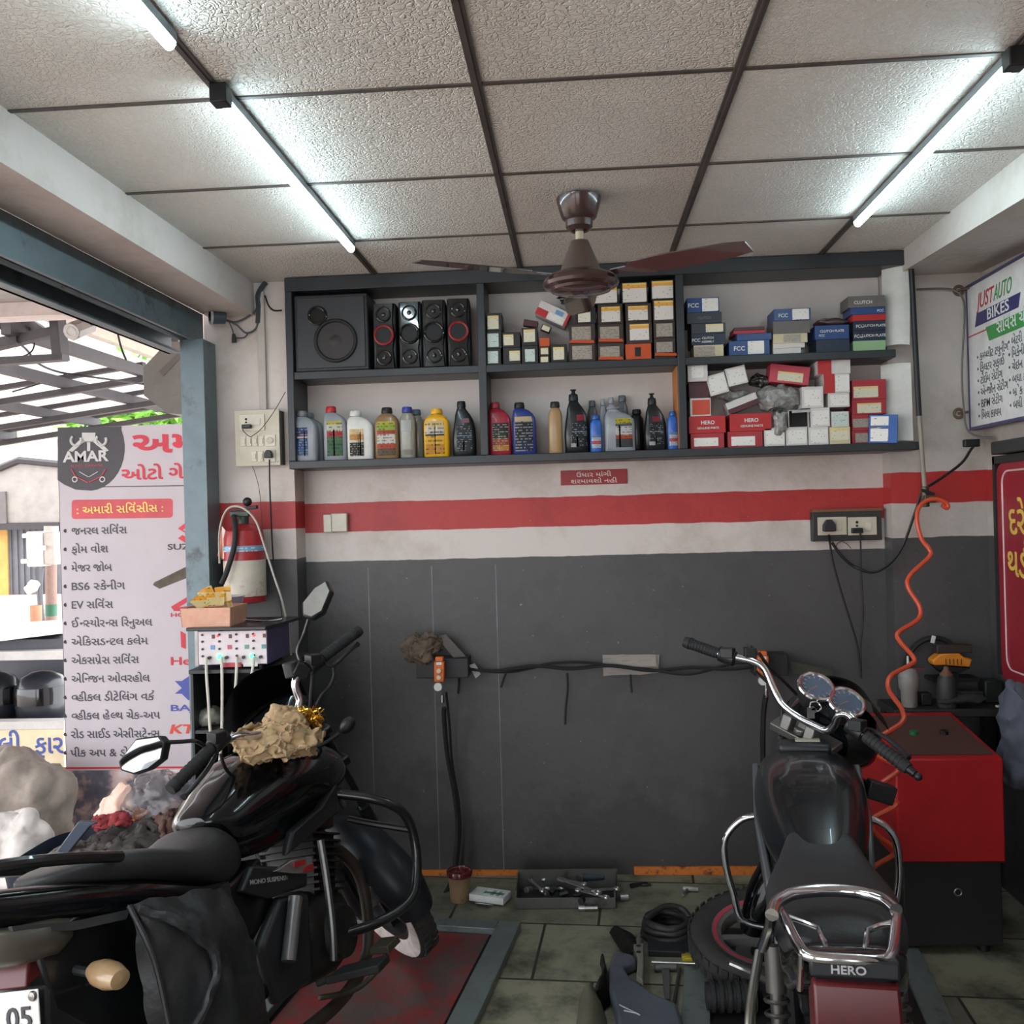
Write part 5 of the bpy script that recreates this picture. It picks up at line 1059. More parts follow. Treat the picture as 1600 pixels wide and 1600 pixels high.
def wheel(parent, m4, rad=.295, wd=.095, name='front_wheel', dust=False, rimmat=None, stripe=None, spokes=6, disc=True):
    Y = (0, 1, 0); h = wd/2
    ty = MB().lathe([(rad-.085, -h*.62), (rad-.05, -h), (rad-.018, -h*.85), (rad-.004, -h*.45), (rad, 0), (rad-.004, h*.45), (rad-.018, h*.85), (rad-.05, h), (rad-.085, h*.62)], (0, 0, 0), Y, 48, ring=True)
    for k in range(44):
        a = 2*pi*k/44
        for sg in (-1, 1): ty.box(((rad-.002)*cos(a+.03*sg), sg*h*.40, (rad-.002)*sin(a+.03*sg)), (.024, h*.6, .005), (0, pi/2-a, 0))
    t = ty.xf(m4).build(name, M_TYRE, parent, ang=50)
    if dust:
        for sg in (-1, 1): MB().lathe([(rad-.092, sg*h*.7), (rad-.05, sg*(h+.002)), (rad-.02, sg*(h*.88+.002)), (rad-.02, sg*(h*.88-.002)), (rad-.05, sg*(h-.002)), (rad-.092, sg*h*.66)], (0, 0, 0), Y, 48, ring=True).xf(m4).build('dusty_sidewall', M_DUST, t, ang=50)
    rm = rimmat or M_RIM
    MB().lathe([(rad-.112, -h*.5), (rad-.082, -h*.74), (rad-.08, -h*.5), (rad-.1, 0), (rad-.08, h*.5), (rad-.082, h*.74), (rad-.112, h*.5), (rad-.118, 0)], (0, 0, 0), Y, 48, ring=True).xf(m4).build('rim', rm, t, ang=50)
    if stripe:
        for sg in (-1, 1): MB().lathe([(rad-.098, sg*(h*.66)), (rad-.084, sg*(h*.755)), (rad-.084, sg*(h*.74)), (rad-.098, sg*(h*.6))], (0, 0, 0), Y, 48, ring=True).xf(m4).build('rim_stripe', stripe, t)
    mb = MB()
    for k in range(spokes):
        a = 2*pi*k/spokes; c_, s_ = cos(a), sin(a); secs = []
        for r_, w_, d_ in ((.025, .018, .02), (.1, .011, .014), (rad-.108, .015, .016)):
            secs.append([V((r_*c_-s_*q*w_, e*d_, r_*s_+c_*q*w_)) for q, e in ((-1, -1), (1, -1), (1, 1), (-1, 1))])
        mb.loft(secs)
    mb.xf(m4).build('spokes', rm, t)
    MB().lathe([(.001, -.06), (.03, -.058), (.036, -.03), (.036, .03), (.03, .058), (.001, .06)], (0, 0, 0), Y, 24).xf(m4).build('hub', M_STEEL, t)
    if disc: MB().lathe([(.07, -.05), (.12, -.05), (.12, -.046), (.07, -.046)], (0, 0, 0), Y, 36, ring=True).xf(m4).build('brake_disc', M_STEEL, t)
    return t
def mirror_head(parent, pts, off, stem, name='mirror', glassm=None):
    P = [V(p) for p in pts]; c_ = sum(P, V())/len(P); off = V(off)
    o = MB().slab([c_+(p-c_)*1.0 for p in P], off).build(name, M_MATTE, parent, bev=.004, **W)
    n = -off.normalized(); MB().slab([c_+(p-c_)*.9+n*.0016 for p in P], -n*.002).build('mirror_glass', glassm or M_MIRR, o, **W)
    MB().tube(stem, .0055, 8).build('mirror_stem', M_FRAME, o, **W)
    return o
def grip_set(parent, p_in, p_out, lever, sw):
    p_in, p_out = V(p_in), V(p_out); d = (p_out-p_in).normalized()
    g = MB().cyl(p_in, p_out, .0165, .0165, 18)
    for k in range(9): g.cyl(p_in.lerp(p_out, .08+.1*k), p_in.lerp(p_out, .11+.1*k), .0178, seg=18)
    o = g.cyl(p_out-d*.004, p_out+d*.014, .019, .016, 18).build('grip', M_RUB, parent, **W)
    MB().cyl(p_in-d*.055, p_in-d*.004, .024, .022, 16).box(p_in-d*.03+V((0, -.012, .014)), (.04, .035, .03), (0, 0, math.atan2(d.y, d.x))).build('switchgear', M_BLK, parent, bev=.003, **W)
    MB().tube(lever, .0062, 8, taper=lambda t: 1.0 if t < .92 else 1.4).build('lever', M_BLK, parent, **W)
    return o

# ================= left motorcycle: black, leaning on its side stand, bars turned to the left
B1 = (-.82, 2.658, .246, .212, .908)
b1 = bike_root('motorcycle', 'black sporty motorcycle leaning on the red lift plate, seen from its right rear', *B1)
S1 = steer_m(56); AX = V((.71, 0, .297))
WM = S1 @ Matrix.Translation(AX)
b1.location.z = .016
wheel(b1, WM, dust=True)
wheel(b1, Matrix.Translation((-.665, 0, .297)), .297, .11, 'rear_wheel')
# front mudguard wraps the wheel
def mudguard(m4, rad, a0, a1, hw, drop, n=22):
    def at(u, v):
        a = R(a0+(a1-a0)*u); q = -1+2*v; r_ = rad-drop*abs(q)**2.4
        return m4 @ V((r_*cos(a), q*hw*(1-.25*max(0, u-.85)/.15), r_*sin(a)))
    g = MB().grid(at, n, 10); bmesh.ops.solidify(g.bm, geom=g.bm.faces[:], thickness=.004); return g
mudguard(WM, .345, 52, 198, .088, .055).build('front_mudguard', mat('dull blue black plastic', (50, 54, 59), .38), b1, ang=60)
mb = MB()
for sy in (-1, 1): mb.box((-.345*cos(R(30)), sy*.02, -.345*sin(R(30))), (.004, .03, .10))
fk = MB()
for sy in (-1, 1):
    fk = MB(); a_ = V((.70, sy*.1, .29)); b_ = V((.41, sy*.1, .92))
    fk.cyl(a_, a_.lerp(b_, .5), .026, .026, 16).cyl(a_.lerp(b_, .48), b_, .017, .017, 14).box(a_, (.05, .03, .06)); fk.xf(S1); fk.build('fork_leg', M_FRAME, b1)
MB().box((.40, 0, .93), (.07, .24, .03), (0, R(-26), 0)).box((.44, 0, .80), (.07, .24, .035), (0, R(-26), 0)).xf(S1).build('triple_clamp', M_FRAME, b1, bev=.006)
# cowl with two dials
cw = MB(); secs = []
for x, zc, hw, hh in ((.40, 1.0, .10, .05), (.44, 1.0, .155, .11), (.52, .985, .16, .135), (.60, .96, .13, .13), (.68, .92, .07, .09), (.70, .91, .03, .05)):
    secs.append(ell(x, zc, hw, hh, 24, .8))
cw.loft(secs).xf(S1); ho = cw.build('headlight_cowl', M_TANK, b1, ang=50)
def fly(u, v): return S1 @ V((.56-.17*v+.05*(1-(2*u-1)**2), (-1+2*u)*(.18-.03*v), 1.06+.13*v+.06*(1-(2*u-1)**2)))
g = MB().grid(fly, 14, 6); bmesh.ops.solidify(g.bm, geom=g.bm.faces[:], thickness=.005); g.build('fly_screen', M_TANK, ho, ang=60)
for sy, r_ in ((.055, .048), (-.055, .048)):
    c_ = V((.395, sy, 1.03)); n_ = V((-.75, 0, .66))
    d = MB().cyl(c_-n_*.03, c_, r_, seg=28).xf(S1).build('instrument_dial', M_MATTE, ho); MB().torus(c_, r_*.95, .003, n_, 28, 6).xf(S1).build('dial_ring', M_BLK, d); MB().cyl(c_+n_*.0005, c_+n_*.002, r_*.85, seg=28).xf(S1).build('dial_face', mat('dark dial face', (24, 26, 34), .15), d)
# handlebar
HL, HLi, HRi, HRo = PX(272, 1228, 2.34), PX(330, 1170, 2.45), PX(503, 1028, 2.82), PX(557, 988, 2.92)
MB().tube([HL.lerp(HLi, .2), HLi, PX(352, 1157, 2.5), PX(374, 1150, 2.54), PX(400, 1150, 2.6), PX(430, 1140, 2.68), PX(455, 1122, 2.74), PX(468, 1098, 2.77), PX(461, 1068, 2.77), PX(476, 1041, 2.79), HRi, HRi.lerp(HRo, .8)], .0115, 12).build('handlebar', M_CHROME, b1, **W)
grip_set(b1, HLi, HL, pp([(338, 1180), (322, 1205), (300, 1232), (287, 1246)], [2.46, 2.42, 2.36, 2.32]), 0)
grip_set(b1, HRi, HRo, pp([(508, 1036), (520, 1040), (545, 1018), (559, 1006)], [2.82, 2.83, 2.88, 2.92]), 0)
MB().box(PX(472, 1045, 2.79)+V((0, -.02, .0)), (.05, .04, .04), (0, R(30), R(40))).cyl(PX(462, 1056, 2.78)+V((0, -.02, 0)), PX(462, 1056, 2.78)+V((-.01, -.02, .045)), .024, seg=14).build('brake_master', M_BLK, b1, bev=.005, **W)
MB().tube(pp([(520, 1040), (522, 1055), (515, 1072), (500, 1090), (488, 1125), (486, 1165)], [2.83, 2.83, 2.82, 2.8, 2.8, 2.8]), .0045, 8).tube(pp([(490, 1048), (486, 1085), (484, 1130), (480, 1180)], 2.8), .006, 8).build('control_cable', M_WIRE, b1, **W)
MB().tube(pp([(345, 1178), (352, 1200), (370, 1215), (400, 1205)], [2.48, 2.5, 2.6, 2.7]), .005, 8).build('control_cable', M_WIRE, b1, **W)
mirror_head(b1, pp([(472, 942), (492, 917), (510, 906), (517, 922), (503, 956), (486, 966), (473, 962)], [2.83, 2.85, 2.86, 2.85, 2.82, 2.81, 2.81]), (.004, .03, -.012), pp([(482, 968), (474, 993), (465, 1016), (470, 1034), (480, 1042)], [2.82, 2.81, 2.80, 2.79, 2.79]))
mirror_head(b1, pp([(184, 1190), (212, 1154), (250, 1149), (258, 1160), (253, 1186), (232, 1202), (208, 1210), (188, 1204)], [2.35, 2.35, 2.36, 2.36, 2.36, 2.35, 2.35, 2.35]), (.004, .03, -.008), pp([(256, 1160), (282, 1159), (304, 1158), (318, 1165), (330, 1172)], [2.37, 2.39, 2.41, 2.44, 2.46]))
fi = MB().ball(PX(543, 1133, 2.98), (.032, .02, .022), 16, 10, m=Matrix.Rotation(R(-48), 4, 'Y')).tube(pp([(530, 1146), (510, 1160), (490, 1170)], [2.97, 2.95, 2.9]), .007, 8).build('front_indicator', M_BLK, b1, **W)
# tank
T1 = [(-.275, .855, .05, .022), (-.25, .845, .085, .05), (-.20, .825, .118, .095), (-.11, .832, .142, .13), (0, .845, .165, .148), (.14, .845, .176, .145), (.29, .835, .168, .13), (.41, .82, .135, .105), (.49, .805, .085, .075), (.515, .80, .04, .04)]
def tsec(x, zc, hw, hh):
    prof = [(0, 1.0), (.45, .95), (.82, .66), (1.0, .18), (.9, -.25), (.66, -.62), (.62, -.92), (.3, -1)]
    P = [V((x, -hw*a, zc+hh*b)) for a, b in prof]+[V((x, hw*a, zc+hh*b)) for a, b in reversed(prof[1:])]
    return P
tk = sloft([tsec(*s) for s in T1]).build('fuel_tank', M_TANK, b1, ang=180)
MB().lathe([(.001, 0), (.036, 0), (.04, -.012)], (.19, 0, .992), (-.1, 0, 1), 24).build('filler_cap', M_MATTE, tk)
for sy in (-1, 1):
    MB().slab([V((.34, sy*.135, .80)), V((.29, sy*.15, .70)), V((.10, sy*.15, .69)), V((-.03, sy*.13, .665)), V((.02, sy*.135, .73)), V((.16, sy*.16, .755))], (0, -sy*.03, 0)).build('tank_shroud', M_MATTE, b1, bev=.01, seg=3)
    MB().slab([V((-.2, sy*.125, .70)), V((-.11, sy*.13, .665)), V((.06, sy*.135, .60)), V((.045, sy*.13, .545)), V((-.157, sy*.13, .585)), V((-.27, sy*.125, .65))], (0, -sy*.025, 0)).build('side_cover', M_MATTE, b1, bev=.008, seg=3)
sc_ = [c for c in b1.children if c.name.startswith('side_cover')][0]
q = MB(); lettering('MONO SUSPENSION', .019, plane_m((-.235, -.1305, .655), (.215, 0, -.062), (0, 0, 1)), .001, .01, q, 'L', .22); q.build('lettering', mat('silver lettering', (176, 176, 180), .35), sc_)
em = MB().slab([V((-.12, -.145, .652)), V((-.04, -.15, .655)), V((.078, -.146, .628)), V((.072, -.146, .575)), V((-.03, -.15, .610))], (0, .02, 0)).build('side_emblem', mat('silver emblem', (190, 186, 186), .2, .7), b1, bev=.004)
MB().slab([V((-.03, -.1525, .645)), V((.03, -.152, .634)), V((.025, -.152, .618)), V((-.035, -.1525, .630))], (0, .004, 0)).slab([V((.02, -.152, .612)), V((.072, -.149, .606)), V((.07, -.149, .585)), V((.0, -.152, .603))], (0, .004, 0)).build('red_flash', mat('red flash', (176, 44, 46), .3), em)
# seat
ST1 = [(-.17, .735, .07, .03), (-.20, .745, .10, .055), (-.25, .755, .122, .08), (-.285, .765, .128, .095), (-.33, .765, .134, .078), (-.40, .768, .14, .056), (-.50, .812, .142, .052), (-.62, .856, .135, .046), (-.74, .884, .115, .036), (-.83, .90, .08, .024), (-.86, .905, .04, .012)]
eloft(ST1, e=.62).build('seat', M_SEAT, b1, sub=1, ang=180)
# tail
tc_ = eloft([(-.28, .67, .10, .04), (-.42, .69, .125, .055), (-.62, .775, .13, .05), (-.82, .842, .118, .05), (-.98, .892, .085, .045), (-1.06, .925, .05, .03)], e=.55).build('tail_cowl', M_TANK, b1, ang=50)
MB().slab([V((-.7, -.128, .772)), V((-.86, -.118, .81)), V((-1.0, -.09, .86)), V((-1.0, -.092, .845)), V((-.86, -.121, .79)), V((-.72, -.13, .756))], (0, .01, 0)).build('scuffed_trim', mat('scuffed grey plastic', (58, 59, 61), .5), tc_)
MB().tube([(-.70, -.13, .90), (-.84, -.135, .945), (-.98, -.115, .985), (-1.05, -.05, 1.0), (-1.06, 0, 1.0), (-1.05, .05, 1.0), (-.98, .115, .985), (-.84, .135, .945), (-.70, .13, .90)], .014, 10).build('grab_rail', M_FRAME, b1)
eloft([(-.80, .80, .09, .03), (-.90, .795, .112, .05), (-1.0, .815, .105, .045), (-1.06, .85, .05, .03)], e=.6).build('tail_lamp', mat('dusty smoked lens', (82, 78, 70), .4, coat=.3), b1, ang=60)
mg = MB().slab([V((-.72, 0, .62)), V((-.86, 0, .74)), V((-.94, 0, .71)), V((-.965, 0, .58)), V((-.96, 0, .42)), V((-.93, 0, .42)), V((-.88, 0, .55))], (0, .17, 0)).xf(Matrix.Translation((0, -.085, 0))).build('rear_mudguard', M_MATTE, b1, bev=.012, seg=3)
MB().hexa([(-.985, -.08, .72), (-.985, .08, .72), (-.92, .08, .73), (-.92, -.08, .73), (-.955, -.075, .79), (-.955, .075, .79), (-.91, .075, .792), (-.91, -.075, .792)]).build('tail_reflector', M_TAILR, mg, bev=.006)
MB().tube([(-.955, -.09, .795), (-.955, .09, .795)], .011, 10).build('lamp_bracket', mat('dull alloy', (130, 126, 120), .4, .6), mg)
pl = MB().box((-.985, 0, .655), (.004, .205, .12), (0, R(9), 0)).build('number_plate', mat('white plate', (214, 212, 206), .4), b1, bev=.002)
PLM = plane_m((-.9905, .082, .64), (0, -1, 0), (.156, 0, .987))
q = MB(); lettering('GJ 05', .062, PLM, .002, .012, q, 'L', .165); q.build('lettering', M_DARKINK, pl)
MB().lathe([(.001, .006), (.009, .004), (.011, 0)], (-.982, -.09, .702), (-.98, 0, .156), 14).build('plate_bolt', M_STEEL, pl)
for sy in (-1, 1):
    MB().tube([(-.86, sy*.06, .71), (-.86, sy*.14, .69)], .011, 8).build('indicator_stalk', M_MATTE, b1)
    MB().lathe([(.001, -.052), (.026, -.045), (.036, -.015), (.036, .02), (.024, .05), (.001, .055)], (-.865, sy*.185, .685), (.25, -sy*.95, .2), 20, sx=.95, sy=.8).build('rear_indicator', M_AMB, b1)
# soft black pannier on the right
def bag(u, v):
    top = V((-.73, -.13, .79)).lerp(V((-.36, -.13, .70)), u); bot = V((-.72, -.15, .34)).lerp(V((-.33, -.15, .26)), u)
    p = top.lerp(bot, v); p.y -= .10*(sin(pi*min(1, max(0, u))))**.5*(sin(pi*min(1, v*.9+.05)))**.5+.02*(1-v); return p
g = MB().grid(bag, 26, 26); g.crumple(.018, 9, 17); g.fold(.012, 9, 4, (1, 1, .6)); bmesh.ops.solidify(g.bm, geom=g.bm.faces[:], thickness=.02)
bgo = g.build('pannier_bag', mat('black leatherette', (40, 42, 44), .45, bump=.2, bscale=70), b1, ang=80)
tube_ = MB().tube([(-.72, -.17, .77), (-.66, -.235, .71), (-.60, -.262, .60), (-.64, -.255, .52), (-.71, -.235, .46)], .012, 8, n=10); tube_.crumple(.006, 22, 3); tube_.build('seam_fold', mat('black leatherette', (25, 26, 27)), bgo)
MB().tube([(-.73, -.155, .79), (-.735, -.2, .66), (-.735, -.205, .5), (-.72, -.19, .36)], .007, 8).build('piping', M_SEAT, bgo)
# engine, exhaust, controls
en = MB()
for k in range(9): en.box((.22+.012*k*.3, 0, .475+.022*k), (.17, .215, .007), (0, R(20), 0))
en.box((.23, 0, .55), (.13, .17, .2), (0, R(20), 0)).build('cylinder', M_ENG, b1)
MB().loft([ell(-.10, .36, .09, .08, 18, .7), ell(.02, .37, .125, .13, 18, .7), ell(.18, .36, .125, .15, 18, .7), ell(.30, .34, .10, .12, 18, .7), ell(.36, .34, .06, .07, 18, .7)]).lathe([(.001, -.155), (.08, -.15), (.09, -.11)], (.17, 0, .35), (0, 1, 0), 28).build('crankcase', M_ENG, b1, ang=50)
MB().box((.29, 0, .70), (.1, .2, .09), (0, R(15), 0)).build('cylinder_head', mat('brown soiled alloy', (88, 70, 64), .3, .6), b1, bev=.015)
MB().tube([(.30, -.05, .58), (.38, -.06, .55), (.45, -.075, .44), (.44, -.08, .3), (.36, -.09, .19), (.2, -.12, .17), (0, -.15, .18), (-.3, -.17, .22)], .021, 12).build('exhaust_header', M_BROWN, b1)
MB().cyl((-.3, -.17, .22), (-.75, -.2, .33), .042, .05, 22).build('silencer', M_MATTE, b1)
MB().tube([(.13, -.155, .66), (.11, -.16, .54), (.085, -.16, .40), (.07, -.15, .3)], .012, 10).build('guard_downtube', mat('grey tube', (96, 96, 96), .3, .6), b1)
for sy in (-1, 1):
    MB().tube([(.30, sy*.05, .78), (.34, sy*.16, .745), (.39, sy*.27, .69), (.44, sy*.31, .62), (.455, sy*.315, .52), (.42, sy*.31, .41), (.36, sy*.29, .35), (.27, sy*.2, .325), (.12, sy*.1, .35)], .017, 12).build('crash_guard', M_FRAME, b1)
    MB().tube([(.36, sy*.13, .66), (.40, sy*.2, .62), (.45, sy*.305, .57)], .012, 10).build('guard_brace', M_FRAME, b1)
MB().tube([(.20, -.09, .80), (.34, -.1, .76), (.36, -.13, .70)], .012, 10).tube([(.42, 0, .86), (.36, 0, .55), (.33, 0, .32)], .022, 10).build('frame_tube', M_FRAME, b1)
MB().tube([(-.02, -.13, .27), (.06, -.22, .27)], .012, 8).hexa([(-.03, -.17, .265), (.05, -.19, .265), (.10, -.33, .265), (.02, -.33, .265), (-.03, -.17, .29), (.05, -.19, .29), (.10, -.33, .29), (.02, -.33, .29)]).build('foot_peg', M_RUB, b1, bev=.006)
MB().tube([(-.05, -.15, .24), (.08, -.2, .2), (.19, -.24, .22), (.215, -.25, .255)], .009, 8).hexa([(.17, -.29, .262), (.26, -.29, .262), (.26, -.215, .262), (.17, -.215, .262), (.175, -.285, .285), (.255, -.285, .285), (.255, -.22, .285), (.175, -.22, .285)]).build('brake_pedal', mat('rusty pedal', (74, 70, 58), .6, .4), b1, bev=.005)
MB().cyl((-.06, -.15, .55), (-.16, -.15, .40), .022, .022, 14).build('linkage_cover', mat('grey alloy bar', (150, 150, 154), .3, .7), b1)
MB().slab([V((.06, -.125, .52)), V((-.1, -.125, .57)), V((-.24, -.13, .48)), V((-.22, -.13, .30)), V((-.02, -.125, .28))], (0, .04, 0)).build('inner_panel', M_MATTE, b1, bev=.018, seg=3)
MB().slab([V((-.12, -.10, .70)), V((-.30, -.105, .68)), V((-.60, -.112, .77)), V((-.84, -.105, .82)), V((-.95, -.09, .80)), V((-.93, -.085, .64)), V((-.75, -.09, .46)), V((-.30, -.09, .45)), V((-.08, -.09, .55))], (0, .19, 0)).build('under_seat_panel', M_FRAME, b1, bev=.01)
MB().tube([(-.1, .08, .36), (-.4, .09, .33), (-.665, .09, .297)], .025, 10).tube([(-.1, -.08, .36), (-.4, -.09, .33), (-.665, -.09, .297)], .025, 10).build('swingarm', M_FRAME, b1)
MB().tube([(.05, .1, .25), (.1, .25, .09), (.12, .30, .055)], .011, 8).build('side_stand', M_FRAME, b1)

# rag and tinsel lying on the left motorcycle
def cloth_blob(cpx, Y, r, seed, name, m, label, cat, amt=.03, sc=14):
    mb = MB().ball(PX(*cpx, Y), r, 100, 64); mb.crumple(amt*.9, sc, seed); mb.crumple(amt*.3, sc*2.6, seed+2); mb.fold(amt*.26, sc*2.0, seed+5, (.5, 1, 2.4)); mb.fold(amt*.12, sc*4.5, seed+7, (2, 1, .6))
    return solo(name, mb, m, label, cat, ang=75)
M_RAG = mat('tan rag', (186, 160, 124), .9, col2=(140, 112, 80), nscale=16)
cloth_blob((432, 1158), 2.66, (.135, .11, .05), 31, 'rag', M_RAG, 'crumpled tan rag on the fuel tank of left motorcycle', 'rag', .03, 15)
cloth_blob((448, 1126), 2.72, (.06, .06, .036), 33, 'rag', M_RAG, 'smaller tan rag bunched over the handlebar of the left motorcycle', 'rag', .02, 20)
random.seed(5); mb = MB()
for i in range(150):
    c_ = PX(465+random.random()*36, 1108+random.random()*24, 2.70+random.random()*.06); d = V((random.uniform(-1, 1), random.uniform(-1, 1), random.uniform(-1, 1))).normalized()*.014; w_ = d.orthogonal().normalized()*.002
    mb.faces([c_-d-w_, c_+d-w_, c_+d+w_, c_-d+w_, c_-d-w_+V((0, .0006, 0)), c_+d-w_+V((0, .0006, 0)), c_+d+w_+V((0, .0006, 0)), c_-d+w_+V((0, .0006, 0))], [(0, 1, 2, 3), (7, 6, 5, 4), (0, 4, 5, 1), (2, 6, 7, 3)])
mb.tube(pp([(466, 1112), (480, 1118), (495, 1126)], [2.73, 2.73, 2.74]), .006, 6)
tn = solo('tinsel_garland', mb, mat('gold tinsel', (214, 160, 60), .2, .9), 'gold tinsel garland tied at the steering head of left motorcycle', 'garland'); tn['kind'] = 'stuff'

# ================= right motorcycle: seen from behind, bars turned to the right
B2 = (.616, 2.588, .162, .023, .916)
b2 = bike_root('motorcycle', 'black motorcycle with chrome rear rack seen from behind, right of centre', *B2)
S2 = steer_m(-42)
wheel(b2, Matrix.Translation((-.64, 0, .29)), .29, .095, 'rear_wheel', rimmat=M_STEEL)
for sy in (-1, 1):
    a_ = V((.68, sy*.095, .29)); b_ = V((.40, sy*.095, .94))
    MB().cyl(a_, a_.lerp(b_, .5), .025, .025, 16).cyl(a_.lerp(b_, .48), b_, .016, .016, 14).xf(S2).build('fork_leg', M_STEEL, b2)
mudguard(S2 @ Matrix.Translation((.69, 0, .29)), .33, 30, 190, .07, .05).build('front_mudguard', M_TANK, b2, ang=60)
MB().box((.395, 0, .955), (.08, .23, .028), (0, R(-24), 0)).cyl((.36, 0, .965), (.355, 0, .985), .022, seg=8).box((.35, .045, .985), (.04, .035, .05)).box((.35, -.045, .985), (.04, .035, .05)).xf(S2).build('triple_clamp', mat('dull clamp alloy', (132, 130, 126), .35, .7), b2, bev=.004)
MB().cyl((.375, 0, .97), (.385, 0, 1.0), .028, .024, 6).xf(S2).build('stem_nut', M_STEEL, b2)
# handlebar
HL, HLi, HRi, HRo = PX(1076, 1005, 3.04), PX(1122, 1021, 3.0), PX(1352, 1150, 2.68), PX(1412, 1196, 2.6)
MB().tube([HL.lerp(HLi, .3), HLi, PX(1150, 1027, 2.99), PX(1178, 1034, 2.98), PX(1195, 1046, 2.97), PX(1207, 1072, 2.95), PX(1217, 1092, 2.93), PX(1228, 1106, 2.91), PX(1250, 1122, 2.88), PX(1274, 1134, 2.84), PX(1292, 1141, 2.81), PX(1303, 1134, 2.79), PX(1311, 1118, 2.77), PX(1325, 1117, 2.75), PX(1338, 1130, 2.72), HRi, HRi.lerp(HRo, .7)], .0115, 12).build('handlebar', M_CHROME, b2, **W)
grip_set(b2, HLi, HL, pp([(1128, 1012), (1120, 1016), (1100, 1008), (1080, 1000)], [3.06, 3.08, 3.1, 3.12]), 0)
grip_set(b2, HRi, HRo, pp([(1348, 1140), (1365, 1142), (1395, 1160), (1420, 1185)], [2.74, 2.76, 2.72, 2.66]), 0)
MB().cyl(HRo, HRo.lerp(HRo+(HRo-HRi).normalized(), .035), .014, .010, 12).ball(HRo+(HRo-HRi).normalized()*.045, .011, 12, 8).build('bar_end', M_BLK, b2, **W)
MB().cyl(PX(1328, 1122, 2.75), PX(1334, 1128, 2.735), .0135, seg=14).build('chrome_collar', M_CHROME, b2, **W)
MB().box(PX(1172, 1024, 2.99), (.035, .03, .05)).cyl(PX(1172, 1022, 2.99), PX(1172, 1008, 2.99), .008, seg=10).build('mirror_mount', M_BLK, b2, bev=.003, **W)
# headlight cowl, dials, keys
cw = MB(); secs = []
for x, zc, hw, hh in ((.44, .955, .13, .07), (.50, .965, .165, .10), (.58, .96, .16, .115), (.66, .93, .12, .10), (.70, .92, .06, .06)): secs.append(ell(x, zc, hw, hh, 24, .8))
co = cw.loft(secs).xf(S2).build('headlight_cowl', M_TANK, b2, ang=50)
def fly2(u, v): return S2 @ V((.60-.10*v+.07*(1-(2*u-1)**2), (-1+2*u)*(.165-.02*v), 1.03+.065*v+.045*(1-(2*u-1)**2)))
g = MB().grid(fly2, 14, 6); bmesh.ops.solidify(g.bm, geom=g.bm.faces[:], thickness=.005); g.build('fly_screen', M_TANK, co, ang=60)
M_DIAL = mat('blue grey dial face', (92, 116, 148), .25, col2=(70, 92, 124), nscale=30); M_NEEDLE = mat('orange needle', (220, 120, 60), .4)
nv = V((.16, -.62, .77)).normalized()
for (x_, y_, nm) in ((1275, 1074, 0), (1322, 1098, 1)):
    c_ = PX(x_, y_, 2.93-.03*nm); r_ = .050
    dd = MB().lathe([(.03, -.07), (r_*.98, -.03), (r_, 0), (.001, -.001)], c_, nv, 32).build('instrument_dial', M_MATTE, co, **W)
    MB().torus(c_+nv*.003, r_, .0075, nv, 36, 8).build('chrome_bezel', M_CHROME, dd, **W)
    fm = frame((0, 0, 0), nv)
    MB().cyl(c_+nv*.0005, c_+nv*.0025, r_*.9, seg=32).build('dial_face', M_DIAL, dd, **W)
    tk_ = MB()
    for k in range(11):
        a = R(-40+26*k); tk_.box((0, 0, 0), (.002, .008, .001), m=Matrix.Translation(c_+nv*.0032) @ fm @ Matrix.Rotation(a, 4, 'Z') @ Matrix.Translation((0, .037, 0)))
    tk_.build('scale_marks', M_EMBW, dd, **W)
    MB().box((0, 0, 0), (.0025, .034, .001), m=Matrix.Translation(c_+nv*.0042) @ fm @ Matrix.Rotation(R(110), 4, 'Z') @ Matrix.Translation((0, .012, 0))).build('needle', M_NEEDLE, dd, **W)
    MB().cyl(c_+nv*.0055, c_+nv*.0065, r_*.93, seg=32).build('dial_glass', M_GLASS, dd, **W)
kt = thing('key_bunch', 'key ring with keys hanging at the ignition of the right motorcycle', 'keys', PX(1272, 1112, 2.82)); kn = V((.1, -.7, .7)).normalized()
MB().torus(PX(1274, 1104, 2.83), .016, .0022, kn, 24, 6).build('ring', M_CHROME, kt, **W)
for i, (x0, y0, x1, y1) in enumerate(((1270, 1108, 1258, 1120), (1272, 1110, 1268, 1122))):
    a_, b_ = PX(x0, y0, 2.815), PX(x1, y1, 2.81); MB().box((a_+b_)/2, (.01, .002, (b_-a_).length), None, None).cyl(a_+V((0, -.001, 0)), a_+V((0, .002, 0)), .008, seg=12).build('key', M_STEEL, kt, **W)
MB().box(PX(1375, 1237, 2.72), (.075, .04, .05), (0, R(18), 0)).tube(pp([(1340, 1215), (1360, 1228)], [2.85, 2.75]), .009, 8).build('front_indicator', M_BLK, b2, bev=.012, **W)
MB().ball(PX(1225, 1142, 3.05), (.02, .02, .03), 12, 8).build('front_indicator', mat('clear lens', (150, 160, 158), .2), b2, **W)
MB().tube(pp([(1186, 1020), (1200, 1040), (1225, 1065), (1245, 1085)], [2.99, 3.0, 3.02, 3.04]), .005, 8).tube(pp([(1180, 1048), (1215, 1085), (1222, 1120), (1218, 1150)], [3.0, 3.0, 3.0, 2.98]), .005, 8).build('control_cable', M_WIRE, b2, **W)
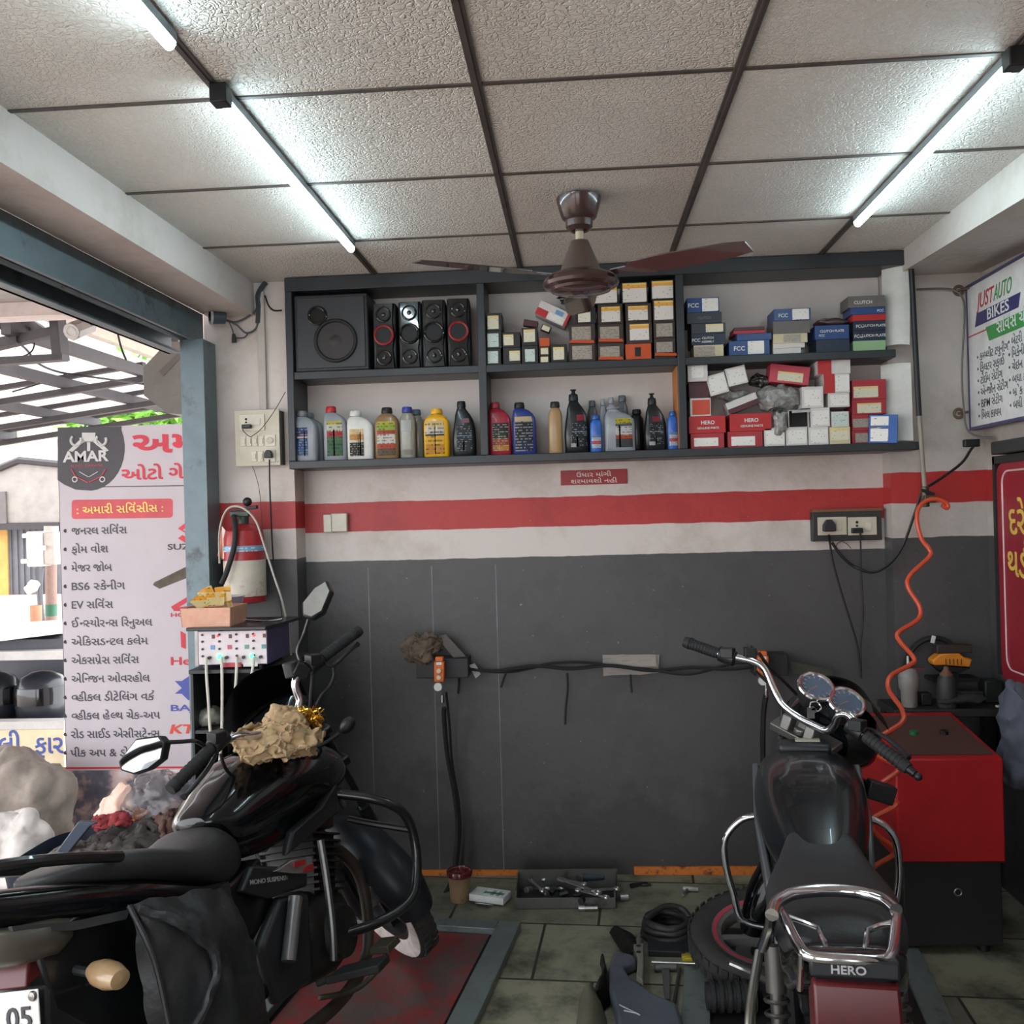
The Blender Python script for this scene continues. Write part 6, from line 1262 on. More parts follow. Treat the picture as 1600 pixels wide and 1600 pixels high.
# tank
T2 = [(-.33, .765, .06, .06), (-.27, .775, .095, .075), (-.15, .795, .128, .095), (0, .815, .152, .112), (.15, .825, .16, .118), (.28, .825, .145, .112), (.37, .82, .105, .095), (.41, .81, .05, .06)]
def tsec2(x, zc, hw, hh):
    prof = [(0, 1.0), (.5, .96), (.84, .74), (1.0, .2), (1.0, -.4), (.8, -.95), (.4, -1)]
    return [V((x, -hw*a, zc+hh*b)) for a, b in prof]+[V((x, hw*a, zc+hh*b)) for a, b in reversed(prof[1:])]
tk2 = sloft([tsec2(*s) for s in T2]).build('fuel_tank', mat('worn black paint', (20, 23, 27), .26, coat=.25, col2=(15, 17, 20)), b2, ang=180)
MB().box((.275, 0, .945), (.10, .16, .03), (0, R(3), 0)).build('filler_hump', M_MATTE, tk2, bev=.012, seg=3)
MB().box((.285, -.012, .963), (.045, .075, .003), (0, R(3), 0)).build('pale_sticker', mat('cream sticker', (196, 190, 170), .5), tk2)
for sy in (-1, 1):
    MB().slab([V((.30, sy*.15, .87)), V((.24, sy*.163, .90)), V((.02, sy*.166, .80)), V((-.16, sy*.145, .70)), V((-.2, sy*.14, .62)), V((-.1, sy*.15, .66)), V((.14, sy*.168, .74))], (0, -sy*.02, 0)).build('side_scoop', mat('grey stripe decal', (74, 76, 80), .35), b2, bev=.006)
    MB().slab([V((-.12, sy*.135, .68)), V((-.42, sy*.135, .72)), V((-.52, sy*.135, .60)), V((-.36, sy*.13, .5)), V((-.15, sy*.13, .52))], (0, -sy*.03, 0)).build('side_cover', M_TANK, b2, bev=.01)
eloft([(-.21, .855, .055, .012), (-.25, .805, .092, .052), (-.33, .778, .112, .046), (-.42, .768, .142, .046), (-.52, .772, .152, .05), (-.64, .785, .148, .052), (-.76, .797, .14, .05), (-.83, .80, .122, .042), (-.86, .80, .085, .028)], e=.6).build('seat', M_SEAT, b2, sub=1, ang=180)
t2_ = eloft([(-.60, .73, .13, .05), (-.80, .735, .125, .055), (-.92, .80, .11, .05), (-1.0, .835, .09, .04), (-1.03, .845, .07, .028)], e=.5).build('tail_cowl', M_TANK, b2, ang=50)
q = MB(); lettering('HERO', .022, plane_m((-1.0355, .042, .843), (0, -1, 0), (0, 0, 1)), .002, .02, q, 'L', .062); q.build('lettering', mat('silver lettering', (176, 176, 180)), t2_)
MB().bx((-1.034, -.08, .832), (-1.0, .08, .868)).build('tail_badge_panel', M_MATTE, t2_, bev=.006)
tl = MB().loft([[V((-1.045, -.076, .828)), V((-1.045, .076, .828)), V((-.94, .08, .828)), V((-.94, -.08, .828))], [V((-1.075, -.078, .70)), V((-1.075, .078, .70)), V((-.94, .08, .64)), V((-.94, -.08, .64))], [V((-1.05, -.066, .60)), V((-1.05, .066, .60)), V((-.94, .07, .60)), V((-.94, -.07, .60))]]).build('tail_light', M_TAILR, b2, bev=.006)
q = MB()
for k in range(6): q.box((-1.0735+.0006*k, -.012-.008*k, .725-.006*k), (.004, .012, .008))
q.build('lens_ribs', mat('bright red reflector', (226, 50, 50), .15, coat=.5), tl)
MB().bx((-1.03, -.09, .35), (-.93, .09, .60)).build('rear_mudguard', M_MATTE, b2, bev=.02, seg=3)
# rack and guards in chrome
ZR = .80
zz = lambda pts, Z: [atZ(x, y, Z) for x, y in pts]
MB().tube(zz([(1206, 1430), (1211, 1414), (1224, 1403), (1245, 1395), (1290, 1391), (1340, 1394), (1378, 1405), (1400, 1422)], ZR+.015), .0125, 12).build('grab_rail', M_CHROME, b2, **W)
MB().tube(zz([(1216, 1414), (1232, 1448), (1252, 1484), (1270, 1495), (1320, 1499), (1374, 1501), (1393, 1492), (1399, 1460), (1402, 1424)], ZR), .0105, 12).build('rack_loop', M_CHROME, b2, **W)
for pts_ in ([(1229, 1432), (1255, 1441), (1279, 1451), (1288, 1472), (1294, 1487), (1308, 1490)], [(1397, 1441), (1375, 1446), (1355, 1454), (1353, 1474), (1351, 1487), (1338, 1491)]):
    MB().tube(zz(pts_, ZR), .0055, 10, straight=True).build('rack_rod', M_CHROME, b2, **W)
for x_ in (1252, 1394): MB().tube([atZ(x_, 1492, ZR), atZ(x_, 1492, ZR)-V((0, -.02, .07))], .0055, 8).build('rack_stay', M_CHROME, b2, **W)
MB().tube([atZ(1206, 1430, ZR+.015), atZ(1203, 1450, ZR-.03), atZ(1192, 1480, ZR-.12)], .0115, 10).build('rail_leg', M_CHROME, b2, **W)
for sy, P in ((1, [(.42, .10, .672), (.42, .16, .675), (.42, .215, .655), (.42, .265, .59), (.42, .265, .5), (.42, .245, .41), (.42, .22, .325), (.42, .12, .30)]), (-1, [(.42, -.10, .672), (.42, -.19, .675), (.42, -.245, .655), (.42, -.28, .60), (.42, -.285, .5), (.42, -.27, .41), (.42, -.24, .325), (.42, -.12, .30)])):
    MB().tube(P, .012, 12).build('leg_guard', M_CHROME, b2)
# engine, shocks, exhaust, stand
en = MB()
for k in range(8): en.box((.20+.004*k, 0, .44+.022*k), (.16, .2, .006), (0, R(15), 0))
en.box((.21, 0, .5), (.12, .16, .18), (0, R(15), 0)).build('cylinder', M_ENG, b2)
MB().loft([ell(-.10, .34, .09, .08, 18, .7), ell(.02, .35, .12, .12, 18, .7), ell(.18, .34, .12, .13, 18, .7), ell(.32, .32, .06, .07, 18, .7)]).build('crankcase', M_ENG, b2, ang=50)
for sy in (-1, 1):
    sp = MB().cyl((-.60, sy*.135, .34), (-.52, sy*.135, .66), .016, seg=12).cyl((-.545, sy*.135, .56), (-.52, sy*.135, .66), .024, seg=16)
    for k in range(7): sp.torus((-.592+.009*k, sy*.135, .37+.028*k), .026, .0055, (.24, 0, .97), 18, 6)
    sp.build('shock_absorber', mat('dull shock metal', (84, 82, 78), .45, .6), b2)
MB().cyl((.1, -.15, .24), (-.85, -.19, .36), .04, .046, 20).build('silencer', M_CHROME, b2)
MB().tube([(.30, -.04, .56), (.42, -.05, .46), (.38, -.08, .28), (.1, -.15, .24)], .019, 10).build('exhaust_header', M_CHROME, b2)
MB().tube([(-.47, .17, .62), (-.60, .2, .52), (-.66, .205, .38), (-.68, .2, .25)], .0115, 10).tube([(-.47, .17, .62), (-.42, .19, .5), (-.48, .2, .3)], .009, 8).build('saree_guard', mat('dull chrome tube', (140, 136, 128), .3, .8), b2)
MB().tube([(-.32, .14, .33), (-.33, .25, .34)], .014, 10).build('foot_peg', M_CHROME, b2)
MB().tube([(.0, .12, .31), (.12, .2, .29), (.15, .26, .3)], .009, 8).build('gear_lever', M_STEEL, b2)
MB().tube([(-.1, .08, .34), (-.4, .085, .31), (-.64, .085, .29)], .022, 10).tube([(-.1, -.08, .34), (-.4, -.085, .31), (-.64, -.085, .29)], .022, 10).build('swingarm', M_FRAME, b2)
MB().tube([(-.1, .12, .28), (-.14, .16, .1), (-.18, .18, .012)], .013, 8).tube([(-.1, -.12, .28), (-.14, -.16, .1), (-.18, -.18, .012)], .013, 8).tube([(-.12, -.14, .2), (-.12, .14, .2)], .011, 8).build('centre_stand', M_FRAME, b2)
MB().box((-.3, 0, .55), (.3, .16, .2)).build('battery_box', M_FRAME, b2, bev=.02)
MB().tube([(.4, 0, .86), (.35, 0, .5), (.32, 0, .28)], .02, 10).build('frame_tube', M_FRAME, b2)
# ------------------------------------------------------------------ lift plates and everything on the floor
fl = lambda x, y, z=0.0: atZ(x, y, z)
# left lift plate
M_LFR = mat('grey lift frame', (124, 132, 132), .45, .4, dirt=(74, 76, 74), dscale=9)
M_LRED = mat('worn red chequer plate', (130, 42, 44), .5, col2=(104, 38, 40), nscale=14, dirt=(80, 69, 67), dscale=2.6, dthr=.42, bump=.1, bscale=60)
h_ = .03
A, B = fl(814, 1440, h_), fl(742, 1598, h_); dr = (A-B); dr.z = 0; dr.normalize(); lf = V((-dr.y, dr.x, 0))
t = thing('lift_platform', 'red motorcycle lift plate in a grey steel frame under left motorcycle', 'lift', A-V((0, 0, h_)))
P = lambda u, v, z: A-V((0, 0, h_))+lf*u-dr*v+V((0, 0, z))
MB().hexa([P(0, 0, 0), P(.085, 0, 0), P(.085, 2.3, 0), P(0, 2.3, 0), P(0, 0, h_), P(.085, 0, h_), P(.085, 2.3, h_), P(0, 2.3, h_)]).build('side_rail', M_LFR, t, bev=.003, **W)
MB().hexa([P(.66, 0, 0), P(.745, 0, 0), P(.745, 2.3, 0), P(.66, 2.3, 0), P(.66, 0, h_), P(.745, 0, h_), P(.745, 2.3, h_), P(.66, 2.3, h_)]).build('side_rail', M_LFR, t, bev=.003, **W)
MB().hexa([P(.086, 0, 0), P(.659, 0, 0), P(.659, .07, 0), P(.086, .07, 0), P(.086, 0, h_-.002), P(.659, 0, h_-.002), P(.659, .07, h_-.002), P(.086, .07, h_-.002)]).build('end_rail', M_LFR, t, bev=.003, **W)
MB().hexa([P(.105, .08, 0), P(.64, .08, 0), P(.64, 2.3, 0), P(.105, 2.3, 0), P(.105, .08, .008), P(.64, .08, .008), P(.64, 2.3, .008), P(.105, 2.3, .008)]).build('deck_plate', M_LRED, t, **W)
MB().hexa([P(.086, .071, 0), P(.659, .071, 0), P(.659, 2.3, 0), P(.086, 2.3, 0), P(.086, .071, .004), P(.659, .071, .004), P(.659, 2.3, .004), P(.086, 2.3, .004)]).build('dark_gap', M_HOLE, t, **W)
# right lift
A2, B2_ = fl(1073, 1437, .02), fl(1066, 1580, .02); dr2 = A2-B2_; dr2.z = 0; dr2.normalize(); rt2 = V((dr2.y, -dr2.x, 0))
t = thing('lift_platform', 'grey framed lift bed under the right motorcycle, dark inside', 'lift', A2-V((0, 0, .02)))
Q = lambda u, v, z: A2-V((0, 0, .02))+rt2*u-dr2*v+V((0, 0, z))
for u0, u1 in ((0, .085), (.72, .8)):
    MB().hexa([Q(u0, 0, 0), Q(u1, 0, 0), Q(u1, 2.0, 0), Q(u0, 2.0, 0), Q(u0, 0, .02), Q(u1, 0, .02), Q(u1, 2.0, .02), Q(u0, 2.0, .02)]).build('side_rail', M_LFR, t, bev=.002, **W)
MB().hexa([Q(.087, .02, 0), Q(.718, .02, 0), Q(.718, 2.0, 0), Q(.087, 2.0, 0), Q(.087, .02, .008), Q(.718, .02, .008), Q(.718, 2.0, .008), Q(.087, 2.0, .008)]).build('deck_plate', mat('oily dark plate', (46, 46, 44), .4, .3, dirt=(28, 28, 27), dscale=6), t, **W)

# pot, booklet, tool tray
c_ = fl(719, 1407); r_ = .042
t = thing('grease_pot', 'small brown pot full of dark red grease by the wall', 'pot', c_)
MB().lathe([(.036, 0), (.038, .002), (.046, .10), (.05, .104), (.05, .122), (.045, .122), (.042, .10), (.001, .098)], seg=28).build('pot_body', mat('stained tan plastic', (142, 116, 88), .6, dirt=(92, 70, 54), dscale=14), t)
MB().lathe([(.0445, .1), (.0505, .103), (.053, .106), (.053, .122), (.0505, .126), (.046, .126), (.043, .112), (.001, .108)], seg=28).build('red_rim', mat('dark red grease', (96, 28, 34), .25, coat=.5), t)
def boxat(name, label, cat, px, py, size, rz, m, z0=0.0, bev=.002, tilt=(0, 0)):
    c_ = fl(px, py, z0); o = solo(name, MB().box((0, 0, size[2]/2), size, None).xf(Euler((tilt[0], tilt[1], 0)).to_matrix().to_4x4()), m, label, cat, bev=bev)
    o.rotation_euler.z = rz; o.location = c_+V((0, 0, o.location.z)); return o
t = thing('booklet', 'white printed packet lying open next to the grease pot', 'packet', fl(766, 1408), R(-18)); 
MB().box((0, 0, .022), (.15, .085, .028)).build('packet', mat('white packet', (222, 222, 222), .45), t, bev=.002)
MB().box((.02, -.005, .0365), (.085, .05, .001)).build('printed_panel', bands('packet print', [(0, (216, 220, 216)), (.3, (90, 140, 100)), (.7, (216, 220, 216))], lines=6, axis=1), t)
MB().box((0, -.06, .012), (.06, .05, .002), (R(-22), 0, 0)).build('open_flap', mat('white packet', (222, 222, 222)), t)
tA, tB, tC, tD = fl(806, 1421), fl(962, 1420), fl(972, 1385), fl(818, 1385)
t = thing('tool_tray', 'long grimy steel tray full of spanners on the floor by the wall', 'tray', (tA+tB+tC+tD)/4)
M_TRAY = mat('grimy grey tray', (96, 96, 92), .5, .5, dirt=(54, 54, 50), dscale=10)
def wall_(a, b, h, th):
    n_ = V((-(b-a).y, (b-a).x, 0)).normalized()*th; return [a, b, b+n_, a+n_, a+V((0, 0, h)), b+V((0, 0, h)), b+n_+V((0, 0, h)), a+n_+V((0, 0, h))]
U = V((0, 0, .0005)); bk = V((0, .12, 0))
tC = tB+V((.015, .2, 0)); tD = tA+V((-.002, .2, 0))
MB().hexa(wall_(tA, tB, .045, .004)).build('front_wall', M_TRAY, t, bev=.001, **W); MB().hexa(wall_(tB, tC, .075, .004)).build('end_wall', M_TRAY, t, **W); MB().hexa(wall_(tC, tD, .085, .004)).build('back_wall', M_TRAY, t, **W); MB().hexa(wall_(tD, tA, .075, .004)).build('end_wall', M_TRAY, t, **W)
MB().slab([tA, tB, tC, tD], (0, 0, .003)).build('bottom', mat('oily dark plate', (46, 46, 44)), t, **W)
M_TOOL = mat('oily chrome tool', (205, 205, 205), .3, .9, col2=(150, 148, 144), nscale=30)
def spanner(px, py, L, ang, label, z=.045, kind='open', tilt=6):
    mb = MB(); mb.box((0, 0, 0), (L*.8, L*.075, .006))
    for sg in (-1, 1):
        if kind == 'ring' or sg > 0: mb.torus((sg*L*.45, 0, 0), L*.065, .006, (0, 0, 1), 20, 8)
        else: mb.box((sg*L*.43, L*.05, 0), (L*.12, L*.04, .008)).box((sg*L*.43, -L*.05, 0), (L*.12, L*.04, .008)).box((sg*L*.38, 0, 0), (L*.05, L*.13, .008))
    mb.xf(Matrix.Translation(fl(px, py, z+.022)) @ Matrix.Rotation(R(ang), 4, 'Z') @ Matrix.Rotation(R(tilt), 4, 'Y'))
    return solo('spanner', mb, M_TOOL, label, 'tool', 'loose spanners in the floor tray')
spanner(905, 1384, .19, -32, 'longest bright spanner slanting across the right half of tool tray', .062)
spanner(940, 1390, .15, 24, 'spanner at the right end of the tool tray, crossing the long one', .056)
spanner(925, 1396, .13, -20, 'ring spanner nearest the front right of tool tray', .044, 'ring')
spanner(838, 1383, .11, -58, 'short spanner at the left end of the tool tray', .05)
spanner(866, 1388, .13, 62, 'upright leaning spanner in the left middle of the tool tray', .055, 'ring', 20)
spanner(893, 1377, .12, -16, 'spanner at the back of the tool tray under the blue can', .055)
random.seed(9)
for i, (x, y) in enumerate(((852, 1376), (860, 1396), (875, 1398), (847, 1394), (884, 1392), (896, 1400), (829, 1390), (912, 1404))):
    c_ = fl(x, y, .036); a = random.random()*6; d_ = V((cos(a), sin(a), random.random()*.6)).normalized()
    solo('socket', MB().cyl(c_, c_+d_*.034, .013, .012, 14).cyl(c_+d_*.034, c_+d_*.036, .009, seg=12), M_TOOL if i % 3 == 0 else M_ENG, ['socket lying at the back left of tool tray, brightest', 'dark socket front left in tool tray', 'dark socket left of centre near the front of tool tray', 'bright socket beside the short spanner in tool tray', 'dark socket in centre of the tool tray', 'dark socket at front centre of the tool tray', 'bright socket at the far left of the tool tray', 'dark socket front right of the tool tray'][i], 'socket', 'sockets in the floor tray')
c_ = fl(927, 1370, .05); solo('small_can', MB().cyl(c_+V((-.045, 0, 0)), c_+V((.045, .01, 0)), .02, seg=16).cyl(c_+V((.045, .01, 0)), c_+V((.06, .013, 0)), .012, seg=12), mat('blue black rubber', (44, 52, 62), .5), 'blue black cylinder lying at the back of the tool tray', 'can', bev=.003)
c_ = fl(907, 1418, .06)
def rod(label, a, b, r, m=M_TOOL, name='socket_bar', cat='tool', r2=None): return solo(name, MB().cyl(a, b, r, r2, 14), m, label, cat)
a = tA.lerp(tB, .63)+V((0, -.006, .040)); b = tA.lerp(tB, .82)+V((0, -.006, .036)); a.y -= .016; b.y -= .016; a.z = b.z = .013
solo('socket_bar', MB().cyl(a, a.lerp(b, .32), .013, seg=16).cyl(a.lerp(b, .32), b, .009, seg=14), M_TOOL, 'bright socket bar lying along the front of tool tray', 'tool')
a = fl(969, 1402, .014); rod('bright short socket on the floor at right of the tool tray', a, a+V((.032, .004, 0)), .014, name='socket')
a = fl(985, 1383, .008); solo('pliers', MB().tube([a, a+V((.03, .012, 0)), a+V((.06, .004, 0)), a+V((.085, .006, 0))], .006, 8).tube([a+V((.0, -.018, 0)), a+V((.035, 0, 0.004)), a+V((.07, .02, 0))], .006, 8), M_ENG, 'dark pliers on the floor in front of the orange skirting', 'pliers')
a = fl(1075, 1388, .012); solo('t_spanner', MB().tube([a+V((-.02, .0, 0)), a+V((.04, -.012, 0))], .01, 10).tube([a+V((0, .0, 0)), a+V((-.03, -.07, 0))], .006, 8), M_TOOL, 'small bright t-handled spanner on the floor right of centre', 'tool')
# inner tube coil
c_ = fl(1043, 1462)
mb = MB()
for i in range(3): mb.torus(c_+V((.004*(i % 2), .01*i*(i % 2), .016+.02*i)), .088-.006*i+.006*(i % 2), .0135, (.06*(i-1.5), .05*(i % 2), 1), 36, 10)
mb.tube([c_+V((-.08, -.03, .07)), c_+V((-.02, .03, .09)), c_+V((.05, .05, .085)), c_+V((.085, .02, .06))], .012, 10).crumple(.005, 16, 3)
solo('inner_tube', mb, mat('black butyl tube', (38, 37, 35), .55, col2=(28, 27, 26)), 'coiled black inner tube on floor beside the grey lift rail', 'tube', ang=70)
solo('black_box', MB().box(fl(1048, 1496)+V((0, .06, .011)), (.15, .12, .022), (0, 0, R(-3))), M_HOUS if False else mat('black rubber mat', (30, 32, 34), .6), 'flat black rubber piece on floor below the inner tube', 'mat', bev=.003)
# loose fairing parts
M_FAIR = mat('scratched blue black fairing', (88, 93, 104), .3, col2=(62, 66, 75), nscale=6, dirt=(140, 140, 142), dscale=10, dthr=.64, coat=.3)
def fairing(name, pts, label, m, hgt, th, hole=None, seed=1, cat='fairing'):
    """a curved shell: outline on the floor, domed along its length"""
    P = [fl(x, y, .0) for x, y in pts]; n = len(P)//2; L = P[:n]; Rr = P[n:][::-1]
    Ls, Rs = smooth_path(L, 8), smooth_path(Rr, 8)
    g = MB(); rows = []
    for a_, b_ in zip(Ls, Rs):
        rows.append([a_.lerp(b_, k/8)+V((0, 0, .008+hgt*sin(pi*k/8)**.8)) for k in range(9)])
    g.loft(rows, cap=False, closed=False); g.crumple(.006, 9, seed); bmesh.ops.solidify(g.bm, geom=g.bm.faces[:], thickness=th); return solo(name, g, m, label, cat, ang=50)
def flat_part(pts, z0, th): return MB().slab([fl(x, y, 0)+V((0, 0, z0)) for x, y in pts], (0, 0, th))
ff = thing('loose_fairing', 'scratched dark blue motorcycle fairing lying on the floor, left of the lift rail', 'fairing', fl(985, 1560))
flat_part([(960, 1504), (991, 1511), (996, 1519), (974, 1529), (985, 1546), (994, 1553), (1004, 1560), (1020, 1572), (1059, 1589), (1075, 1640), (1068, 1690), (975, 1690), (961, 1600), (952, 1566), (950, 1537)], .001, .045).build('body_panel', M_FAIR, ff, bev=.014, seg=4, **W)
bk_ = flat_part([(990, 1500), (1007, 1497), (1006.5, 1537), (1005, 1559), (995, 1551), (997.5, 1522), (994, 1511)], .004, .052).build('mounting_strip', mat('grey green plastic', (112, 112, 102), .5), ff, bev=.004, **W)
for y_ in (1503, 1513): p = fl(998.5, y_, 0)+V((0, 0, .0555)); MB().cyl(p, p+V((0, 0, .0015)), .0085, seg=14).build('bolt_hole', M_HOLE, bk_, **W)
for a_, b_ in (((968, 1570), (1000, 1586)), ((975, 1579), (994, 1583))): MB().tube([fl(*a_, .047), fl(*b_, .047)], .0022, 6).build('scratch', mat('pale scratch', (176, 176, 180), .4), ff, **W)
fairing('mud_flap', [(953, 1460), (962, 1476), (972, 1488), (984, 1500), (1003, 1490), (1000, 1478), (990, 1466), (972, 1462)], 'ragged black plastic flap at the top of blue fairing', mat('ragged black plastic', (40, 38, 36), .6), .03, .004, seed=5)
fairing('bodywork_shard', [(937, 1510), (940, 1530), (930, 1548), (926, 1570), (942, 1585), (958, 1570), (955, 1548), (948, 1525)], 'pointed black bodywork shard standing left of the blue fairing', mat('glossy black shard', (22, 21, 21), .2), .05, .004, seed=7)
fairing('grey_cover', [(905, 1570), (900, 1600), (898, 1640), (950, 1645), (950, 1605), (935, 1568)], 'dull grey beige plastic cover at the bottom edge, left of the fairing', mat('grey beige plastic', (132, 128, 112), .5), .06, .004, seed=8)
solo('plug_spanner', MB().cyl(fl(1000, 1462, .02), fl(986, 1485, .02), .006, seg=10).cyl(fl(1000, 1470, .024), fl(996, 1480, .024), .012, seg=12), M_TOOL, 'bright plug spanner lying between black flap and inner tube', 'tool')
rod('thin bright rod lying across the grey lift rail', fl(1018, 1503, .026), fl(1105, 1506, .03), .0045, name='tie_rod', cat='rod')
a = fl(1040, 1512, .03); solo('t_spanner', MB().cyl(fl(1023, 1512, .014), fl(1057, 1511, .014), .012, seg=12).loft([ell_ for ell_ in ([fl(1034, 1516, .02)+V((0, 0, -.008)), fl(1046, 1516, .02)+V((0, 0, -.008)), fl(1046, 1516, .02)+V((0, 0, .004)), fl(1034, 1516, .02)+V((0, 0, .004))], [fl(1039, 1562, .012)+V((0, 0, -.006)), fl(1047, 1562, .012)+V((0, 0, -.006)), fl(1047, 1562, .012)+V((0, 0, .004)), fl(1039, 1562, .012)+V((0, 0, .004))])]), mat('dull grey tool', (104, 106, 102), .5, .5), 'grey t-shaped handle lying left of the grey lift rail', 'tool', bev=.002)
rod('slim dark steel rod lying beside the t-shaped handle', fl(1062, 1514, .012), fl(1053, 1572, .012), .006, mat('dark steel', (82, 82, 80), .4, .7), 'steel_rod', 'rod')
solo('fuse_holder', MB().box(fl(1077, 1497, .036), (.05, .022, .024), (0, 0, R(4))).box(fl(1077, 1497, .05), (.03, .01, .005), (0, 0, R(4))), mat('translucent yellow', (176, 160, 40), .3), 'small yellow plastic part resting on the grey lift rail', 'part', bev=.004)
g = MB(); a, b = fl(1103, 1556, .06), fl(1180, 1556, .06)
for k in range(12): p = a.lerp(b, (k+.5)/12); g.cyl(p+V((-.006, 0, 0)), p+V((.006, 0, 0)), .048 if k % 2 else .04, seg=24)
solo('rubber_bellows', g, M_RUB, 'black ribbed rubber bellows lying on the right lift bed', 'bellows')
# removed wheel lying flat
wc = fl(1205, 1476, .085); wt = thing('detached_wheel', 'removed motorcycle wheel with red rim stripe lying beside the right motorcycle', 'wheel', V((wc.x, wc.y, .02)))
wm = Matrix.Translation((0, 0, .085)) @ Euler((R(90+9), R(-3), 0)).to_matrix().to_4x4()
wheel(wt, wm, .278, .088, 'tyre', stripe=mat('red rim stripe', (176, 66, 82), .4), rimmat=mat('grey alloy rim', (124, 122, 120), .4, .5))
solo('wood_block', MB().box((wc.x+.06, wc.y+.02, .019), (.34, .16, .02), (0, 0, .3)), mat('oily wood', (62, 56, 46), .7), 'flat dark board under the removed wheel', 'board')

# ------------------------------------------------------------------ red machine cabinet and the bench behind it
YR = 3.41
a, b = fl(1412, 1480), fl(1577, 1477); xa, xb = PX(1402, 1300, YR).x, PX(1571, 1300, YR).x
zf = PX(1490, 1186, YR).z; zb2 = PX(1480, 1112, 3.82).z; zk = PX(1480, 1348, YR).z
t = thing('machine_cabinet', 'red steel machine cabinet with sloping grimy top right of the right motorcycle', 'cabinet', ((xa+xb)/2, YR, 0))
M_CABR = mat('red cabinet enamel', (176, 26, 30), .4, dirt=(110, 20, 24), dscale=5, dthr=.6)
MB().hexa([(xa, YR, zk), (xb, YR, zk), (xb-.02, 3.82, zk), (xa, 3.82, zk), (xa, YR, zf), (xb, YR, zf), (xb-.02, 3.82, zb2), (xa, 3.82, zb2)]).build('red_housing', M_CABR, t, bev=.006, **W)
n_ = V((0, -(zb2-zf), 3.82-YR)).normalized()
MB().slab([V((xa+.02, YR+.03, zf+.03*(zb2-zf)/.41)), V((xb-.02, YR+.03, zf+.03*(zb2-zf)/.41)), V((xb-.04, 3.78, zf+.37*(zb2-zf)/.41)), V((xa+.02, 3.78, zf+.37*(zb2-zf)/.41))], n_*.004).build('top_panel', mat('grimy brown red panel', (88, 58, 52), .6, dirt=(56, 44, 40), dscale=8), t, **W)
for fx, m_, nm in ((.36, mat('green button', (30, 110, 66), .3), 'green_button'), (.66, M_BLK, 'black_knob')):
    p = V((xa+(xb-xa)*fx, YR+.2, zf+.2*(zb2-zf)/.41)); MB().cyl(p, p+n_*.016, .016, .014, 18).build(nm, m_, t, **W)
MB().bx((xa+.02, YR+.015, .03), (xb-.01, 3.80, zk)).build('dark_plinth', mat('black plinth', (30, 28, 28), .5), t, bev=.004, **W)
MB().bx((xa+.02, YR+.0, zk-.002), (xb-.005, YR+.03, zk+.001)).build('lower_lip', mat('black plinth', (30, 28, 28)), t, **W)
p = PX(1497, 1394, YR+.012); MB().torus(p, .012, .003, (0, 1, 0), 18, 8).build('bolt_ring', M_STEEL, t, **W)
for sx in (xa+.06, xb-.06):
    for yy in (YR+.06, 3.75): MB().cyl((sx, yy, 0), (sx, yy, .031), .02, seg=12).build('foot', M_BLK, t, **W)
for v in t.children: pass
zt_ = PX(1500, 1103, 3.9).z
bt = thing('work_bench', 'dark narrow bench crowded with bottles behind the red cabinet', 'bench', (1.5, 3.9, 0))
bx0 = PX(1396, 1103, 3.85).x
MB().bx((bx0, 3.835, zt_-.03), (1.675, 4.06, zt_)).build('bench_top', mat('oily bench board', (40, 38, 35), .55), bt, bev=.003, **W)
for x_ in (bx0+.03, 1.64): MB().bx((x_-.02, 4.0, 0), (x_+.02, 4.05, zt_-.03)).build('leg', M_BLK, bt, **W)
zt_ += .0005
def at_bench(px, Y): q = PX(px, 1100, Y); return V((q.x, Y, zt_))
bo = thing('spray_bottle', 'greyish white bottle with nozzle at the left end of dark bench', 'bottle', at_bench(1421, 3.9))
MB().lathe([(.028, 0), (.03, .004), (.031, .06), (.038, .075), (.04, .12), (.03, .145), (.018, .155)], seg=20).build('body', mat('grubby white bottle', (140, 134, 130), .5, dirt=(84, 80, 78), dscale=18), bo)
MB().cyl((0, 0, .15), (-.002, 0, .20), .006, .004, 10).build('nozzle', M_EMBW, bo)
MB().cyl((0, 0, .15), (0, 0, .162), .02, seg=14).box((.03, -.01, .15), (.05, .012, .012)).build('cap', mat('maroon cap', (96, 50, 58), .5), bo)
bo = thing('oil_can', 'dark bottle with orange brown neck below the yellow tool', 'bottle', at_bench(1480, 3.88))
MB().lathe([(.036, 0), (.038, .004), (.037, .08), (.034, .11), (.022, .13)], seg=20).build('body', mat('charcoal bottle', (52, 52, 52), .5), bo)
MB().lathe([(.026, .118), (.025, .13), (.012, .145), (.008, .16), (.001, .161)], seg=18).build('neck', mat('rusty brown neck', (112, 78, 58), .6), bo)
gt = thing('impact_tool', 'yellow orange power tool body resting above the dark bottle', 'tool', PX(1488, 1045, 3.94))
Y_ = 3.93; M_DW = mat('tool yellow', (222, 142, 44), .4, col2=(190, 112, 34), nscale=12)
P = pp([(1457, 1032), (1470, 1022), (1500, 1021), (1506, 1027), (1520, 1030), (1516, 1043), (1480, 1040), (1459, 1040)], Y_)
MB().slab(P, (0, .06, 0)).build('yellow_shell', M_DW, gt, bev=.006, **W)
rb = MB()
for x_ in (1478, 1484, 1490, 1496, 1502): p = PX(x_, 1034, Y_-.001); rb.box(p, (.004, .004, .022))
rb.build('vents', mat('dark vents', (110, 70, 30), .5), gt, **W)
pxbox(MB(), 1464, 1008, 1520, 1021, Y_+.005, .05).build('battery_foot', mat('dark brown plastic', (52, 44, 40), .5), gt, bev=.004, **W)
MB().slab(pp([(1459, 1040), (1518, 1044), (1500, 1052), (1470, 1050)], Y_+.004), (0, .05, 0)).build('dark_base', M_BLK, gt, bev=.004, **W)
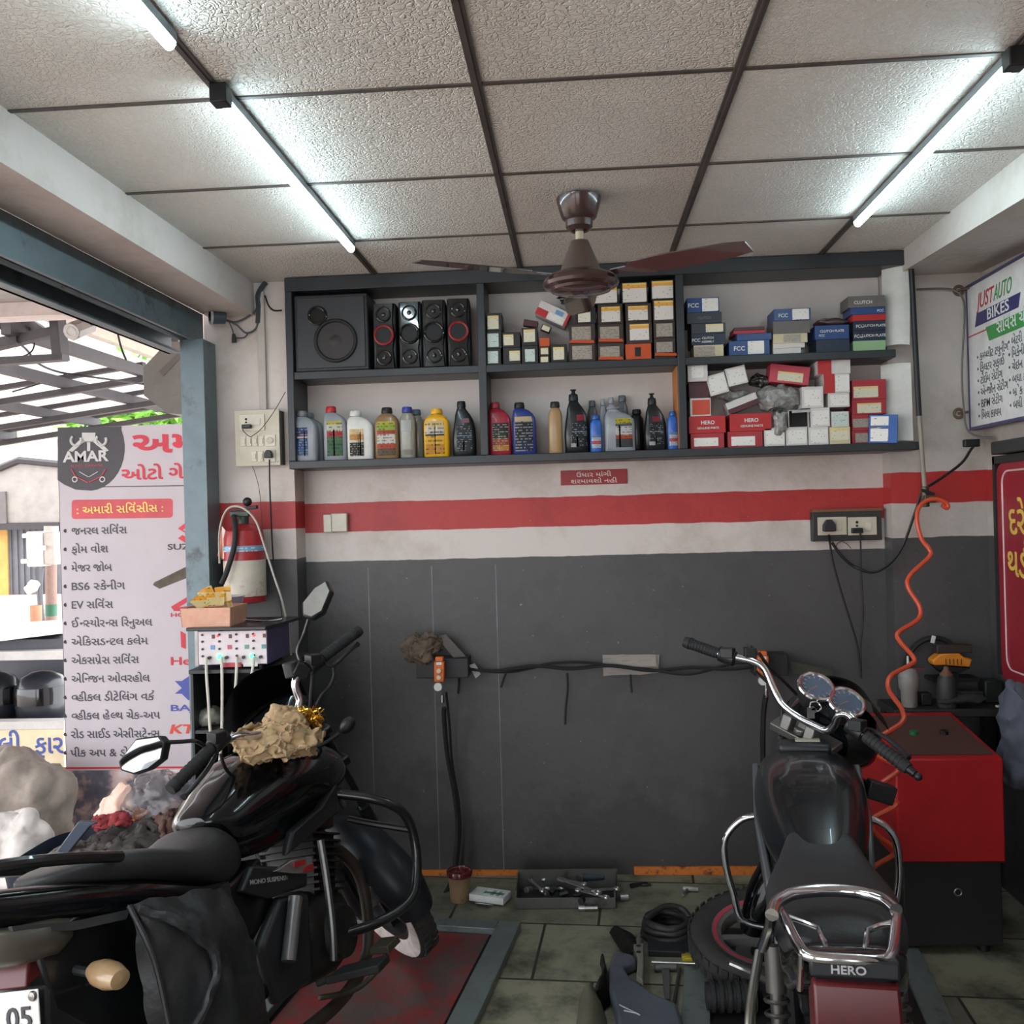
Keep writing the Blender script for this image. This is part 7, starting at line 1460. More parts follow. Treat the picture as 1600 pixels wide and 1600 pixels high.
pxbox(MB(), 1474, 1050, 1498, 1060, Y_+.01, .04).build('stand', M_BLK, gt, **W)
solo('tool_shelf', MB().bx((PX(1458, 1062, 3.97).x, 3.965, PX(1480, 1066, 3.97).z), (PX(1530, 1062, 3.97).x, YPR, PX(1480, 1060, 3.97).z)), M_BLK, 'small dark wall shelf holding the yellow power tool', 'shelf')
cable('black cable arching over the bench behind orange hose and yellow tool', pp([(1413, 1060), (1416, 1035), (1426, 1014), (1440, 1002), (1458, 997), (1475, 1000), (1490, 1010)], 4.04), .011, M_RUB)
solo('cable_tag', MB().box(PX(1458, 999, 4.02), (.012, .012, .03), (0, R(15), 0)), M_EMBW, 'white tag on the black cable arching over the bench', 'tag')
for i, (px_, w_, d_, h2, Y2, m_, l) in enumerate(((1445, .045, .05, .05, 3.93, M_BLK, 'black cup between the two bottles on dark bench'), (1515, .09, .06, .05, 3.96, mat('sooty tin', (46, 46, 44), .5), 'sooty tin box right of dark bottle on the bench'), (1548, .07, .07, .09, 3.97, mat('soot black case', (34, 34, 33), .5), 'upright black case at the right end of the bench'))):
    c_ = at_bench(px_, Y2); solo('bench_container', MB().box(c_+V((0, 0, h2/2)), (w_, d_, h2)), m_, l, 'container', bev=.006)
cloth = MB().ball(at_bench(1502, 3.87)+V((0, 0, .028)), (.09, .03, .024), 36, 20); cloth.crumple(.012, 22, 6)
lo = min(v.co.z for v in cloth.bm.verts); cloth.xf(Matrix.Translation((0, 0, zt_-lo+.0005)))
solo('rag', cloth, mat('black oily rag', (44, 44, 42), .8), 'long black oily rag along front of the dark bench', 'rag', ang=70)
solo('cream_chip', MB().box(at_bench(1565, 3.86)+V((0, 0, .005)), (.045, .014, .008), (0, 0, R(6))), mat('cream chip', (206, 198, 170), .5), 'small cream strip at the front right edge of dark bench', 'scrap', bev=.002)
hd = MB().ball(PX(1592, 1150, 3.5), (.07, .09, .2), 36, 26); hd.crumple(.03, 9, 44); hd.crumple(.012, 26, 45); lo = min(v.co.z for v in hd.bm.verts)
hs = solo('hanging_jacket', hd, mat('blue grey cloth', (88, 92, 106), .8), 'blue grey jacket hanging at the right edge below the red notice board', 'jacket', ang=70)
solo('wall_peg', MB().cyl((hs.location.x, hs.location.y, hs.location.z+.34), (1.68, hs.location.y, hs.location.z+.36), .008, seg=10), M_BLK, 'black wall peg holding the blue grey jacket', 'hook')
# ------------------------------------------------------------------ outside, seen through the shutter opening
GZ = -.03
M_CONC = mat('weathered concrete', (168, 160, 154), .85, dirt=(136, 128, 120), dscale=1.6, dthr=.58)
M_STEELD = mat('dark painted steel', (70, 66, 68), .5, .2)
struct('wall_balcony', MB().bx((-6.5, 1.2, 2.62), (-1.72, 4.35, 2.74)), M_CONC)
struct('trim_balcony', MB().bx((-6.5, 4.30, 2.555), (-1.72, 4.42, 2.625)), mat('pale edge beam', (214, 196, 190), .8))
struct('wall_side', MB().bx((-2.74, 4.43, 2.70), (-1.62, 9.5, 2.82)).bx((-2.74, 4.43, 2.64), (-2.68, 9.5, 2.70)), mat('beige soffit plaster', (196, 180, 164), .85, dirt=(150, 134, 120), dscale=4, dthr=.6))
# bullet camera on its dome box
t = thing('security_camera', 'beige bullet camera on a round ceiling box outside the shutter', 'camera', PX(128, 500, 4.36))
MB().lathe([(.001, 0), (.07, .002), (.075, .012), (.075, .045), (.06, .05)], PX(142, 494, 4.36), (0, 0, 1), 24).build('junction_box', mat('grey plastic box', (136, 128, 122), .5), t, **W)
MB().tube(pp([(143, 494), (142, 503), (138, 508)], 4.36), .014, 10).build('bracket', M_STEELD, t, **W)
a, b = PX(112, 518, 4.26), PX(138, 508, 4.4)
MB().cyl(a, b, .042, .042, 8).build('body', mat('beige camera shell', (166, 154, 146), .45), t, **W)
d_ = (a-b).normalized(); MB().cyl(a+d_*.001, a+d_*.006, .037, seg=20).torus(a+d_*.006, .022, .004, d_, 20, 6).build('lens', mat('pale lens ring', (206, 200, 196), .2), t, **W)
cable('thin wire hanging from the balcony edge to the sheet hood', pp([(180, 484), (183, 515), (190, 545), (197, 562)], [4.45, 4.5, 4.55, 4.6]), .005)
cable('wire crossing under the canopy from the steel frame to the hood', pp([(0, 512), (40, 545), (60, 568), (95, 582), (150, 590), (224, 600)], [4.6, 4.9, 5, 5.2, 5.2, 4.7]), .006)
cable('thin wire under the canopy rising to the right', pp([(20, 612), (60, 600), (110, 582), (172, 556)], [5.6, 5.8, 6, 6.2]), .005)
cable('looped wire hanging from the steel frame by the bullet camera', pp([(55, 520), (52, 545), (38, 556), (15, 560)], 4.7), .004)
# steel frame
Yf = 4.62
t = thing('steel_frame', 'dark rectangular steel frame hanging under the balcony beside bullet camera', 'frame', PX(45, 565, Yf))
MB().slab(pp([(75, 486), (89, 487), (96, 560), (81, 560)], Yf), (0, .08, 0)).build('post', M_STEELD, t, **W)
MB().slab(pp([(-40, 535), (80, 510), (80, 524), (-40, 552)], Yf), (0, .06, 0)).build('top_bar', M_STEELD, t, **W)
MB().slab(pp([(-40, 560), (97, 552), (97, 562), (-40, 572)], Yf), (0, .06, 0)).build('bottom_bar', M_STEELD, t, **W)
MB().slab(pp([(-20, 496), (36, 488), (70, 515), (40, 522), (-20, 508)], Yf+.1), (0, .05, 0)).build('corner_plate', mat('grey green sheet', (112, 112, 110), .5), t, **W)
# canopy
M_SHEET = mat('translucent roof sheet', (226, 220, 216), .6, col2=(196, 190, 186), nscale=1.2, trans=.0)
def sheetmat():
    m = MATS['translucent roof sheet']; t = NT(m); b = t.n['Principled BSDF']; o = t.n['Material Output']
    tr = t.add('ShaderNodeBsdfTranslucent'); tr.inputs[0].default_value = lin((244, 240, 236)); mx = t.add('ShaderNodeMixShader'); mx.inputs[0].default_value = .1
    t.link(b.outputs[0], mx.inputs[1]); t.link(tr.outputs[0], mx.inputs[2]); t.link(mx.outputs[0], o.inputs[0])
sheetmat()
cz = lambda x: 2.63+.12*(x+2.75)
t = thing('canopy_roof', 'translucent sheet canopy on dark steel rafters outside', 'canopy', (-4.5, 7.0, 2.2))
def roof(u, v): x = -2.76-4.2*u; return V((x, 4.55+3.15*v, cz(x)+.012*sin(u*150)))
g = MB().grid(roof, 150, 2); bmesh.ops.solidify(g.bm, geom=g.bm.faces[:], thickness=.004); g.build('roof_sheets', M_SHEET, t, world=True, ang=80)
for x in (-2.79, -3.3, -3.95, -4.7, -5.6): MB().hexa([(x-.025, 4.55, cz(x)-.10), (x+.025, 4.55, cz(x)-.10), (x+.025, 7.7, cz(x)-.10), (x-.025, 7.7, cz(x)-.10), (x-.025, 4.55, cz(x)-.035), (x+.025, 4.55, cz(x)-.035), (x+.025, 7.7, cz(x)-.035), (x-.025, 7.7, cz(x)-.035)]).build('rafter', M_STEELD, t, **W)
for y in (4.6, 6.0, 6.9, 7.6):
    x0, x1 = -2.77, -6.9
    MB().hexa([(x1, y, cz(x1)-.04), (x0, y, cz(x0)-.04), (x0, y+.05, cz(x0)-.04), (x1, y+.05, cz(x1)-.04), (x1, y, cz(x1)+.0-.012), (x0, y, cz(x0)-.012), (x0, y+.05, cz(x0)-.012), (x1, y+.05, cz(x1)-.012)]).hexa([(x1, y, cz(x1)-.14), (x0, y, cz(x0)-.14), (x0, y+.05, cz(x0)-.14), (x1, y+.05, cz(x1)-.14), (x1, y, cz(x1)-.1), (x0, y, cz(x0)-.1), (x0, y+.05, cz(x0)-.1), (x1, y+.05, cz(x1)-.1)]).build('purlin', M_STEELD, t, **W)
for y in (7.65,):
    for x in (-2.79, -6.8): MB().bx((x-.04, y-.04, GZ), (x+.04, y+.04, cz(x)-.1)).build('post', M_STEELD, t, **W)
# hood
Yh = 4.55
t = thing('sheet_hood', 'dark six sided sheet metal hood hanging beside shutter guide', 'hood', PX(258, 648, Yh))
hx = pp([(224, 574), (262, 534), (300, 533), (330, 560), (330, 630), (300, 648), (262, 646), (225, 618)], Yh)
MB().slab(hx, (0, .45, 0)).build('shell', mat('dull brown sheet metal', (104, 98, 92), .55, .2, dirt=(80, 74, 70), dscale=7), t, **W)
c_ = PX(262, 520, Yh+.05); MB().bx((c_.x, Yh+.03, PX(262, 536, Yh).z), (c_.x+.06, Yh+.09, 2.70)).build('hanger', M_STEELD, t, **W)
MB().slab(pp([(248, 580), (285, 545), (289, 552), (255, 588)], Yh-.003), (0, .006, 0)).build('strap', mat('darker strap', (84, 74, 68), .5), t, **W)
# far building with louvred window, and a tree
struct('wall_far', MB().bx((-13, 12.0, GZ), (-4.0, 12.3, 2.9)), mat('cream painted facade', (246, 238, 214), .8, dirt=(226, 212, 184), dscale=1.4, dthr=.6))
a, b = PX(-30, 640, 11.95), PX(24, 692, 11.95)
t = struct('window_1', MB().bx((a.x, 11.93, b.z), (b.x, 11.985, a.z)), mat('dark window recess', (96, 100, 104), .4))
for k in range(9): z = b.z+(a.z-b.z)*(k+.5)/9; MB().hexa([(a.x, 11.86, z-.012), (b.x-.06, 11.86, z-.012), (b.x-.06, 11.93, z+.01), (a.x, 11.93, z+.01), (a.x, 11.86, z-.006), (b.x-.06, 11.86, z-.006), (b.x-.06, 11.93, z+.018), (a.x, 11.93, z+.018)]).build('louvre', mat('white louvre', (222, 222, 224), .5), t)
def tree(c, r, n, label, seed):
    random.seed(seed); t = thing('tree', label, 'tree', (c[0], c[1], GZ))
    MB().tube([(c[0], c[1], GZ), (c[0]+.1, c[1], 1.2), (c[0], c[1], c[2])], .12, 8, taper=lambda q: 1-.5*q).build('trunk', mat('tree bark', (96, 80, 66), .9), t, **W)
    mb = MB()
    for i in range(n):
        d = V((random.gauss(0, 1), random.gauss(0, 1), random.gauss(0, .8))).normalized()*r*(random.random()**.4); p = V(c)+d
        u = V((random.uniform(-1, 1), random.uniform(-1, 1), random.uniform(-.6, .6))).normalized()*.10; w = u.orthogonal().normalized()*.035
        mb.faces([p-u, p+w, p+u, p-w], [(0, 1, 2, 3)])
    mb.build('foliage', mat('fresh green leaves', (150, 196, 90), .6, col2=(96, 150, 60), nscale=6), t, **W)
tree((-5.1, 11.0, 2.75), .9, 2600, 'bright green tree showing above the white banner by the hood', 3)
# grey kiosk, dark shutter and yellow strip below the canopy
Yk = 9.0
t = thing('kiosk', 'grey roadside kiosk with dark rimmed canvas roof and ribbed shutter', 'kiosk', PX(40, 940, Yk))
MB().slab(pp([(-60, 745), (0, 734), (30, 722), (120, 731), (140, 820), (-60, 822)], Yk), (0, 1.2, 0)).build('roof_panel', mat('dusty grey canvas', (164, 156, 150), .8), t, **W)
MB().tube(pp([(-60, 742), (0, 731), (30, 719), (120, 728), (150, 732)], Yk-.02), .035, 6, straight=True).build('roof_edge', M_STEELD, t, **W)
MB().slab(pp([(-60, 818), (140, 815), (140, 826), (-60, 829)], Yk-.02), (0, .1, 0)).build('lower_beam', M_STEELD, t, **W)
MB().slab(pp([(-60, 770), (8, 768), (10, 818), (-60, 820)], Yk-.03), (0, .05, 0)).build('side_sheet', mat('dark grey sheet', (112, 106, 104), .6), t, **W)
g = MB(); p0, p1 = PX(12, 828, Yk+.1), PX(140, 932, Yk+.1)
for k in range(26): x = p0.x+(p1.x-p0.x)*k/26; g.bx((x, Yk+.1+.012*(k % 2), p1.z), (x+(p1.x-p0.x)/26, Yk+.16, p0.z))
g.build('ribbed_shutter', mat('grey ribbed shutter', (112, 112, 118), .5), t, **W)
MB().slab(pp([(-60, 829), (11, 828), (13, 934), (-60, 936)], Yk+.08), (0, .05, 0)).build('yellow_panel', mat('ochre panel', (222, 172, 96), .7), t, **W)
MB().slab(pp([(-60, 932), (140, 928), (140, 990), (-60, 995)], Yk+.02), (0, .25, 0)).build('base_wall', mat('bright plaster base', (226, 206, 192), .8), t, **W)
# meter box on pipe
Ym = 6.0
t = thing('meter_box', 'white electric meter box fixed on a rusty pipe outside', 'meter', PX(62, 888, Ym))
a, b = PX(41, 886, Ym), PX(64, 830, Ym)
MB().bx((a.x, Ym, a.z), (b.x, Ym+.13, b.z)).build('case', mat('white meter plastic', (236, 234, 230), .35), t, bev=.012, seg=3, **W)
MB().bx((b.x, Ym+.02, a.z+.008), (b.x+.075, Ym+.14, b.z-.006)).build('side_case', mat('cream meter side', (212, 202, 192), .45), t, bev=.01, **W)
for px_, py_ in ((40, 837), (38, 877), (66, 856)): c_ = PX(px_, py_, Ym-.01); MB().box(c_, (.035, .03, .03)).build('latch', mat('white meter plastic', (236, 234, 230)), t, bev=.005, **W)
t = thing('service_pipe', 'rusty vertical pipe with green band holding the meter box', 'pipe', PX(80, 990, Ym+.2))
MB().cyl(PX(80, 822, Ym+.2), PX(80, 972, Ym+.2), .036, seg=16).build('pipe', mat('rusty pink pipe', (172, 142, 130), .7, dirt=(140, 104, 90), dscale=12), t, **W)
MB().cyl(PX(80, 944, Ym+.2), PX(80, 962, Ym+.2), .038, seg=16).build('green_band', mat('green band', (72, 132, 104), .5), t, **W)
MB().cyl(PX(80, 822, Ym+.2), PX(80, 834, Ym+.2), .045, seg=16).build('top_cap', mat('pale cap', (222, 208, 200), .6), t, **W)
q0 = PX(80, 970, Ym+.2); MB().cyl(q0, (q0.x, q0.y, GZ), .034, seg=14).build('lower_pipe', mat('rusty pink pipe', (172, 142, 130)), t, **W)
for l, P in (('grey cable dropping from the white meter box, left one', [(55, 887), (56, 905), (60, 925), (62, 950), (64, 975)]), ('grey cable dropping from the white meter box, right one', [(66, 887), (64, 910), (65, 945), (69, 975)])):
    cable(l, pp(P, Ym+.06), .012, mat('grey sleeved cable', (120, 120, 126), .5))
solo('white_rag', MB().ball(PX(50, 916, Ym-.05), (.045, .03, .035), 24, 14, m=Matrix.Rotation(R(-40), 4, 'Y')).crumple(.02, 20, 5), mat('white cloth', (236, 234, 234), .8), 'small white rag tied to the cables under the meter box', 'rag', ang=70)
q0 = PX(56, 946, Ym-.05); solo('clay_pipe', MB().cyl((q0.x, q0.y, GZ), q0, .034, .036, 18), mat('terracotta pipe', (206, 152, 120), .7), 'terracotta pipe stub standing below the meter box', 'pipe')
# stall counter with helmets and lettered front
Ys = 4.75
t = thing('stall_counter', 'white edged stall counter with Gujarati lettered front beside the banner', 'counter', PX(40, 1240, Ys))
MB().hexa([PX(-80, 1012, Ys), PX(96, 990, Ys), PX(100, 986, Ys+.9)+V((0, 0, -.02)), PX(-80, 996, Ys+.9)+V((0, 0, -.02)), PX(-80, 992, Ys), PX(96, 968, Ys), PX(100, 968, Ys+.9), PX(-80, 980, Ys+.9)]).build('counter_top', mat('bright white slab', (240, 238, 238), .4), t, **W)
pxbox(MB(), -80, 1018, 100, 1032, Ys+.02, .06).build('upper_rail', mat('pale grey rail', (206, 202, 198), .5), t, **W)
pxbox(MB(), -80, 1128, 100, 1140, Ys, .08).build('lower_rail', mat('pale grey rail', (206, 202, 198)), t, **W)
pxbox(MB(), -80, 1000, 100, 1020, Ys+.12, .5).build('top_box', mat('slate panel', (84, 84, 92), .5), t, **W)
pxbox(MB(), -80, 1030, 100, 1130, Ys+.5, .05).build('back_sheet', mat('slate panel', (84, 84, 92)), t, **W)
pxbox(MB(), -80, 1138, 100, 1148, Ys+.06, .5).build('shelf', mat('slate panel', (84, 84, 92)), t, **W)
a, b = PX(-80, 1142, Ys), PX(100, 1250, Ys)
MB().bx((a.x, Ys+.01, b.z), (b.x, Ys+.05, a.z)).build('front_panel', mat('cream poster', (232, 214, 178), .6), t, **W)
MB().bx((a.x, Ys+.07, GZ), (b.x, Ys+.5, b.z)).build('base', mat('dim base', (120, 112, 106), .7), t, **W)
for tx, x, y, h_, m_, w_ in (('વાલી', -36, 1177, .13, mat('poster blue', (66, 86, 160), .5), 76), ('ફાર', 55, 1177, .13, mat('poster blue', (66, 86, 160)), 48), ('જાન\u200dયુઆરી અને', -30, 1199, .05, mat('poster orange', (206, 120, 84), .5), 104)):
    q = MB(); lettering(tx.replace('ન\u200d', 'ન~'), h_, WALLM(PX(x, y, Ys+.0095)), .002, .014, q, 'L', w_*Ys/FPX); q.build('lettering', m_, t, **W)
zsh = PX(10, 1138, Ys+.06).z+.001
for i, (x_, l) in enumerate(((-8, 'dark motorcycle helmet on the stall shelf, cut by the left edge of photo'), (66, 'dark motorcycle helmet on the stall shelf next to the banner'))):
    c_ = PX(x_, 1085, Ys+.25); ht = thing('helmet', l, 'helmet', (c_.x, c_.y, zsh), 0, 'dark helmets on the stall shelf')
    MB().lathe([(.001, .001), (.10, .0), (.125, .04), (.135, .11), (.13, .18), (.1, .235), (.05, .262), (.001, .268)], seg=28, sy=1.08).build('shell', mat('satin black shell', (40, 42, 48), .3, coat=.3), ht)
    MB().lathe([(.137, .10), (.138, .16), (.133, .19)], seg=28, sy=1.08).build('visor', M_GLOSS, ht)
# sacks
def sack(px_, py_, Y, r, seed, m, label):
    c_ = PX(px_, py_, Y); mb = MB().ball((0, 0, 0), r, 90, 64); mb.crumple(.05, 4.5, seed); mb.fold(.035, 6, seed+2, (1, 1, .5)); mb.fold(.012, 16, seed+4, (1.3, 1, .7))
    lo = min(v.co.z for v in mb.bm.verts); mb.xf(Matrix.Translation((c_.x, c_.y, GZ-lo))); return solo('sack', mb, m, label, 'sack', ang=75)
sack(24, 1290, 4.14, (.24, .20, .27), 51, mat('dusty brown sack', (164, 152, 142), .8, col2=(112, 102, 94), nscale=9), 'large dusty brown sack at the left edge before the stall counter')
sack(6, 1345, 3.78, (.15, .14, .18), 52, mat('white woven sack', (216, 210, 206), .7, col2=(180, 172, 166), nscale=14), 'white woven sack in front of the dusty brown one')

# ---- the big banner
Yb = 4.42; mpx = Yb/FPX
def bp(x, y, dy=0): return PX(x, y, Yb+dy)
TL, TR, BR, BL = bp(90, 668), bp(350, 661), bp(350, 1304), bp(90, 1312)
bx0, bx1, bz1, bz0 = TL.x, TR.x, (TL.z+TR.z)/2, (BL.z+BR.z)/2
bn = thing('garage_banner', 'tall white garage banner with Gujarati service list standing outside left of the shutter guide', 'banner', ((bx0+bx1)/2, Yb, GZ))
M_BANW = mat('white flex', (186, 177, 182), .5, col2=(174, 165, 170), nscale=3)
MB().bx((bx0, Yb, bz0), (bx1, Yb+.012, bz1)).build('flex_sheet', M_BANW, bn, **W)
MB().bx((bx0-.01, Yb+.013, GZ), (bx0+.02, Yb+.04, bz1-.05)).build('frame_leg', M_STEELD, bn, **W); MB().bx((bx1-.02, Yb+.013, GZ), (bx1+.01, Yb+.04, bz1-.05)).build('frame_leg', M_STEELD, bn, **W)
B_RED = mat('banner red', (204, 44, 62), .5); B_INK = mat('banner ink', (70, 66, 76), .5); B_DK = mat('banner charcoal', (64, 60, 66), .5); B_LT = mat('banner pale', (206, 202, 200), .5); B_YEL = mat('banner yellow', (238, 206, 110), .5); B_BLUE = mat('banner blue', (70, 80, 160), .5); B_ORG = mat('banner orange red', (214, 70, 50), .5)
def bshape(pts, m, nm, lay=1, par=None): return MB().slab([bp(x, y, -.0008*lay) for x, y in pts], (0, .0006, 0)).build(nm, m, par or bn, **W)
def btext(tx, x, y, size_px, m, w_px=None, bold=.008, lay=2, align='L', shear=0, nm='lettering'):
    q = MB(); lettering(tx, size_px*mpx, WALLM(bp(x, y, -.0008*lay)), .0006, bold, q, align, w_px*mpx if w_px else None, shear); return q.build(nm, m, bn, **W)
arc = [(90, 668), (190, 666)]+[(138+57*cos(R(a))*1.0, 700+67*sin(R(a))) for a in range(-25, 91, 10)]+[(118, 765), (100, 757), (90, 750)]
bshape(arc, B_DK, 'logo_ground', 1)
btext('AMAR', 98, 722, 24, B_LT, 77, .03, 3)
btext('AUTO GARAGE', 110, 730, 5, mat('logo red', (190, 70, 80), .5), 54, .01, 3)
bshape([(128, 676), (149, 676), (149, 690), (128, 690)], B_LT, 'logo_piston', 3); bshape([(136, 691), (141, 691), (141, 705), (136, 705)], B_LT, 'logo_piston', 3)
for sg in (-1, 1):
    X = lambda x: 138.5+sg*(x-138.5)
    bshape([(X(111), 700), (X(107), 704), (X(113), 706), (X(132), 690), (X(128), 684)], B_LT, 'logo_wrench', 3)
    MB().tube([bp(X(119)+8*cos(R(a)), 688+8*sin(R(a)), -.003) for a in range(-30, 240, 20)], 2.2*mpx, 6).build('logo_wrench', B_LT, bn, **W)
    MB().tube([bp(X(112), 733, -.003), bp(X(118), 744, -.003), bp(X(138), 754, -.003)], 1.1*mpx, 5, straight=True).build('logo_shield', mat('logo red', (190, 70, 80)), bn, **W)
    MB().torus(bp(X(117), 749, -.003), 4*mpx, 1.1*mpx, (0, 1, 0), 16, 6).build('logo_wrench_ring', B_LT, bn, **W)
    MB().tube([bp(X(124), 737, -.003), bp(X(138), 745, -.003)], .8*mpx, 5, straight=True).build('logo_shield', B_LT, bn, **W)
btext('અમર', 207, 708, 46, B_RED, 142, .028, 2, nm='heading')
btext('ઓટો ગેરેજ', 190, 750, 27, B_RED, 150, .022, 2, nm='heading')
bshape([(160, 760), (350, 757), (350, 758.5), (160, 761.5)], B_DK, 'rule_line', 1)
rr = []
for cx, cy, a0 in ((265, 784, -90), (265, 804, 0), (117, 806, 90), (117, 786, 180)): rr += [(cx+5*cos(R(a0+k*22.5)), cy+5*sin(R(a0+k*22.5))) for k in range(5)]
bshape(rr, mat('banner soft red', (206, 76, 84), .5), 'title_box', 1)
btext(': અમારી સિવ^સીસ :', 120, 803, 18, B_YEL, 144, .016, 3, nm='heading')
items = [('જનરલ સિવ^સ', 112, 92), ('ફોમ વોશ', 112, 61), ('મેજર જોબ', 112, 67), ('BS6 સ~કેનીગ', 112, 89), ('EV સિવ^સ', 112, 69), ('ઈન~સ~યોરન~સ િરનુઅલ', 112, 134), ('એિકસડન~ટલ કલેમ', 112, 127), ('એકસપે_સ સિવ^સ', 112, 112), ('એિન~જન ઓવરહોલ', 112, 130), ('વ~હીકલ ડીટેિલંગ વક^', 112, 137), ('વ~હીકલ હેલ~થ ચેક-અપ', 112, 147), ('રોડ સાઈડ એસીસટેન~સ', 111, 148), ('પીક અપ & ડો_પ સિવ^સ', 110, 160)]
for i, (tx, x, w_) in enumerate(items):
    y = 835.5+28.9*i
    btext(tx, x, y, 17.5, B_INK, w_, .012, 2)
    MB().cyl(bp(102.5, y-6, -.002), bp(102.5, y-6, .001), 3.1*mpx, seg=12).build('bullet_dot', B_INK, bn, **W)
# maker marks down the right edge
bshape([(278, 826), (292, 815), (306, 824), (299, 829), (292, 824), (285, 828), (306, 839), (292, 850), (278, 841), (285, 836), (292, 841), (299, 838)], B_RED, 'maker_mark', 2)
btext('SUZUKI', 262, 859, 13, B_DK, 68, .02)
bshape([(267, 948), (297, 930), (330, 926), (330, 930), (300, 936), (279, 949), (330, 941), (330, 945), (283, 955), (272, 955)], B_RED, 'maker_mark', 2)
btext('HONDA', 267, 964, 9, B_RED, 58, .02)
bshape([(282, 986), (290, 991), (290, 1014), (283, 1011)], B_RED, 'maker_mark', 2); bshape([(300, 986), (312, 994), (312, 1014), (300, 1004)], B_RED, 'maker_mark', 2)
btext('Hero', 267, 1039, 18, B_RED, 60, .02)
bshape([(273, 1064), (284, 1064), (296, 1056), (310, 1056), (296, 1074), (310, 1094), (294, 1094), (284, 1084), (273, 1084), (284, 1075)], B_BLUE, 'maker_mark', 2)
btext('BAJAJ', 267, 1111, 14, B_BLUE, 62, .02)
btext('KTM', 265, 1146, 20, B_ORG, 62, .03, shear=.3)
bshape([(90, 1199), (350, 1197), (350, 1200), (90, 1202)], B_RED, 'rule_line', 1)
def photom():
    m = bpy.data.materials.new('printed workshop picture'); m.use_nodes = True; t = NT(m); b = t.n['Principled BSDF']; b.inputs['Roughness'].default_value = .5
    tc = t.add('ShaderNodeTexCoord'); n = t.add('ShaderNodeTexNoise', i_Scale=5.0, i_Detail=5.0); t.link(tc.outputs['Object'], n.inputs['Vector'])
    cr = t.add('ShaderNodeValToRGB'); e = cr.color_ramp.elements; e[0].position = .36; e[0].color = lin((62, 60, 70)); e[1].position = .66; e[1].color = lin((214, 202, 204))
    k = e.new(.5); k.color = lin((104, 100, 112)); k = e.new(.57); k.color = lin((206, 176, 168)); t.link(n.outputs[0], cr.inputs[0]); t.link(cr.outputs[0], b.inputs['Base Color']); return m
bshape([(90, 1204), (350, 1202), (350, 1303), (90, 1311)], photom(), 'picture_panel', 1)
# stick bundle leaning by the guide
solo('wood_offcut', MB().hexa([PX(238, 914, 4.05), PX(250, 921, 4.05), PX(300, 900, 4.0), PX(300, 882, 4.0), PX(240, 911, 4.09), PX(252, 918, 4.09), PX(302, 896, 4.05), PX(302, 880, 4.05)]).crumple(.006, 18, 3), mat('weathered wood', (104, 92, 78), .8, col2=(62, 54, 46), nscale=20), 'weathered wooden offcut sticking out past the shutter guide before the banner', 'wood')
# bin of rags in front of the banner
Yr = 3.55
c0 = PX(170, 1345, Yr)
t = thing('rag_bin', 'dark blue plastic bin heaped with dirty rags in front of the banner', 'bin', (c0.x, Yr, GZ))
def binm(u, v): 
    a = 2*pi*u; r_ = .30+.05*v; e = .5; c_, s_ = cos(a), sin(a)
    return V((c0.x+r_*math.copysign(abs(c_)**e, c_), Yr+.05+.8*r_*math.copysign(abs(s_)**e, s_), GZ+(PX(110, 1345, Yr).z+.02-GZ)*v))
zt_ = PX(110, 1345, Yr).z+.0
g = MB().grid(binm, 40, 6); bmesh.ops.solidify(g.bm, geom=g.bm.faces[:], thickness=.006); g.build('tub', mat('dark blue plastic', (44, 54, 72), .4), t, **W)
MB().slab(pp([(62, 1366), (75, 1372), (140, 1292), (152, 1285), (122, 1284)], Yr-.12), (0, .02, 0)).build('raised_rim', mat('dark blue plastic', (44, 54, 72)), t, bev=.004, **W)
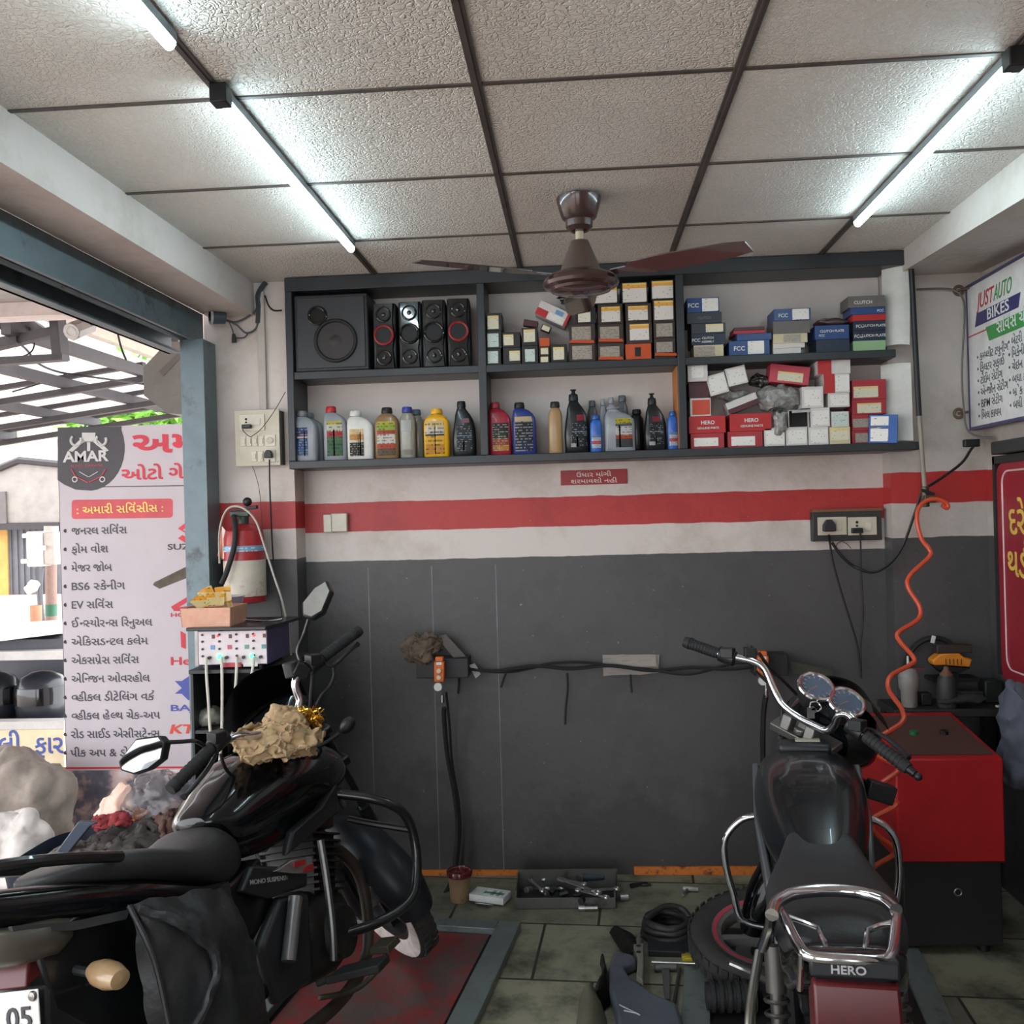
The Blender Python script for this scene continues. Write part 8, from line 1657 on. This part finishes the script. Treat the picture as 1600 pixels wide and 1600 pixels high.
def heap(px_, py_, Y, r, seed, m, label, name='rag', cat='rag', amt=.03, sc=12):
    mb = MB().ball(PX(px_, py_, Y), r, 90, 56); mb.crumple(amt, sc, seed); mb.crumple(amt*.5, sc*2.6, seed+2); mb.fold(amt*.28, sc*2, seed+6, (.5, 1, 2.2)); mb.fold(amt*.12, sc*5, seed+7, (2, 1, .6)); return solo(name, mb, m, label, cat, 'rags heaped in the blue bin' if cat == 'rag' else None, ang=75)
M_DRAG = mat('grimy black rag', (70, 64, 62), .9, col2=(40, 37, 36), nscale=16)
heap(215, 1322, Yr+.05, (.18, .13, .07), 61, M_DRAG, 'large grimy black rag across the middle of the blue bin')
heap(135, 1348, Yr-.05, (.14, .10, .06), 62, mat('grimy grey rag', (104, 96, 92), .9, col2=(58, 54, 52), nscale=18), 'grey grimy rag at the left front of blue bin')
heap(270, 1300, Yr+.1, (.09, .1, .08), 63, mat('rust brown rag', (92, 66, 58), .9), 'rust brown rag at the right end of the blue bin')
heap(185, 1284, Yr+.12, (.10, .06, .03), 64, mat('crimson rag', (150, 54, 58), .9, col2=(110, 40, 44)), 'crimson rag below the orange one in the blue bin')
heap(200, 1276, Yr+.14, (.08, .06, .022), 65, mat('orange rag', (208, 122, 56), .9), 'orange rag under the white cloth in the blue bin', amt=.014)
mb = MB().loft([[PX(186, 1280, Yr+.15)+V((.09*cos(a), .05*sin(a), 0)) for a in [2*pi*k/20 for k in range(20)]], [PX(190, 1258, Yr+.15)+V((.07*cos(a), .04*sin(a), 0)) for a in [2*pi*k/20 for k in range(20)]], [PX(190, 1238, Yr+.15)+V((.04*cos(a), .025*sin(a), 0)) for a in [2*pi*k/20 for k in range(20)]], [PX(188, 1224, Yr+.15)+V((.01*cos(a), .01*sin(a), 0)) for a in [2*pi*k/20 for k in range(20)]]])
bmesh.ops.subdivide_edges(mb.bm, edges=mb.bm.edges[:], cuts=2, use_grid_fill=True); mb.crumple(.03, 14, 8); solo('rag', mb, mat('creamy pink cloth', (232, 210, 192), .8, col2=(222, 170, 156), nscale=9), 'peaked cream and pink cloth on top of the blue bin', 'rag', 'rags heaped in the blue bin', ang=75)
heap(250, 1262, Yr+.2, (.13, .10, .13), 66, mat('clear sooty plastic', (120, 114, 118), .1, alpha=.45, coat=.6, bump=.4, bscale=40), 'large clear plastic bag behind the rags in the blue bin', 'plastic_bag', 'bag', .03, 8)
